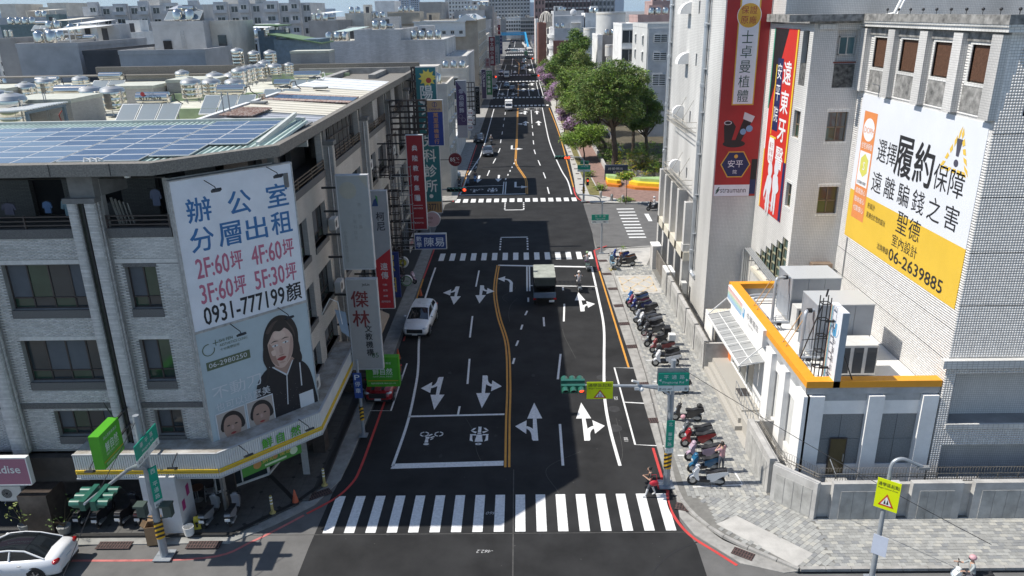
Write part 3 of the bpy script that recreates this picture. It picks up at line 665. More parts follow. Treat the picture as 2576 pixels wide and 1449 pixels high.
 # pilasters with a dark rain channel between two ribs
def rib(x0,x1,y0,z0,z1,parent,dark=False):
 f=fS(x0,y0,0);b=B();b.box(x0,x1,y0,YF+.02,z0,z1);b.build('pilaster',m_grout,parent)
 cladding(f,x1-x0,z1,[(-1,9,-1,z0)],(x1-x0),.064,.011,m_brk,parent,.014,top=0,name='pilaster_slip')
 g=fE(x1,y0);cladding(g,YF-y0,z1,[(-1,9,-1,z0)],.22,.064,.011,m_brk,parent,.014,top=0,name='pilaster_slip')
rib(-18.12,-17.78,29.55,3.6,15.15,A);rib(-17.42,-17.02,29.55,3.6,15.15,A);rib(-23.0,-22.4,29.55,3.6,15.6,A)
b=B();b.box(-17.78,-17.42,29.75,30.0,3.6,15.15);b.build('rain_channel',mat('dark_channel',(.045,.05,.038),.8,var=.4,vscale=6),A)  # channel coloured near-black green with random mottling
b=B();b.cyl((-17.55,29.66,3.7),(-17.55,29.66,15.1),.045,n=8);b.build('downpipe',m_steel,A)
b=B();b.prism([(-18.25,29.5),(-16.95,29.5),(-16.95,30.0),(-18.25,30.0)],15.12,15.32);b.prism([(-18.0,29.7),(-17.0,29.7),(-16.5,31.4),(-18.0,31.4)],15.32,16.32);b.build('pilaster_cap',mat('dark_concrete',(.20,.195,.185),.9,var=.25,vscale=2,bump=.2),A)  # cap concrete is a plain darker grey, also on the arcade ceiling
fC=frame((-14.0,29.98,0),(1,1,0),(1,-1,0));CW=math.dist((-14.0,29.98),(XR,33.08))
b=B();b.wall(fC,CW,16.0,[(0,CW,0,3.4),(1.2,3.4,13.95,15.7)],.3);b.build('corner_wall',m_bwall,A)
b=B();b.fbox(fC,-.25,.3,3.5,15.9,0,.12);b.fbox(fC,CW-.1,CW+.25,3.5,15.9,-.1,.12);b.build('corner_pier',m_bwall,A)
fR=frame((XR,33.08,0),(0,1,0),(1,0,0));RL=81.5-33.08
holesR=[];balR=[]
ribs=[33.2,42.0,52.0,62.3,72.3,81.0]
U=lambda y:y-33.08
for i in range(5):
 r0,r1=ribs[i]+.6,ribs[i+1]-.1;mid=(r0+r1)/2
 for(zl,zh)in((10.42,12.4),(7.02,9.0),(4.3,5.7)):
  holesR+=[(U(r0+.5),U(mid-.5),zl,zh),(U(mid+.6),U(r1-.7),zl,zh)]
 balR.append((U(r0+.1),U(r1-.2),14.0,16.0))
b=B();b.wall(fR,RL,16.0,holesR+balR+[(0,RL,0,3.4)],.35,0,1);b.build('road_wall',[m_cream,m_bwall],A)
for k,h in enumerate(holesR):
 window(fR,h[0],h[1],h[2],h[3],A,.3,2,.25,[m_glass,m_blind,m_glass]if k%3 else[m_blind,m_glass,m_glass])
b=B()
for h in holesR:b.fbox(fR,h[0]-.05,h[1]+.05,h[2]-.3,h[2],-.3,.06)
for h in balR:b.fbox(fR,h[0]-.1,h[1]+.1,13.62,14.0,-.4,.08)
o=b.build('granite_sill',m_gran,A);o['kind']='stuff'
for y in ribs:
 b=B();b.box(XR-.1,XR+.5,y,y+.5,3.4,15.3 if y>34 else 14.9);b.build('pilaster',[m_bwall],A)
 b=B();b.box(XR+.5,XR+.52,y+.06,y+.44,3.5,15.1);b.build('pilaster_face',m_cream,A)
 b=B();b.cyl((XR+.3,y-.12,3.5),(XR+.3,y-.12,15.2),.05,n=8);b.build('downpipe',m_galv,A)
 b=B();b.box(XR-.15,XR+.6,y-.1,y+.6,15.28 if y>34 else 14.88,15.5);b.box(XR-.2,XR+.1,y-.05,y+.5,15.4,16.3);b.build('pilaster_cap',MATS['dark_concrete'],A)
 # balcony rails (fifth floor), front and road side
def rail(fr,u0,u1,v0,parent,d=.0,m=None,posts=2.0):
 b=B()
 for dv in(.12,.3,.48):b.fbox(fr,u0,u1,v0+dv,v0+dv+.05,d-.03,d+.03)
 n=max(1,int((u1-u0)/posts))
 for k in range(n+1):u=u0+(u1-u0)*k/n;b.fbox(fr,u-.03,u+.03,v0,v0+.55,d-.04,d+.04)
 return b.build('balcony_rail',m or m_frame,parent)
for h in balF:rail(fF,h[0],h[1],13.97,A,-.02)
m_rr=mat('brown_rail',(.16,.115,.08),.6,var=.3,vscale=4)
for h in balR:rail(fR,h[0],h[1],14.0,A,.0,m_rr)
# balcony interiors: floor, brick back wall with dark doors
b=B();b.box(-45,-14.0,30.1,33.6,13.4,13.6);b.box(XR-3,XR-.1,33.3,81,13.4,13.6);b.build('balcony_floor',m_gran,A)
b=B();b.wall(fS(-30,33.6,13.6),16.5,2.6,[(1,4,0,2.1),(7.9,9.4,0,2.1),(11,12,.6,2.0),(13.6,15,0,2.1)],.3)
hb=[(3+4.9*k,5+4.9*k,0,2.1)for k in range(9)]
b.wall(frame((XR-2.2,33.3,13.6),(0,1,0),(1,0,0)),47.8,2.6,hb,.3);b.build('balcony_back_wall',tiled('shaded_brick_slips',(.20,.19,.18),(.08,.08,.075),.24,.064,.12,off=.5,rough=.8),A)  # slip colour darkened here to put the balcony's shade into the wall
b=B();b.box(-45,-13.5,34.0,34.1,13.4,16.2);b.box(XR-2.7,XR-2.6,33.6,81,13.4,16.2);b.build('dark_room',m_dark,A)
for y in(47.5,58.0,66.5):b=B();b.box(XR-2.2,XR-.15,y,y+1.9,13.6,16.2);b.build('balcony_partition',m_bwall,A)
b=B();g=fR
for i in range(6):b.fbox(g,U(43.4)+i*1.15,U(43.4)+i*1.15+.05,14.1,16.1,.02,.06)
for v in(14.1,14.75,15.4,16.05):b.fbox(g,U(43.4),U(49.1),v,v+.05,.0,.05)
b.build('window_grille',m_frame,A)
b=B();b.fbox(g,U(43.5),U(49.0),14.1,16.1,-.12,-.08);b.build('grille_screen',mat('dusty_screen',(.07,.07,.068),.8,var=.3),A)
# laundry and planks on the balcony
def laundry(x,z,w_,h_,c,lab):
 o=thing('hanging_shirt',lab,'shirt',(x,31.2,z),0,'laundry on the top balcony');b=B()
 f0=fS(0,0,0);P=[(-.12*w_,0),(-.5*w_,-.12*h_),(-.62*w_,-.55*h_),(-.45*w_,-.6*h_),(-.36*w_,-.3*h_),(-.38*w_,-h_),(.38*w_,-h_),(.36*w_,-.3*h_),(.45*w_,-.6*h_),(.62*w_,-.55*h_),(.5*w_,-.12*h_),(.12*w_,0)]
 b.fprism(f0,P,-.03,.03);b.build('cloth',mat('cloth_%d'%int(x*10),c,.9,var=.15),o);b=B();b.cyl((-.3,0,.02),(.3,0,.02),.01);b.cyl((0,0,.02),(0,0,.16),.008);b.build('hanger',m_steel,o)
laundry(-19.0,14.95,.62,.75,(.22,.32,.36),'pale blue-grey shirt hanging on the top balcony near the pilaster');laundry(-19.95,14.85,.34,.5,(.12,.2,.36),'small blue garment hanging left of the pale shirt');laundry(-21.6,14.8,.5,.5,(.16,.15,.2),'dark garment hanging at the left end of the top balcony');laundry(-15.3,15.3,.4,.7,(.13,.15,.22),'dark blue garment hanging in the narrow balcony bay')
o=thing('plank_stack','weathered boards leaning in the narrow top balcony','planks',(-16.6,30.35,13.97))
for k in range(5):b=B();b.beam((.12*k,.1+.05*k,0),(-.25+.16*k,.2,1.15-.06*k),.1,.03);b.build('plank',mat('weathered_wood',(.32,.30,.26),.9,var=.3,vscale=9),o)
for x in(-20.9,-15.5):b=B();b.cyl((x,29.6,16.12),(x,29.6,16.36),.12,n=14);tag(b.build('balcony_lamp',m_wmetal),'white cylindrical downlight under the roof slab, %s bay'%('left' if x<-18 else 'narrow'),'lamp','downlights under the roof slab')
# roof slab and fascia
slabp=[(-60,28.95),(-14.25,28.95),(-10.4,32.8),(-10.4,82.3),(-14.0,84),(-45,84),(-60,84)]
inner=[(-60,29.45),(-14.42,29.45),(-10.75,33.12),(-10.75,82.0),(-45,83.7),(-60,83.7)]
b=B();b.prism([(-60,28.95),(-14.25,28.95),(-10.4,32.8),(-10.4,39.3),(-60,39.3)],16.3,16.42);b.prism([(-16.7,39.3),(-10.4,39.3),(-10.4,82.3),(-16.7,82.3)],16.3,16.42);b.prism([(-60,82.3),(-14,82.3),(-14,84),(-60,84)],16.3,16.42)
b.prism([(-60,28.95),(-14.25,28.95),(-14.42,29.45),(-60,29.45)],16.42,16.78);b.prism([(-14.25,28.95),(-10.4,32.8),(-10.75,33.12),(-14.42,29.45)],16.42,16.78);b.prism([(-10.4,32.8),(-10.4,82.3),(-10.75,82.0),(-10.75,33.12)],16.42,16.78);b.prism([(-45,83.6),(-10.5,82.2),(-10.5,82.6),(-45,84.1)],16.42,17.2)
b.build('roof_slab',m_fasc,A)
b=B()
for x in np.arange(-44,-14.5,2.35):b.box(x,x+.02,28.935,28.96,16.32,16.79)
b.build('fascia_joint',m_steel,A)
b=B();b.box(-60,-16.6,38,84,15.6,15.75);b.build('roof_deck',mat('stained_roof_deck',(.60,.59,.50),.9,var=.3,vscale=.7,bump=.2),A)
b=B();b.box(-60,-17.5,40.3,40.6,15.75,16.35);b.box(-40,-17.8,62,62.3,15.75,16.3);b.box(-26,-17.4,50.6,50.85,15.75,16.4);b.box(-24,-16.5,76,76.3,15.75,16.7);b.build('green_parapet',mat('pale_green_paint',(.36,.45,.27),.8,var=.2,vscale=1.5),A)
b=B();b.box(-14.4,-11.2,81.0,82.0,13,16.3);b.box(-44,-30,83,83.4,3,16.3);b.box(-16,-11.0,80.9,81.2,3.4,13.9);b.build('far_wall',m_bwall,A)
# solid core below the roof so no light leaks between floors
b=B();b.box(-45,-14.7,34.2,80.9,3.5,15.6);b.box(-45,-14.3,30.4,34.2,3.5,13.4);b.box(-14.7,XR-2.75,35,80.9,3.5,15.6);b.box(XR-2.75,XR-.45,34.5,80.9,3.5,13.4);b.box(-60,-45,30,83,0,15.6);b.build('inner_core',m_dark,A)
b=B();b.prism([(-45,30.0),(-14.0,30.0),(XR,33.1),(XR,81),(-45,81)],3.35,3.55);b.build('arcade_ceiling',MATS['dark_concrete'],A)
# ground floor: dark shop walls, piers
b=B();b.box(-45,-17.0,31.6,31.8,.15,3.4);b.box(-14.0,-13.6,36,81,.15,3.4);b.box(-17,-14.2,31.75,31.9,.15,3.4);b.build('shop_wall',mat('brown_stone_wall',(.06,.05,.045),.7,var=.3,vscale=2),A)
m_bst=mat('polished_brown_stone',(.075,.06,.052),.35,var=.4,vscale=3)
b=B();b.box(-22.6,-21.3,28.55,29.9,.15,2.15);b.build('arcade_pier',m_bst,A)
for y in(42.0,52.0,62.3,72.3):b=B();b.box(XR-.3,XR+.45,y,y+.7,.15,3.4);b.build('arcade_pier',m_bst,A)
b=B();b.box(-11.25,-10.6,35.1,35.9,.15,3.4);b.build('arcade_pier',m_bst,A)
b=B();b.box(-45,-19.9,29.6,30.0,2.2,3.45);b.build('shop_beam',mat('dark_brown_panel',(.055,.048,.042),.7,var=.25),A)
b=B();b.box(-16.95,-15.4,28.5,29.9,.15,3.1);b.build('white_pier',mat('white_painted_board',(.66,.67,.68),.5,var=.12,vscale=1),A)
b=B();fp=fS(-16.95,28.5,.15);
for(u0,v0)in((1.6,0),):pass
f2=fE(-15.4,28.5,.15);frect(b,f2,.25,.55,1.0,1.5,0,.01);frect(b,f2,.8,1.1,1.4,1.95,0,.01);b.build('pink_notice',paint((.45,.05,.2)),A)
for x in(-18.1,-22.0):b=B();b.box(x,x+.02,31.55,31.6,.9,2.2)
o=B();o.box(-20.1,-18.5,31.4,31.6,1.4,2.3);o.build('shop_signboard',mat('grey_board',(.3,.31,.33),.6,var=.1),A)
# glass shopfront on the corner
gs=[(-15.1,31.5),(-13.0,33.1),(-12.6,35.6)]
b=B()
for i in range(2):
 p,q=gs[i],gs[i+1];f0=frame((p[0],p[1],.15),(q[0]-p[0],q[1]-p[1],0),(q[1]-p[1],-(q[0]-p[0]),0));L0=math.dist(p,q)
 for(u0,u1,v0,v1)in((0,L0,0,.12),(0,.07,0,3.1),(L0-.07,L0,0,3.1),(L0/2-.03,L0/2+.03,0,3.1),(0,L0,2.3,2.36)):b.fbox(f0,u0,u1,v0,v1,-.04,.05)
 if i==0:fg=f0
b.build('shopfront_frame',m_wmetal,A)
b=B();b.fbox(fg,.05,2.6,.1,3.0,-.02,.0);b.build('shopfront_glass',m_glass,A)
b=B();ft=frame((-13.75,32.52,.35),(0,0,-1),(1.6,-2.1,0));ft=frame(fg(1.75,2.2,.02),(.0,0,-1),tuple(fg.n))
def _fv(u,v,d=0):return fg(1.7+v,1.9-u,.03+d)
text(b,_fv,'esh',-.7,0,.42,0,0,bold=.02);text(b,_fv,'store',-.2,-.35,.2,0,0);b.build('shop_lettering',m_wmetal,A)
# corner awning: corrugated white fascia with yellow band
AW=thing('awning_fascia','white corrugated awning fascia with yellow band and green shop letters wrapping the corner','awning')
ap=[(-19.75,28.7),(-13.45,28.7),(-9.85,32.3),(-9.85,40.6)]
b=B();by=B();bt=B();bs=B()
for i in range(3):
 p,q=ap[i],ap[i+1];L0=math.dist(p,q);u_=((q[0]-p[0])/L0,(q[1]-p[1])/L0,0);n_=(u_[1],-u_[0],0);f0=frame((p[0],p[1],2.95),u_,n_)
 n=int(L0/.105)
 for k in range(n):
  u0=L0*k/n;w_=L0/n
  b.fprism(lambda a,c,d,f0=f0:f0(a,c,d),[(u0,0),(u0+w_*.55,0),(u0+w_*.55,1.18),(u0,1.18)],-.02,.035)
 b.fbox(f0,0,L0,0,1.18,-.06,-.015)
 by.fbox(f0,0,L0,.24,.30,.03,.075);by.fbox(f0,0,L0,.34,.44,.03,.085);bs.fbox(f0,-.03,L0+.03,-.03,.03,-.08,.06);bs.fbox(f0,-.02,L0+.02,1.17,1.22,-.05,.055)
 bt.fprism(lambda a,c,d,f0=f0:f0(a,1.18+d,-c),[(0,.02),(L0,.02),(L0-(0.49 if i<2 else 0),1.2),(.49 if i else 0,1.2)],.001*i,.02+.001*i)
 if i==1:fA=f0
b.build('corrugated_sheet',m_wmetal,AW);by.build('yellow_band',mat('yellow_trim',(.72,.48,.03),.5,var=.12),AW);bs.build('edge_trim',mat('grey_trim',(.45,.46,.47),.5,var=.1),AW);bt.build('awning_top',mat('dirty_white_sheet',(.5,.49,.46),.7,var=.4,vscale=1.5,col2=(.22,.19,.15)),AW)
b=B();vtx=lambda u,v,d=0:fA(u,v,d)
for k,ch in enumerate('鮮自然'):text(b,vtx,ch,2.05+k*.72,.52,.5,0,.1,bold=.02);text(b,vtx,ch,2.07+k*.72,.51,.5,1,.085,bold=.03)
b.build('shop_letters',[mat('leaf_green_letter',(.10,.42,.04),.5),mat('letter_edge_dark',(.02,.05,.02),.6)],AW)
def floodlight(fr,u,v,d0,ln,name='sign_floodlight',label='',tilt=.25,group='sign floodlights'):
 p=fr(u,v,d0);q=fr(u+.1,v-tilt,d0+ln);o=thing(name,label,'lamp',p,0,group);b=B();P=Vector(p)
 b.tube([(0,0,0),tuple((Vector(q)-P)*.9+Vector((0,0,.1))),tuple(Vector(q)-P)],.02);b.build('bracket',m_steel,o)
 b=B();n=Vector(fr.n);u_=Vector(fr.u);c=Vector(q)-P;f3=frame(tuple(c),tuple(u_),(n.x*.5,n.y*.5,-.9));b.add([f3(-.17,0,0)],[],0)
 up=f3.n.cross(f3.u);g=lambda a,c_,d:tuple(f3.o+f3.u*a+up*c_+f3.n*d)
 b.fprism(g,[(-.18,-.12),(.18,-.12),(.18,.12),(-.18,.12)],-.04,.05);b.build('lamp_head',m_steel,o);b=B();b.fprism(g,[(-.14,-.09),(.14,-.09),(.14,.09),(-.14,.09)],-.05,-.04);b.build('lens',m_glass,o)
fA0=fS(-19.75,28.7,2.95)
floodlight(fA0,1.0,1.1,0,.75,label='black floodlight on the white awning behind the green box sign');floodlight(fA0,4.6,1.25,0,.8,label='black floodlight on the white awning left of the corner')
floodlight(fA,1.0,1.2,0,.75,label='black floodlight left of the green awning letters');floodlight(fA,4.0,1.25,0,.8,label='black floodlight on the chamfer end of the awning')
# green hanging menu banner under the awning
o=thing('menu_banner','green printed menu banner hung under the corner awning','banner');f0=frame((-13.0,30.0,0),(1,1,0),(1,-1,0));f0=frame((-12.9,29.75,2.2),(1,1,0),(1,-1,0))
b=B();b.fbox(f0,0,3.0,0,.72,-.01,.01);b.build('cloth',paint((.07,.26,.04)),o)
b=B();text(b,f0,'鮮飲',1.0,.28,.32,0,.015);text(b,f0,'優惠',1.85,.3,.3,0,.015);disc(b,f0,.75,.35,.2,1,.015);disc(b,f0,1.65,.4,.13,1,.015);disc(b,f0,2.6,.3,.2,2,.015);frect(b,f0,1.1,2.2,.1,.2,2,.015);b.build('print',[paint((.75,.5,.1)),paint((.5,.25,.08)),paint((.6,.7,.5))],o)
fH=frame((-14.1,29.75,0),(1,1,0),(1,-1,0))
def hoarding(name,label,v0,v1,col,u0=.05,u1=5.35):
 o=thing(name,label,'billboard');b=B();b.fbox(fH,u0,u1,v0,v1,.02,.2);b.build('panel',mat(name+'_vinyl',col,.5,var=.07,vscale=1.2),o)
 b=B()
 for(a,c,e,g)in((u0-.05,u1+.05,v0-.05,v0),(u0-.05,u1+.05,v1,v1+.05),(u0-.05,u0,v0,v1),(u1,u1+.05,v0,v1)):b.fbox(fH,a,c,e,g,0,.23)
 b.build('frame',mat('weathered_white_frame',(.45,.44,.42),.7,var=.35,vscale=5),o);return o
HB=hoarding('rental_billboard','white office rental billboard with blue, pink and black characters on the chamfered corner',9.47,15.9,(.74,.77,.82))
b=B();D=.206
for i,ch in enumerate('辦公室'):text(b,fH,ch,.55+i*1.75,14.1,1.0,0,D,w=1.0,bold=.035)
for i,ch in enumerate('分層出租'):text(b,fH,ch,.5+i*1.2,12.85,1.0,0,D,w=.98,bold=.035)
for r,(p,q)in enumerate((('2F:60','4F:60'),('3F:60','5F:30'))):
 for c,s in enumerate((p,q)):text(b,fH,s,.55+c*2.45,11.72-r*1.13,.85,1,D,w=1.42,bold=.03);text(b,fH,'坪',2.05+c*2.45,11.72-r*1.13,.85,1,D,w=.52,bold=.03)
text(b,fH,'0931-777199',.55,9.62,.8,2,D,w=3.75,bold=.02);text(b,fH,'顏',4.4,9.62,.85,2,D,w=.75,bold=.03)
b.build('lettering',[paint((.03,.15,.36)),paint((.48,.14,.22)),paint((.012,.014,.02))],HB)
HP=hoarding('portrait_billboard','pale grey-blue clinic billboard with portrait of a dark-haired woman in a black jacket, lower corner',3.62,9.36,(.42,.51,.55))
b=B();SK,SK2,HR,JK,WH,GR,LIP,DK,SKd,BL=range(10)
def q_(u,v):return(u,v)
def fp(pts,mi,d,s=4):fpoly(b,fH,blob(pts,s),mi,d)
D0=.204
fp([(3.02,6.9),(2.93,7.6),(3.05,8.4),(3.4,8.95),(3.9,9.12),(4.45,8.85),(4.72,8.2),(4.7,7.3),(4.8,6.7),(4.5,6.3),(4.1,6.9),(3.4,6.7)],HR,D0)
fp([(3.35,6.4),(3.55,6.9),(4.3,6.9),(4.45,6.2),(4.3,5.3),(3.7,5.2)],SKd,D0+.004)
fp([(2.5,3.75),(2.3,4.8),(2.35,5.9),(2.7,6.5),(3.25,6.75),(3.9,6.15),(4.3,6.75),(4.75,6.55),(5.1,6.0),(5.28,4.9),(5.28,3.72),(4.0,3.7)],JK,D0+.008)
fp([(3.18,7.5),(3.2,8.1),(3.5,8.5),(4.0,8.5),(4.38,8.1),(4.42,7.5),(4.25,6.95),(3.85,6.55),(3.5,6.65),(3.28,7.0)],SK,D0+.012)
fp([(3.3,8.1),(3.55,8.42),(3.85,8.35),(4.15,8.45),(4.45,8.0),(4.5,8.5),(4.1,8.9),(3.6,8.85),(3.2,8.5),(3.08,7.8)],HR,D0+.016)
for(cu,cv)in((3.52,7.72),(4.05,7.75)):
 fp([(cu-.17,cv),(cu,cv+.06),(cu+.17,cv),(cu,cv-.05)],WH,D0+.02,3);disc(b,fH,cu,cv,.042,HR,D0+.023);fp([(cu-.2,cv+.17),(cu,cv+.25),(cu+.2,cv+.18),(cu,cv+.2)],HR,D0+.02,3)
fp([(3.72,7.6),(3.7,7.3),(3.86,7.26),(3.84,7.6)],SK2,D0+.02,3);fp([(3.52,7.02),(3.75,7.1),(4.0,7.04),(3.78,6.9)],LIP,D0+.022,3)
for P in([(3.22,6.72),(3.28,6.74),(3.92,6.15),(3.88,6.08)],[(4.32,6.75),(4.26,6.75),(3.9,6.15),(3.94,6.08)],[(4.6,6.5),(4.66,6.5),(4.62,5.3),(4.56,5.3)],[(3.88,6.1),(3.93,6.1),(3.8,4.6),(3.75,4.6)]):fpoly(b,fH,P,WH,D0+.02)
for k,(u0,u1,v0,v1)in enumerate(((.3,1.7,3.83,5.43),(1.74,3.08,3.83,5.45))):
 frect(b,fH,u0,u1,v0,v1,WH,D0+.024);frect(b,fH,u0+.05,u1-.05,v0+.05,v1-.05,GR,D0+.027);cu,cv=(u0+u1)/2,(v0+v1)/2-.05
 fp([(cu-.5,cv-.1),(cu-.35,cv+.6),(cu+.1,cv+.75),(cu+.5,cv+.4),(cu+.52,cv-.2)],HR,D0+.03);fp([(cu-.42,cv),(cu-.25,cv+.5),(cu+.2,cv+.5),(cu+.42,cv+.1),(cu+.3,cv-.45),(cu,cv-.65),(cu-.3,cv-.45)],SKd,D0+.033)
 for s in(-.18,.18):disc(b,fH,cu+s,cv+.1,.035,HR,D0+.036,ru=.075)
 fp([(cu-.05,cv+.05),(cu-.06,cv-.12),(cu+.06,cv-.12),(cu+.05,cv+.05)],SK2,D0+.036,3);fp([(cu-.14,cv-.32),(cu,cv-.27),(cu+.14,cv-.32),(cu,cv-.38)],LIP,D0+.036,3)
fp([(3.22,7.9),(3.2,7.3),(3.35,6.9),(3.6,6.66),(3.5,7.1),(3.42,7.6)],SKd,D0+.0145);fp([(4.0,6.75),(4.3,7.1),(4.42,7.6),(4.36,8.0),(4.25,7.6),(4.12,7.1)],SK2,D0+.0145);fp([(3.5,8.3),(3.9,8.38),(4.1,8.1),(3.85,7.98),(3.55,8.05)],11,D0+.0148);fp([(3.3,7.5),(3.5,7.5),(3.48,7.25),(3.34,7.28)],11,D0+.0148);fp([(3.66,7.2),(3.92,7.2),(3.88,7.16),(3.7,7.16)],SKd,D0+.0215,3);fp([(3.6,6.82),(3.78,6.86),(3.95,6.8),(3.78,6.76)],SK2,D0+.02,3)
for(u_,s_)in((2.98,-1),(4.62,1)):fp([(u_,7.9),(u_+.12*s_,7.2),(u_-.02*s_,6.6),(u_+.16*s_,6.05),(u_+.02*s_,6.15),(u_-.12*s_,6.7),(u_-.06*s_,7.3)],HR,D0+.018)
fp([(3.15,8.5),(3.5,8.85),(3.8,8.9),(3.6,8.75),(3.3,8.4)],10,D0+.0185);fp([(4.2,8.75),(4.5,8.3),(4.55,7.8),(4.45,8.2)],10,D0+.0185);fp([(3.4,6.35),(3.9,5.75),(4.35,6.3),(4.2,6.55),(3.9,6.1),(3.55,6.5)],SK2,D0+.006)
for k in range(46):cu,cv=random.uniform(2.85,5.1),random.uniform(3.9,5.6);fpoly(b,fH,[(cu,cv),(cu+.03,cv),(cu+.03,cv+.03),(cu,cv+.03)],7,D0+.0095)
frect(b,fH,.3,2.3,7.55,7.95,BL,D0+.01);text(b,fH,'06-2980250',.4,7.65,.22,WH,D0+.014,w=1.75)
disc(b,fH,.5,8.5,.28,BL,D0+.01,r0=.24,a0=80,a1=370);frect(b,fH,.72,.98,8.72,8.75,BL,D0+.01);frect(b,fH,.835,.865,8.6,8.88,BL,D0+.01)
text(b,fH,'SHI FEN',1.0,8.7,.13,BL,D0+.01,bold=.01);text(b,fH,'AESTHETICS CLINIC',1.0,8.5,.12,BL,D0+.01,w=1.3);text(b,fH,'十分美學診所',1.0,8.28,.14,BL,D0+.01)
text(b,fH,'不動刀',.35,6.1,.62,WH,D0+.01,w=2.3);text(b,fH,'也可以這麼美',.4,5.5,.42,WH,D0+.022,w=2.6)
frect(b,fH,4.4,5.15,4.05,4.9,WH,D0+.02)
b.build('artwork',[paint((.58,.42,.35)),paint((.46,.31,.26)),paint((.022,.018,.018)),paint((.012,.012,.016)),paint((.62,.65,.68)),paint((.40,.36,.33)),paint((.30,.04,.04)),paint((.1,.1,.1)),paint((.36,.235,.185)),paint((.10,.13,.075)),paint((.07,.05,.045)),paint((.66,.50,.42))],HP)
for u,v,lab in((1.45,15.75,'floodlight over the rental billboard, left'),(4.2,15.9,'floodlight over the rental billboard, right'),(1.6,9.4,'floodlight over the portrait billboard, left'),(3.9,9.5,'floodlight over the portrait billboard, right')):floodlight(fH,u,v,.2,.8,label=lab,tilt=.3)
PV=thing('solar_array','large blue photovoltaic array with white seams on the corner roof','solar panels')
zpv=lambda y:16.68+(y-29.7)*.046
m_cell=mat('solar_cell_blue',(.018,.038,.10),.22,var=.12,vscale=.9,spec=.5,coat=.15);m_cell2=mat('solar_cell_violet',(.035,.04,.07),.12,var=.12,vscale=.9,spec=.9,coat=.6);m_seam=mat('panel_seam',(.62,.64,.66),.4,.3)
cols=[(-26.75,-25.1,29.7,7),(-25.1,-23.45,29.7,7),(-23.45,-21.8,29.7,7),(-21.8,-20.15,29.7,7),(-20.15,-18.5,29.7,7),(-18.45,-16.8,29.98,7),(-16.8,-15.15,29.98,7),(-15.1,-13.45,30.75,7),(-13.45,-11.8,32.9,5)]
shift=[0,0,0,0,0,.0,.0,.3,.3]
for ci,(x0,x1,y0,n)in enumerate(cols):
 for k in range(n):
  ya=y0+k*1.09;yb=ya+1.07;b=B();xa,xb=x0+.012,x1-.012
  b.add([(xa,ya,zpv(ya)),(xb,ya,zpv(ya)),(xb,yb,zpv(yb)),(xa,yb,zpv(yb)),(xa,ya,zpv(ya)+.04),(xb,ya,zpv(ya)+.04),(xb,yb,zpv(yb)+.04),(xa,yb,zpv(yb)+.04)],[(0,3,2,1),(4,5,6,7),(0,1,5,4),(1,2,6,5),(2,3,7,6),(3,0,4,7)],0)
  g=.035;e=.075;b.add([(xa+g,ya+e,zpv(ya+e)+.044),(xb-g,ya+e,zpv(ya+e)+.044),(xb-g,yb-e,zpv(yb-e)+.044),(xa+g,yb-e,zpv(yb-e)+.044)],[(0,1,2,3)],1)
  b.build('solar_panel',[m_seam,m_cell2 if ci<5 and k+ci*1.2<7.5 else m_cell],PV)
m_mint=mat('mint_sheet',(.50,.60,.55),.5,.1,var=.2,vscale=.8)
b=B()
for k in range(62):
 x=-26.7+k*.26
 y0=29.35 if x<-14.2 else 29.4+(x+14.2)*1.0
 b.add([(x,y0,zpv(y0)-.16),(x+.13,y0,zpv(y0)-.16),(x+.13,38.9,zpv(38.9)-.16),(x,38.9,zpv(38.9)-.16),(x,y0,zpv(y0)-.06),(x+.09,y0,zpv(y0)-.06),(x+.09,38.9,zpv(38.9)-.06),(x,38.9,zpv(38.9)-.06)],[(0,3,2,1),(4,5,6,7),(0,1,5,4),(1,2,6,5),(2,3,7,6),(3,0,4,7)])
b.add([(-26.8,29.35,zpv(29.35)-.15),(-14.2,29.35,zpv(29.35)-.15),(-10.8,32.8,zpv(32.8)-.15),(-10.8,38.95,zpv(39)-.15),(-26.8,38.95,zpv(39)-.15)],[(0,1,2,3,4)]);b.build('ribbed_roof',m_mint,A)
b=B();b.box(-60,-10.9,38.95,39.15,15.7,17.16);b.box(-11.85,-10.85,33.2,39.1,16.45,16.52);b.add([(-11.45,33.0,16.5),(-11.3,33.0,16.5),(-11.3,39.1,17.25),(-11.45,39.1,17.25),(-11.45,33.0,16.9),(-11.3,33.0,16.9),(-11.3,39.1,17.42),(-11.45,39.1,17.42)],[(0,3,2,1),(4,5,6,7),(0,1,5,4),(1,2,6,5),(2,3,7,6),(3,0,4,7)]);b.build('roof_edge_flashing',mat('pale_flashing',(.56,.58,.55),.6,var=.15),A)
for k in range(3):b=B();b.tube([(-16.9+.25*k,29.65,16.6),(-16.9+.25*k,29.65,16.85),(-17.05+.25*k,29.6,16.9),(-17.05+.25*k,29.55,16.75)],.06);b.build('vent_pipe',m_wmetal,A)
# sheet-metal roofs further back
def sheet(x0,x1,y0,y1,z0,z1,m,ribs=0,name='sheet_roof',t=.06):
 b=B();b.add([(x0,y0,z0),(x1,y0,z1),(x1,y1,z1),(x0,y1,z0),(x0,y0,z0+t),(x1,y0,z1+t),(x1,y1,z1+t),(x0,y1,z0+t)],[(0,3,2,1),(4,5,6,7),(0,1,5,4),(1,2,6,5),(2,3,7,6),(3,0,4,7)])
 for k in range(ribs):
  y=y0+(y1-y0)*(k+.5)/ribs;b.add([(x0,y-.03,z0+t),(x1,y-.03,z1+t),(x1,y+.03,z1+t),(x0,y+.03,z0+t),(x0,y-.02,z0+t+.04),(x1,y-.02,z1+t+.04),(x1,y+.02,z1+t+.04),(x0,y+.02,z0+t+.04)],[(4,5,6,7),(0,1,5,4),(1,2,6,5),(2,3,7,6),(3,0,4,7)])
 return b.build(name,m,A)
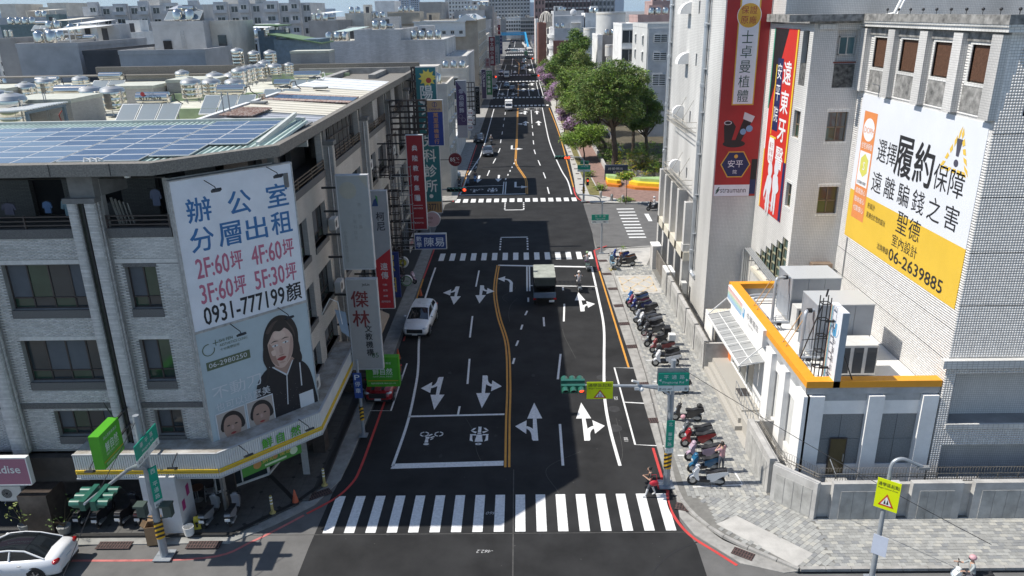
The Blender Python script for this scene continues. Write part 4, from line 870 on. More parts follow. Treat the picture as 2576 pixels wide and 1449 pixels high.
m_crs=mat('cream_sheet',(.66,.62,.52),.6,var=.1,vscale=.6);m_whs=mat('white_sheet',(.74,.75,.74),.55,var=.08,vscale=.6);m_grs=mat('grey_sheet',(.40,.42,.46),.6,var=.12,vscale=.8);m_rust=mat('rusty_sheet',(.55,.48,.42),.8,var=.7,vscale=3.5,col2=(.16,.05,.03),stretch=(3,.6,1));m_dsh=mat('dark_sheet',(.17,.18,.18),.7,var=.2)
sheet(-15.9,-11.0,40.6,44.2,16.85,16.5,m_grs,4);sheet(-12.9,-11.1,39.3,41.2,16.72,16.6,m_dsh,0);sheet(-16.2,-14.4,41.5,45.0,17.0,16.95,m_rust,8);sheet(-16.3,-11.0,44.25,49.5,16.95,16.55,m_crs,5)
sheet(-16.6,-11.1,50.3,51.3,16.9,16.6,m_rust,0);sheet(-16.5,-11.1,53.0,53.6,16.95,16.65,m_rust,0);sheet(-16.6,-11.0,53.7,58.5,16.95,16.55,m_crs,4);sheet(-16.6,-11.0,58.6,66.5,17.0,16.55,m_whs,4)
for k in range(6):b=B();x=-16.3+k*.88;b.add([(x,51.35,16.95-(x+16.3)*.055),(x+.85,51.35,16.9-(x+16.3)*.055),(x+.85,52.95,16.95-(x+16.3)*.055),(x,52.95,17.0-(x+16.3)*.055)],[(0,1,2,3)]);b.build('blue_skylight_panel',m_cell,A)
for k in range(3):b=B();b.box(-17.2,-16.9,40.6+9*k,48.8+9*k,15.75,16.95);b.build('roof_side_wall',m_whs,A)
for x,y in((-16.4,47.0),(-14.9,56.3)):b=B();b.box(x,x+.9,y,y+.8,17.0,17.1);b.build('roof_hatch',m_dsh,A)
for x in(-16.35,-16.0):b=B();b.cyl((x,42.7,17),(x,42.7,18.1),.035);b.build('roof_post',m_galv,A)
# concrete pergola ring beyond
b=B();b.box(-22,-11,78.5,78.9,16.3,17.0);b.box(-13.9,-13.3,72,81.5,16.3,16.8);b.box(-17.6,-17.0,70,81,16.3,16.8);b.build('pergola_beam',mat('grey_beam',(.33,.32,.30),.9,var=.3,vscale=1.5),A)
# tiled roof huts
def hut(x0,x1,y0,y1,z0,z1,door=False):
 b=B();b.box(x0,x1,y0,y1,z0,z1-.02);b.build('hut_wall',m_bwall,A);b=B();b.box(x0-.04,x1+.04,y0-.04,y1+.04,z1-.22,z1);
 u=x0
 while u<x1:b.box(u+.01,u+.09,y0-.06,y0-.03,z1-.24,z1+.01);u+=.11
 b.build('hut_coping',mat('pale_green_coping',(.52,.53,.46),.85,var=.2,vscale=2),A)
hut(-31.4,-27.1,46.8,50.5,15.7,17.5);hut(-31.9,-28.4,60.5,64,15.7,17.1);hut(-38.5,-35.6,54,57,15.7,17.6);hut(-28.2,-24.4,62.5,66,15.7,17.35);hut(-24.6,-20.5,85.2,88,15.7,18.4);hut(-27,-21,79.5,79.9,15.7,16.7)
b=B();b.tube([(-27.6,46.75,16.2),(-27.75,46.6,16.2),(-27.8,46.55,16.6),(-27.65,46.7,16.85)],.03);b.build('red_pipe',paint((.3,.03,.03)),A)
b=B()
for s in(0,.12):b.cyl((-28.6+s,46.7,15.7),(-28.6+s,46.7,17.9),.025)
b.box(-28.75,-28.3,46.68,46.72,17.1,17.13);b.build('conduit',m_galv,A)
# stainless water tanks and solar water heaters
m_inox=mat('stainless_steel',(.66,.635,.58),.13,1.0,var=.05,vscale=2);m_inoxd=mat('stainless_lid',(.58,.57,.54),.42,.9,var=.06)
m_coll=mat('solar_collector',(.17,.21,.24),.35,var=.12,vscale=1.2,spec=.4)
def water_tank(x,y,z,d,h,label,legs=.45):
 o=thing('water_tank',label,'water tank',(x,y,z),random.uniform(0,6),'stainless water tanks on the roofs');r=d/2;b=B();prof=[(r*.98,legs)]
 n=max(3,int(h/.35))
 for k in range(n):a=legs+h*k/n;c=legs+h*(k+1)/n;prof+=[(r*.985,a+.01),(r,a+.05),(r,c-.05),(r*.985,c-.01)]
 b.lathe(prof,(0,0,0),20);b.add([],[]);b.build('drum',m_inox,o)
 b=B();b.lathe([(r*1.02,legs+h),(r*.9,legs+h+.12*d),(r*.45,legs+h+.2*d),(r*.28,legs+h+.22*d),(r*.28,legs+h+.27*d),(0.01,legs+h+.28*d)],(0,0,0),20);b.build('lid',m_inoxd,o)
 b=B()
 for k in range(4):t=k*math.pi/2+.6;b.beam((r*.8*math.cos(t),r*.8*math.sin(t),0),(r*.9*math.cos(t),r*.9*math.sin(t),legs+.05),.04)
 b.lathe([(r*.9,legs*.4),(r*.94,legs*.4),(r*.94,legs*.4+.04),(r*.9,legs*.4+.04)],(0,0,0),14);b.build('stand',m_galv,o)
 b=B();b.cyl((r*1.06,0,.1),(r*1.06,0,legs+h+.1),.02);b.build('pipe',m_galv,o);return o
def heater(x,y,z,n,w_,label,lean=0.0,tank_d=.62,ln=2.0,tl=None,scale=1.0):
 o=thing('solar_water_heater',label,'water heater',(x,y,z),lean,'solar water heaters on the roofs');W_=n*w_
 tz=1.15*scale;ty=ln*.8*scale
 tl=tl or min(W_*.62,2.1)
 for k in range(n):
  x0=-W_/2+k*w_+.04;x1=x0+w_-.08;b=B()
  b.add([(x0,0,.12),(x1,0,.12),(x1,ty,tz),(x0,ty,tz),(x0,-.03,.2),(x1,-.03,.2),(x1,ty-.03,tz+.08),(x0,ty-.03,tz+.08)],[(0,3,2,1),(4,5,6,7),(0,1,5,4),(1,2,6,5),(2,3,7,6),(3,0,4,7)],0)
  zc=lambda yy:.212+(yy+.03)*(tz-.12)/ty;b.add([(x0+.04,.02,zc(.02)),(x1-.04,.02,zc(.02)),(x1-.04,ty-.08,zc(ty-.08)),(x0+.04,ty-.08,zc(ty-.08))],[(0,1,2,3)],1)
  b.build('collector',[m_alu,m_coll],o)
 b=B();r=tank_d/2;h0=-tl/2
 b.lathe([(.02,h0),(r*.7,h0+.0),(r,h0+.06),(r,h0+tl-.06),(r*.7,h0+tl),(.02,h0+tl)],(0,ty+.25,tz+r+.1),20,axis='x');b.build('cylinder',m_inox,o)
 b=B()
 for s in(-1,1):
  b.beam((s*W_*.4,ty,0),(s*W_*.4,ty,tz),.05);b.beam((s*W_*.4,0,.1),(s*W_*.4,ty,tz),.05);b.beam((s*tl*.35,ty+.25,tz-.1),(s*tl*.35,ty+.25,tz+.15),.06);b.beam((s*tl*.35,ty+.45,0),(s*tl*.35,ty+.3,tz+.1),.05)
 b.beam((-W_*.4,ty,tz-.05),(W_*.4,ty,tz-.05),.05);b.build('stand',m_galv,o)
 b=B();b.tube([(tl/2,ty+.25,tz+r*1.6),(tl/2+.25,ty+.25,tz+r*1.9),(tl/2+.35,ty+.1,tz+.3),(W_/2+.02,ty,tz+.02)],.035);b.build('hose',m_steel if random.random()<.5 else m_wmetal,o)
 return o
def P_(fn,x,y,Y):q=atY(*fn(x,y),Y);return q[0],Y,q[1]
def wt(fn,x,yb,wpx,ytop,Y,sc,lab,legs=.35):
 cx_,zb=atY(*fn(x,yb),Y);zt=atY(*fn(x,ytop),Y)[1];xr=atY(*fn(x+wpx/2,yb),Y)[0];xl=atY(*fn(x-wpx/2,yb),Y)[0];d=xr-xl
 zb0=min(zb,zt-d*.28-.6);water_tank(cx_,Y,max(zb0-legs,15.75 if Y<84 else 0),d,zt-d*.28-zb0+max(0,(zb0-legs)-max(zb0-legs,15.75 if Y<84 else 0)),lab,legs)
for args in((z1,130,1000,235,735,45.5,'large stainless tank at the left, tallest in the front row'),(z1,-10,960,200,705,49,'stainless tank cut by the left picture edge'),(z1,935,880,190,680,52.5,'stainless tank right of the pair behind the tiled hut'),(z1,755,860,180,678,53.5,'stainless tank, middle of the three behind the tiled hut'),(z1,580,860,185,680,54.5,'stainless tank, left of the three behind the tiled hut'),(z1,385,770,130,620,60,'slim stainless tank beside the leftmost heater'),(z1,660,700,125,605,70,'stainless tank whose lid shows behind a flat hut'),(z1,1560,790,160,620,55,'stainless tank right of the tiled hut with the numbered heater'),(z1,1720,760,150,622,57,'stainless tank with a red label'),(z1,1905,760,150,622,59,'stainless tank behind the right heater cylinder'),(z1,250,900,150,690,56,'stainless tank between the leftmost big one and the hut'),(z1,1480,640,110,560,74,'stainless tank lid left of the labelled group'),(z2,330,700,120,560,76,'tank in the second receding row, front'),(z2,560,690,90,585,74,'small tank right of the receding row'),(z1,1740,650,140,575,66,'low stainless tank behind the labelled one'),(z1,1880,650,140,575,66,'low stainless tank, right of its neighbour behind the labelled one'),(z2,95,790,140,628,60,'stainless tank at the front of the receding tank row'),(z2,155,775,120,615,63,'second stainless tank in the receding row'),(z2,210,760,110,605,66,'third stainless tank in the receding row'),(z2,280,740,130,592,69.5,'fourth stainless tank in the receding row'),(z2,425,700,130,590,70,'stainless tank behind the two-collector heater'),(z2,80,615,115,445,88,'tall stainless tank, left of three beyond the roof'),(z2,232,590,115,470,88,'tall stainless tank, middle of three beyond the roof'),(z2,383,590,115,466,88,'tall stainless tank, right of three beyond the roof')):wt(*args[:6],0,args[6])
b=B();b.cyl((-21.75,47.5,15.75),(-21.75,47.5,17.35),.32,.26,n=16);tag(b.build('upright_cylinder',m_inox),'slim upright stainless cylinder beside the green parapet','cylinder')
b=B();b.cyl((-16.9,51,15.75),(-16.9,51,17.25),.24,n=16);tag(b.build('upright_cylinder',m_inox),'slim upright stainless cylinder right of the triple collector heater','cylinder')
hx=lambda fn,x,y,Y:atY(*fn(x,y),Y)[0]
h1=heater(hx(z1,1180,990,45),44.6,16.0,3,1.2,'three-collector solar water heater with red emblem and phone number on its cylinder',tl=2.0)
fh=fS(-1.0,1.85-.32,1.46);b=B();disc(b,fh,.55,.32,.13,0,.02);text(b,fh,'信英',.85,.22,.2,1,.02);text(b,fh,'82379678',.3,-.05,.22,2,.005,w=1.3);b.build('cylinder_print',[paint((.5,.05,.05)),paint((.25,.3,.35)),paint((.02,.02,.04))],h1)
heater(hx(z1,1800,880,50),50.2,15.9,3,1.15,'three-collector solar water heater with pale blue characters, right of the numbered one',tl=1.9)
heater(hx(z2,430,880,54),54,15.9,2,1.3,'two-collector solar water heater at the roof middle',tl=1.25);heater(hx(z2,680,815,62),62,15.9,2,1.3,'solar water heater with large cylinder at the far right of the roof',tl=2.2)
heater(hx(z1,290,740,62),62,15.8,2,1.4,'solar water heater at the far left of the roof',tl=1.9);heater(hx(z1,830,760,66),66,15.8,2,1.4,'solar water heater before the dark grey wall',tl=2.0);heater(hx(z1,510,820,52),51.5,15.8,2,1.3,'low solar water heater behind the tiled hut',tl=2.3,tank_d=.75)
o=thing('steel_canopy','small ribbed canopy on blue posts at the left roof edge','canopy',(-25.5,38,0));b=B()
for k in range(16):y=38+k*.28;b.add([(-30,y,17.2),(-24.6,y,17.75),(-24.6,y+.15,17.75),(-30,y+.15,17.2),(-30,y,17.26),(-24.6,y,17.81),(-24.6,y+.15,17.81),(-30,y+.15,17.26)],[(4,5,6,7),(0,1,5,4),(2,3,7,6),(1,2,6,5)])
b=B()
for k in range(16):y=42.5+k*.25;b.add([(-6.5,y-38,17.1),(-1.5,y-38,17.35),(-1.5,y-37.87,17.35),(-6.5,y-37.87,17.1),(-6.5,y-38,17.16),(-1.5,y-38,17.41),(-1.5,y-37.87,17.41),(-6.5,y-37.87,17.16)],[(0,3,2,1),(4,5,6,7),(0,1,5,4),(1,2,6,5),(2,3,7,6)])
b.build('ribbed_sheet',m_whs,o);b=B();b.beam((-1.7,4.6,15.75),(-1.7,4.6,17.2),.16);b.beam((-1.7,8.2,15.75),(-1.7,8.2,17.2),.16);b.beam((-1.7,4.5,17.2),(-1.7,8.4,17.2),.12);b.build('post',mat('blue_grey_steel',(.12,.17,.22),.5,var=.2),o)
# air conditioners on the road front
m_ac=mat('ac_white',(.62,.62,.60),.5,var=.12,vscale=2)
def ac_unit(x,y,z,rz,label,w_=.85,d_=.35,h_=.62,group='outdoor air-conditioner units'):
 o=thing('air_conditioner',label,'air conditioner',(x,y,z),rz,group);b=B();b.box(-w_/2,w_/2,-d_/2,d_/2,0,h_);b.build('case',m_ac,o)
 b=B();f0=fS(0,-d_/2,h_/2);disc(b,f0,-w_*.12,0,h_*.4,0,.006,r0=h_*.34);disc(b,f0,-w_*.12,0,h_*.32,1,.004)
 for k in range(5):disc(b,f0,-w_*.12,0,h_*(.1+.05*k),0,.008+.0002*k,r0=h_*(.09+.05*k))
 b.build('fan_grille',[m_ac,m_dark],o);b=B();b.beam((-w_*.4,-.1,-.25),(-w_*.4,.2,0),.03);b.beam((w_*.4,-.1,-.25),(w_*.4,.2,0),.03);b.beam((-w_*.45,-d_/2,-.02),(w_*.45,-d_/2,-.02),.03);b.build('bracket',m_galv,o);return o
rE=math.pi/2
for y,z,lab in((41.3,10.75,'air conditioner beside the rental billboard, fourth floor'),(41.2,7.1,'air conditioner behind the blank cream sign'),(52.5,11.9,'air conditioner on the road front near the grille'),(62.6,11.2,'air conditioner high on the road front by the scaffold'),(34.4,4.3,'air conditioner beside the portrait billboard')):ac_unit(XR+.35,y,z,rE-.0,lab)
ac_unit(-17.7,31.3,1.9,0,'upper air conditioner behind the left traffic lights',1.0,.35,.6);ac_unit(-17.7,31.2,1.2,0,'lower air conditioner behind the left traffic lights',1.0,.35,.6);ac_unit(-23.3,29.3,1.55,0,'air conditioner below the pink sign at the left edge',1.1,.4,.75)
# small potted things in the arcade
def pot_plant(x,y,z,h_,r,label,n=40,col=(.10,.17,.03),bare=False):
 o=thing('potted_plant',label,'plant',(x,y,z));b=B();b.lathe([(.02,0),(r*.8,0),(r,h_*.4),(r*.9,h_*.42),(r*.85,h_*.36),(.02,h_*.36)],(0,0,0),14);b.build('pot',mat('grey_pot',(.3,.31,.3),.7,var=.2),o)
 b=B();tips=[]
 for k in range(7):
  t=k*.9;e=(r*1.6*math.cos(t)*random.uniform(.6,1.5),r*1.6*math.sin(t)*random.uniform(.6,1.5),h_*random.uniform(.8,1.5));b.tube([(0,0,h_*.35),(e[0]*.4,e[1]*.4,h_*.7),e],[.02,.014,.006]);tips.append(e)
 b.build('stem',mat('twig',(.16,.12,.07),.9),o);b=B()
 for k in range(n):
  e=random.choice(tips);c=Vector(e)+Vector((random.gauss(0,.12),random.gauss(0,.12),random.gauss(0,.12)));a=Vector((random.gauss(0,1),random.gauss(0,1),random.gauss(0,.6))).normalized();d=a.orthogonal().normalized();l=random.uniform(.05,.1)
  b.add([c-a*l,c+d*l*.4,c+a*l,c-d*l*.4],[(0,1,2,3)])
 b.build('leaves',mat('pot_leaf_%d'%int(col[0]*100),col,.6,var=.4,vscale=9),o)
pot_plant(-20.9,28.65,.15,.9,.3,'twisted shrub in a grey pot by the brown pier',30);pot_plant(-22.7,28.7,.15,1.1,.28,'leafy plant in a pot left of the brown pier',90,(.2,.24,.05))
o=thing('cardboard_box','open brown cardboard box standing behind the left traffic pole','box',(-16.5,28.05,.05),.15);b=B()
for(x0,x1,y0,y1)in((-.3,.3,-.25,-.235),(-.3,.3,.235,.25),(-.3,-.285,-.25,.25),(.285,.3,-.25,.25)):b.box(x0,x1,y0,y1,0,.95)
b.box(-.3,.3,-.25,.25,0,.02);b.build('carton',mat('cardboard',(.34,.22,.12),.85,var=.15,vscale=3),o);b=B();b.add([(-.3,.25,.95),(.3,.25,.95),(.28,.42,1.12),(-.28,.42,1.12)],[(0,1,2,3)]);b.add([(-.3,-.25,.95),(-.3,.25,.95),(-.46,.22,1.08),(-.46,-.22,1.08)],[(0,1,2,3)]);b.build('flap',MATS['cardboard'],o)
b=B();b.lathe([(.02,0),(.2,0),(.24,.42),(.22,.42),(.19,.04),(.02,.04)],(-15.15,28.45,.15),16);tag(b.build('white_bucket',m_wmetal),'white plastic bucket beside the white pier','bucket')
o=thing('floor_sign','yellow folding caution sign beside the white pier','sign',(-14.95,28.9,.15),.3);b=B();b.add([(-.16,-.15,0),(.16,-.15,0),(.12,0,.62),(-.12,0,.62)],[(0,1,2,3)]);b.add([(-.16,.15,0),(.16,.15,0),(.12,0,.62),(-.12,0,.62)],[(0,1,2,3)]);b.build('board',paint((.62,.5,.05)),o);b=B();f0=frame((-.1,-.12,.1),(1,0,0),(0,-1,.25));disc(b,f0,.1,.22,.07,0,.03);frect(b,f0,.06,.14,.02,.14,0,.03);b.build('symbol',m_steel,o)
def bollard(x,y,label):
 o=thing('bollard',label,'bollard',(x,y,.15),0,'yellow striped bollards');b=B();b.lathe([(.16,0),(.14,.05),(.07,.08),(.06,.9),(.05,.95),(.01,.97)],(0,0,0),12);b.build('post',mat('bollard_yellow',(.42,.34,.12),.7,var=.3,vscale=6),o);b=B()
 for z in(.5,.68,.84):b.lathe([(.066,z),(.066,z+.07)],(0,0,0),12)
 b.build('stripe',m_wmetal,o)
bollard(-11.85,29.95,'yellow bollard nearest the zebra crossing on the dark corner floor');bollard(-9.95,32.15,'yellow bollard at the kerb bend behind the first one')
def cone(x,y,z,label,s=1.0):
 o=thing('traffic_cone',label,'traffic cone',(x,y,z),0,'orange traffic cones');b=B();b.box(-.2*s,.2*s,-.2*s,.2*s,0,.04);b.build('base',m_steel,o);b=B();b.lathe([(.15*s,.04),(.03*s,.68*s),(.01,.7*s)],(0,0,0),14);b.build('cone_body',mat('cone_orange',(.48,.1,.045),.6,var=.2),o)
cone(-11.0,30.75,.16,'dull orange cone on the corner floor between two bollards');cone(*G(*crop(1200,900,600/1242)(918,535)),.05,'orange cone on the left edge line behind the white SUV');cone(*G(*crop(1200,900,600/1242)(737,1045)),.05,'orange cone beside the red car',1.1)
# cafe table and chairs
def chair(x,y,rz,label):
 o=thing('cafe_chair',label,'chair',(x,y,.15),rz,'metal cafe chairs');b=B();b.tube([(-.24,.22,0),(-.24,.2,.45),(-.24,.28,.85),(.24,.28,.85),(.24,.2,.45),(.24,.22,0)],.015);b.build('back_frame',m_alu,o);b=B();b.box(-.24,.24,-.22,.22,.43,.46);b.build('seat',m_alu,o)
 for s in(-.22,.22):b=B();b.cyl((s,-.22,0),(s,-.2,.64),.014);b.build('leg',m_alu,o)
chair(-16.2,31.0,1.2,'metal cafe chair left of the round table');chair(-15.2,31.1,-1.2,'metal cafe chair right of the round table')
o=thing('cafe_table','small round brown cafe table behind the white pier','table',(-15.75,31.0,.15));b=B();b.cyl((0,0,.7),(0,0,.73),.32,n=20);b.build('top',mat('brown_laminate',(.16,.08,.05),.5),o);b=B();b.cyl((0,0,.02),(0,0,.7),.025);b.cyl((0,0,0),(0,0,.03),.22,n=16);b.build('stand',m_alu,o)
# ================================================================ right side: boundary wall, telecom office, tiled tower blocks
m_wc=mat('wall_concrete',(.46,.45,.43),.9,var=.28,vscale=1.1,bump=.25,bscale=18);m_wcd=mat('wall_concrete_panel',(.40,.395,.375),.9,var=.35,vscale=1.3,bump=.3,bscale=14)
m_wp=mat('white_render',(.84,.83,.81),.8,var=.10,vscale=1.2,bump=.25,bscale=12);m_or=mat('orange_coping',(.78,.33,.02),.5,var=.06);m_spk=mat('speckled_grey_panel',(.22,.235,.245),.6,var=.3,vscale=18)
m_ltile=[mat('ivory_tile',(.72,.70,.675),.35,var=.1,vscale=4),mat('ivory_tile_b',(.68,.665,.645),.35,var=.1,vscale=4),mat('ivory_tile_c',(.76,.745,.72),.35,var=.1,vscale=4)]
m_lgs=mat('sunlit_tile_grout',(.56,.55,.53),.95,var=.25,vscale=1);m_lgr=mat('shade_tile_grout',(.30,.295,.29),.95,var=.25,vscale=1)  # one grout, coloured lighter for the sunlit side and darker for the shaded front
m_lt=tiled('ivory_tile_wall',(.70,.685,.66),(.40,.39,.38),.10,.10,.09,rough=.4,var=.06);m_ltw=tiled('ivory_strip_wall',(.76,.75,.72),(.45,.44,.42),.23,.11,.12,off=.0,rough=.45,var=.05)
m_mild=mat('mildewed_concrete',(.40,.39,.37),.95,var=.8,vscale=2.6,col2=(.07,.07,.068),bump=.35,bscale=22,detail=8)
m_mild2=mat('mildewed_dark_concrete',(.20,.20,.19),.95,var=.8,vscale=5,col2=(.025,.025,.025),bump=.35,bscale=22,detail=8)
# boundary wall
BW=thing('boundary_wall','low grey concrete panel wall with spiked railing along the right pavement','wall')
wl=[(11.62,65.0),(11.62,44.9)];
b=B();b.box(11.72,11.9,44.7,60.1,.1,1.75);b.box(11.5,11.75,44.55,44.75,.1,2.0);b.box(11.5,13.0,44.5,44.7,.1,2.0);b.box(13.05,60,29.4,29.6,.1,1.8);b.add([],[]);b.prism([(11.75,31.2),(11.75,35.0),(11.95,35.0),(11.95,31.2)],.1,1.85);b.prism([(11.7,31.2),(11.95,31.2),(13.2,29.6),(13.2,29.35)],.1,1.8);b.box(11.75,13.0,34.9,35.05,.1,1.9);b.build('recessed_wall',m_wc,BW)
def panel(p,q,z=2.0,t=.28,n=4,inset=.35):
 L0=math.dist(p,q);u_=((q[0]-p[0])/L0,(q[1]-p[1])/L0,0);fr=frame((p[0],p[1],.11),u_,(u_[1],-u_[0],0))
 b=B();b.fbox(fr,0,L0,0,z-.11,-t,0,0);b.build('wall_panel',m_wc,BW);i0=inset if L0>2 else.2;w_=(L0-2*i0)/n
 for k in range(n):b=B();b.fbox(fr,i0+k*w_+.012,i0+(k+1)*w_-.012,.04,z-.5,0,.018);b.build('panel_board',m_wcd,BW)
ys=[59.9,57.9,56.3,53.6,50.6,47.7]
panel((11.5,60.2),(11.5,58.3),n=3);
for k in range(1,6):panel((11.5,ys[k]-.12),(11.5,(ys+[44.8])[k+1]+.12))
panel((11.5,35.0),(11.5,31.25),n=4);panel((11.5,30.75),(12.98,29.15),n=4,inset=.2)
for x0,x1 in((13.7,16.67),(17.2,19.45),(19.95,22.9),(23.4,26.3)):panel((x0,29.15),(x1,29.15),n=4)
def railing(pts,z,name='spiked_railing',step=.13,spikes=True):
 L0=0;b=B()
 for i in range(len(pts)-1):
  p,q=Vector((*pts[i],0)),Vector((*pts[i+1],0));d=(q-p);L=d.length;u_=d.normalized();n_=Vector((u_.y,-u_.x,0))
  for dz in(.08,.22):b.beam(p+Vector((0,0,z+dz)),q+Vector((0,0,z+dz)),.03)
  k=0
  while k*step<L:
   c=p+u_*(k*step);b.tube([c+Vector((0,0,z)),c+Vector((0,0,z+.5)),c+Vector((0,0,z+.62))+n_*.08,c+Vector((0,0,z+.68))+n_*.2],.009,4);k+=1
   if k%7==0:b.beam(c+Vector((0,0,z)),c+Vector((0,0,z+.25)),.05)
 return b.build(name,mat('rusty_grey_iron',(.27,.25,.22),.7,.3,var=.3,vscale=8),BW)
railing([(12.1,34.9),(12.1,31.4),(13.3,29.9),(30,29.9)],1.78);railing([(11.75,59.9),(11.75,44.9)],1.85,step=.16)
GP=thing('gate_pier','white tiled gate pier at the far end of the boundary wall','pier',(0,0,0));b=B();b.box(11.5,12.2,65.0,66.3,.1,2.2);b.build('pier',m_lt,GP);b=B();b.box(11.45,12.25,64.95,66.35,2.2,2.28);b.build('cap',m_wp,GP)
GP=thing('gate_pier','cream gate pier next to the sliding gate, nearer one','pier');b=B();b.box(11.5,12.2,58.3,60.1,2.0,2.1);b.box(11.9,12.2,58.4,60.0,.1,2.0);b.build('pier',m_wp,GP)
G_=thing('sliding_gate','brown-grey metal sliding gate between the two piers','gate');b=B();b.beam((11.85,60.2,.3),(11.85,65,.3),.06);b.beam((11.85,60.2,1.9),(11.85,65,1.9),.06);b.build('gate_frame',MATS['rusty_grey_iron'],G_)
for k in range(16):b=B();b.box(11.84,11.87,60.25+k*.3,60.5+k*.3,.3,1.88);b.build('gate_board',mat('grey_brown_board',(.2,.18,.16),.8,var=.3),G_)
# telecom office
T=thing('telecom_office','low white office with bright orange roof coping and rooftop chillers','building')
TX,TY=13.0,31.5;fT=fS(TX,TY,0);fTW=fW(TX,44.9,0)
b=B();b.wall(fT,5.85,5.3,[(.68,2.72,1.5,4.2),(3.4,5.15,1.5,4.2)],.12,0,0);
b.wall(fTW,13.4,5.3,[(1.0,5.6,1.0,3.4),(8.9,10.1,1.6,4.3),(11.0,12.4,1.4,4.1)],.2);b.box(TX+.02,18.9,44.85,44.95,0,5.3);b.build('wall',m_wp,T)
b=B();b.box(TX+.35,18.9,31.85,44.8,4.9,5.1);b.build('roof_deck',mat('white_roof_coating',(.74,.74,.72),.8,var=.12,vscale=.8),T);b=B();b.box(TX+.3,18.8,31.8,44.7,.1,4.85);b.build('inner_core',m_dark,T)
b=B();b.box(TX-.12,TX-.01,31.4,44.9,5.3,5.62);b.box(TX-.12,18.9,TY-.12,TY-.01,5.3,5.62);b.box(TX-.01,TX+.3,TY-.01,44.9,4.9,5.66);b.box(TX+.3,18.9,TY-.01,TY+.28,4.9,5.66);b.box(TX+.3,17,44.6,44.9,4.9,5.66);b.build('grey_fascia',mat('grey_fascia',(.40,.41,.42),.8,var=.25,vscale=1.5),T)
b=B()
for(x0,x1,y0,y1)in((TX-.2,TX+.34,TY-.2,45.0),(TX+.34,18.9,TY-.2,TY+.32),(TX+.34,15.6,44.55,45.0)):b.prism([(x0,y0),(x1,y0),(x1,y1),(x0,y1)],5.66,5.98)
b.build('orange_coping',m_or,T)
for x0,x1 in((TX-.1,13.68),(15.7,16.4),(18.15,18.85)):b=B();b.box(x0,x1,TY-.28,TY,0,5.25);b.build('pillar',m_wp,T)
for y0,y1 in((TY-.28,32.3),(33.8,34.6),(35.9,36.9)):b=B();b.box(TX-.28,TX,y0,y1,0,5.25);b.build('pillar',m_wp,T)
b=B();b.fbox(fT,.68,2.72,1.5,4.2,-.12,-.1);b.fbox(fT,3.4,5.15,1.5,4.2,-.12,-.1);b.build('dark_joint',m_dark,T)
for(u0,u1)in((.68,2.72),(3.4,5.15)):
 um=(u0+u1)/2
 for(a,c)in((u0,um),(um,u1)):
  for(e,g)in((1.5,2.85),(2.85,4.2)):b=B();b.fbox(fT,a+.01,c-.01,e+.01,g-.01,-.1,-.06);b.build('stone_panel',m_spk,T)
for(u0,u1,v0,v1)in((8.9,10.1,1.6,4.3),(11.0,12.4,1.4,4.1)):b=B();b.fbox(fTW,u0+.04,u1-.04,v0+.04,v1-.04,-.18,-.1);b.build('pale_panel',mat('pale_stone',(.62,.62,.60),.7,var=.1,vscale=4),T)
d_=B();d_.fbox(fT,1.28,2.08,.95,2.95,.0,.05);dr=d_.build('door',m_frame,T);b=B();b.fbox(fT,1.33,2.03,1.05,2.9,.05,.06);b.build('glass',mat('amber_glass',(.13,.10,.05),.1,var=.2,vscale=1.4),dr);b=B();b.fbox(fT,1.96,2.0,1.7,2.1,.06,.1);b.build('handle',m_alu,dr)
b=B();b.box(14.2,15.15,30.2,31.2,.1,.95);b.build('landing',m_wc,T);b=B();[b.tube([(x,30.25,.95),(x,30.25,1.75)],.015,5)for x in np.arange(14.2,15.2,.12)];b.tube([(14.2,31.0,2.1),(14.2,30.25,1.8),(15.15,30.25,1.8),(15.9,30.25,1.1)],.025);b.build('handrail',m_galv,T)
for(u0,u1)in((1.05,2.5),(2.55,4.0),(4.05,5.5)):b=B();b.fbox(fTW,u0,u1,1.0,3.35,-.15,-.12);b.build('entrance_glass',m_glass,T)
b=B();[b.fbox(fTW,u,u+.06,1.0,3.4,-.14,-.06)for u in(1.0,2.5,4.0,5.5)];b.build('entrance_frame',m_wmetal,T);b=B();b.fbox(fTW,.2,.95,1.0,3.0,.0,.03);b.build('orange_board',paint((.7,.2,.04)),T)
# porch and steps
PO=thing('porch_steps','speckled terrazzo porch with steps before the office entrance','steps');m_tz=mat('terrazzo',(.43,.41,.37),.85,var=.2,vscale=22)
for k,(x0,z)in enumerate(((11.5,.4),(11.75,.7),(12.0,1.0))):b=B();b.box(x0,13.0,37.0+k*.35,44.5,.1,z);b.build('step',m_tz,PO)
b=B();b.prism([(11.9,35.1),(13.0,35.1),(13.0,38.4),(11.9,38.4)],.1,.9);b.prism([(11.5,35.2),(11.9,35.2),(11.9,37.2),(11.5,37.2)],.1,.13);b.build('ramp',m_tz,PO)
b=B();b.box(12.35,12.95,39.3,40.3,1.0,1.015);tag(b.build('door_mat',mat('mat_dark',(.05,.045,.045),.95,var=.2)),'dark door mat on the porch','mat')
def handrail(pts,label,mid=3):
 o=thing('handrail',label,'handrail',(0,0,0),0,'tubular handrails by the porch');b=B()
 for i in range(len(pts)-1):
  p,q=Vector(pts[i]),Vector(pts[i+1]);b.tube([p+Vector((0,0,.85)),q+Vector((0,0,.85))],.018,6);b.tube([p+Vector((0,0,.1)),q+Vector((0,0,.1))],.014,5);n=max(2,int((q-p).length/.45))
  for k in range(n+1):c=p.lerp(q,k/n);b.tube([c,c+Vector((0,0,.85))],.013,5)
 b.build('rail',m_galv,o)
handrail([(12.15,39.6,1.0),(12.1,36.0,.8),(12.1,35.2,.2)],'outer handrail of the porch ramp');handrail([(12.75,39.4,1.0),(12.75,35.6,.9)],'inner handrail beside the white wall')
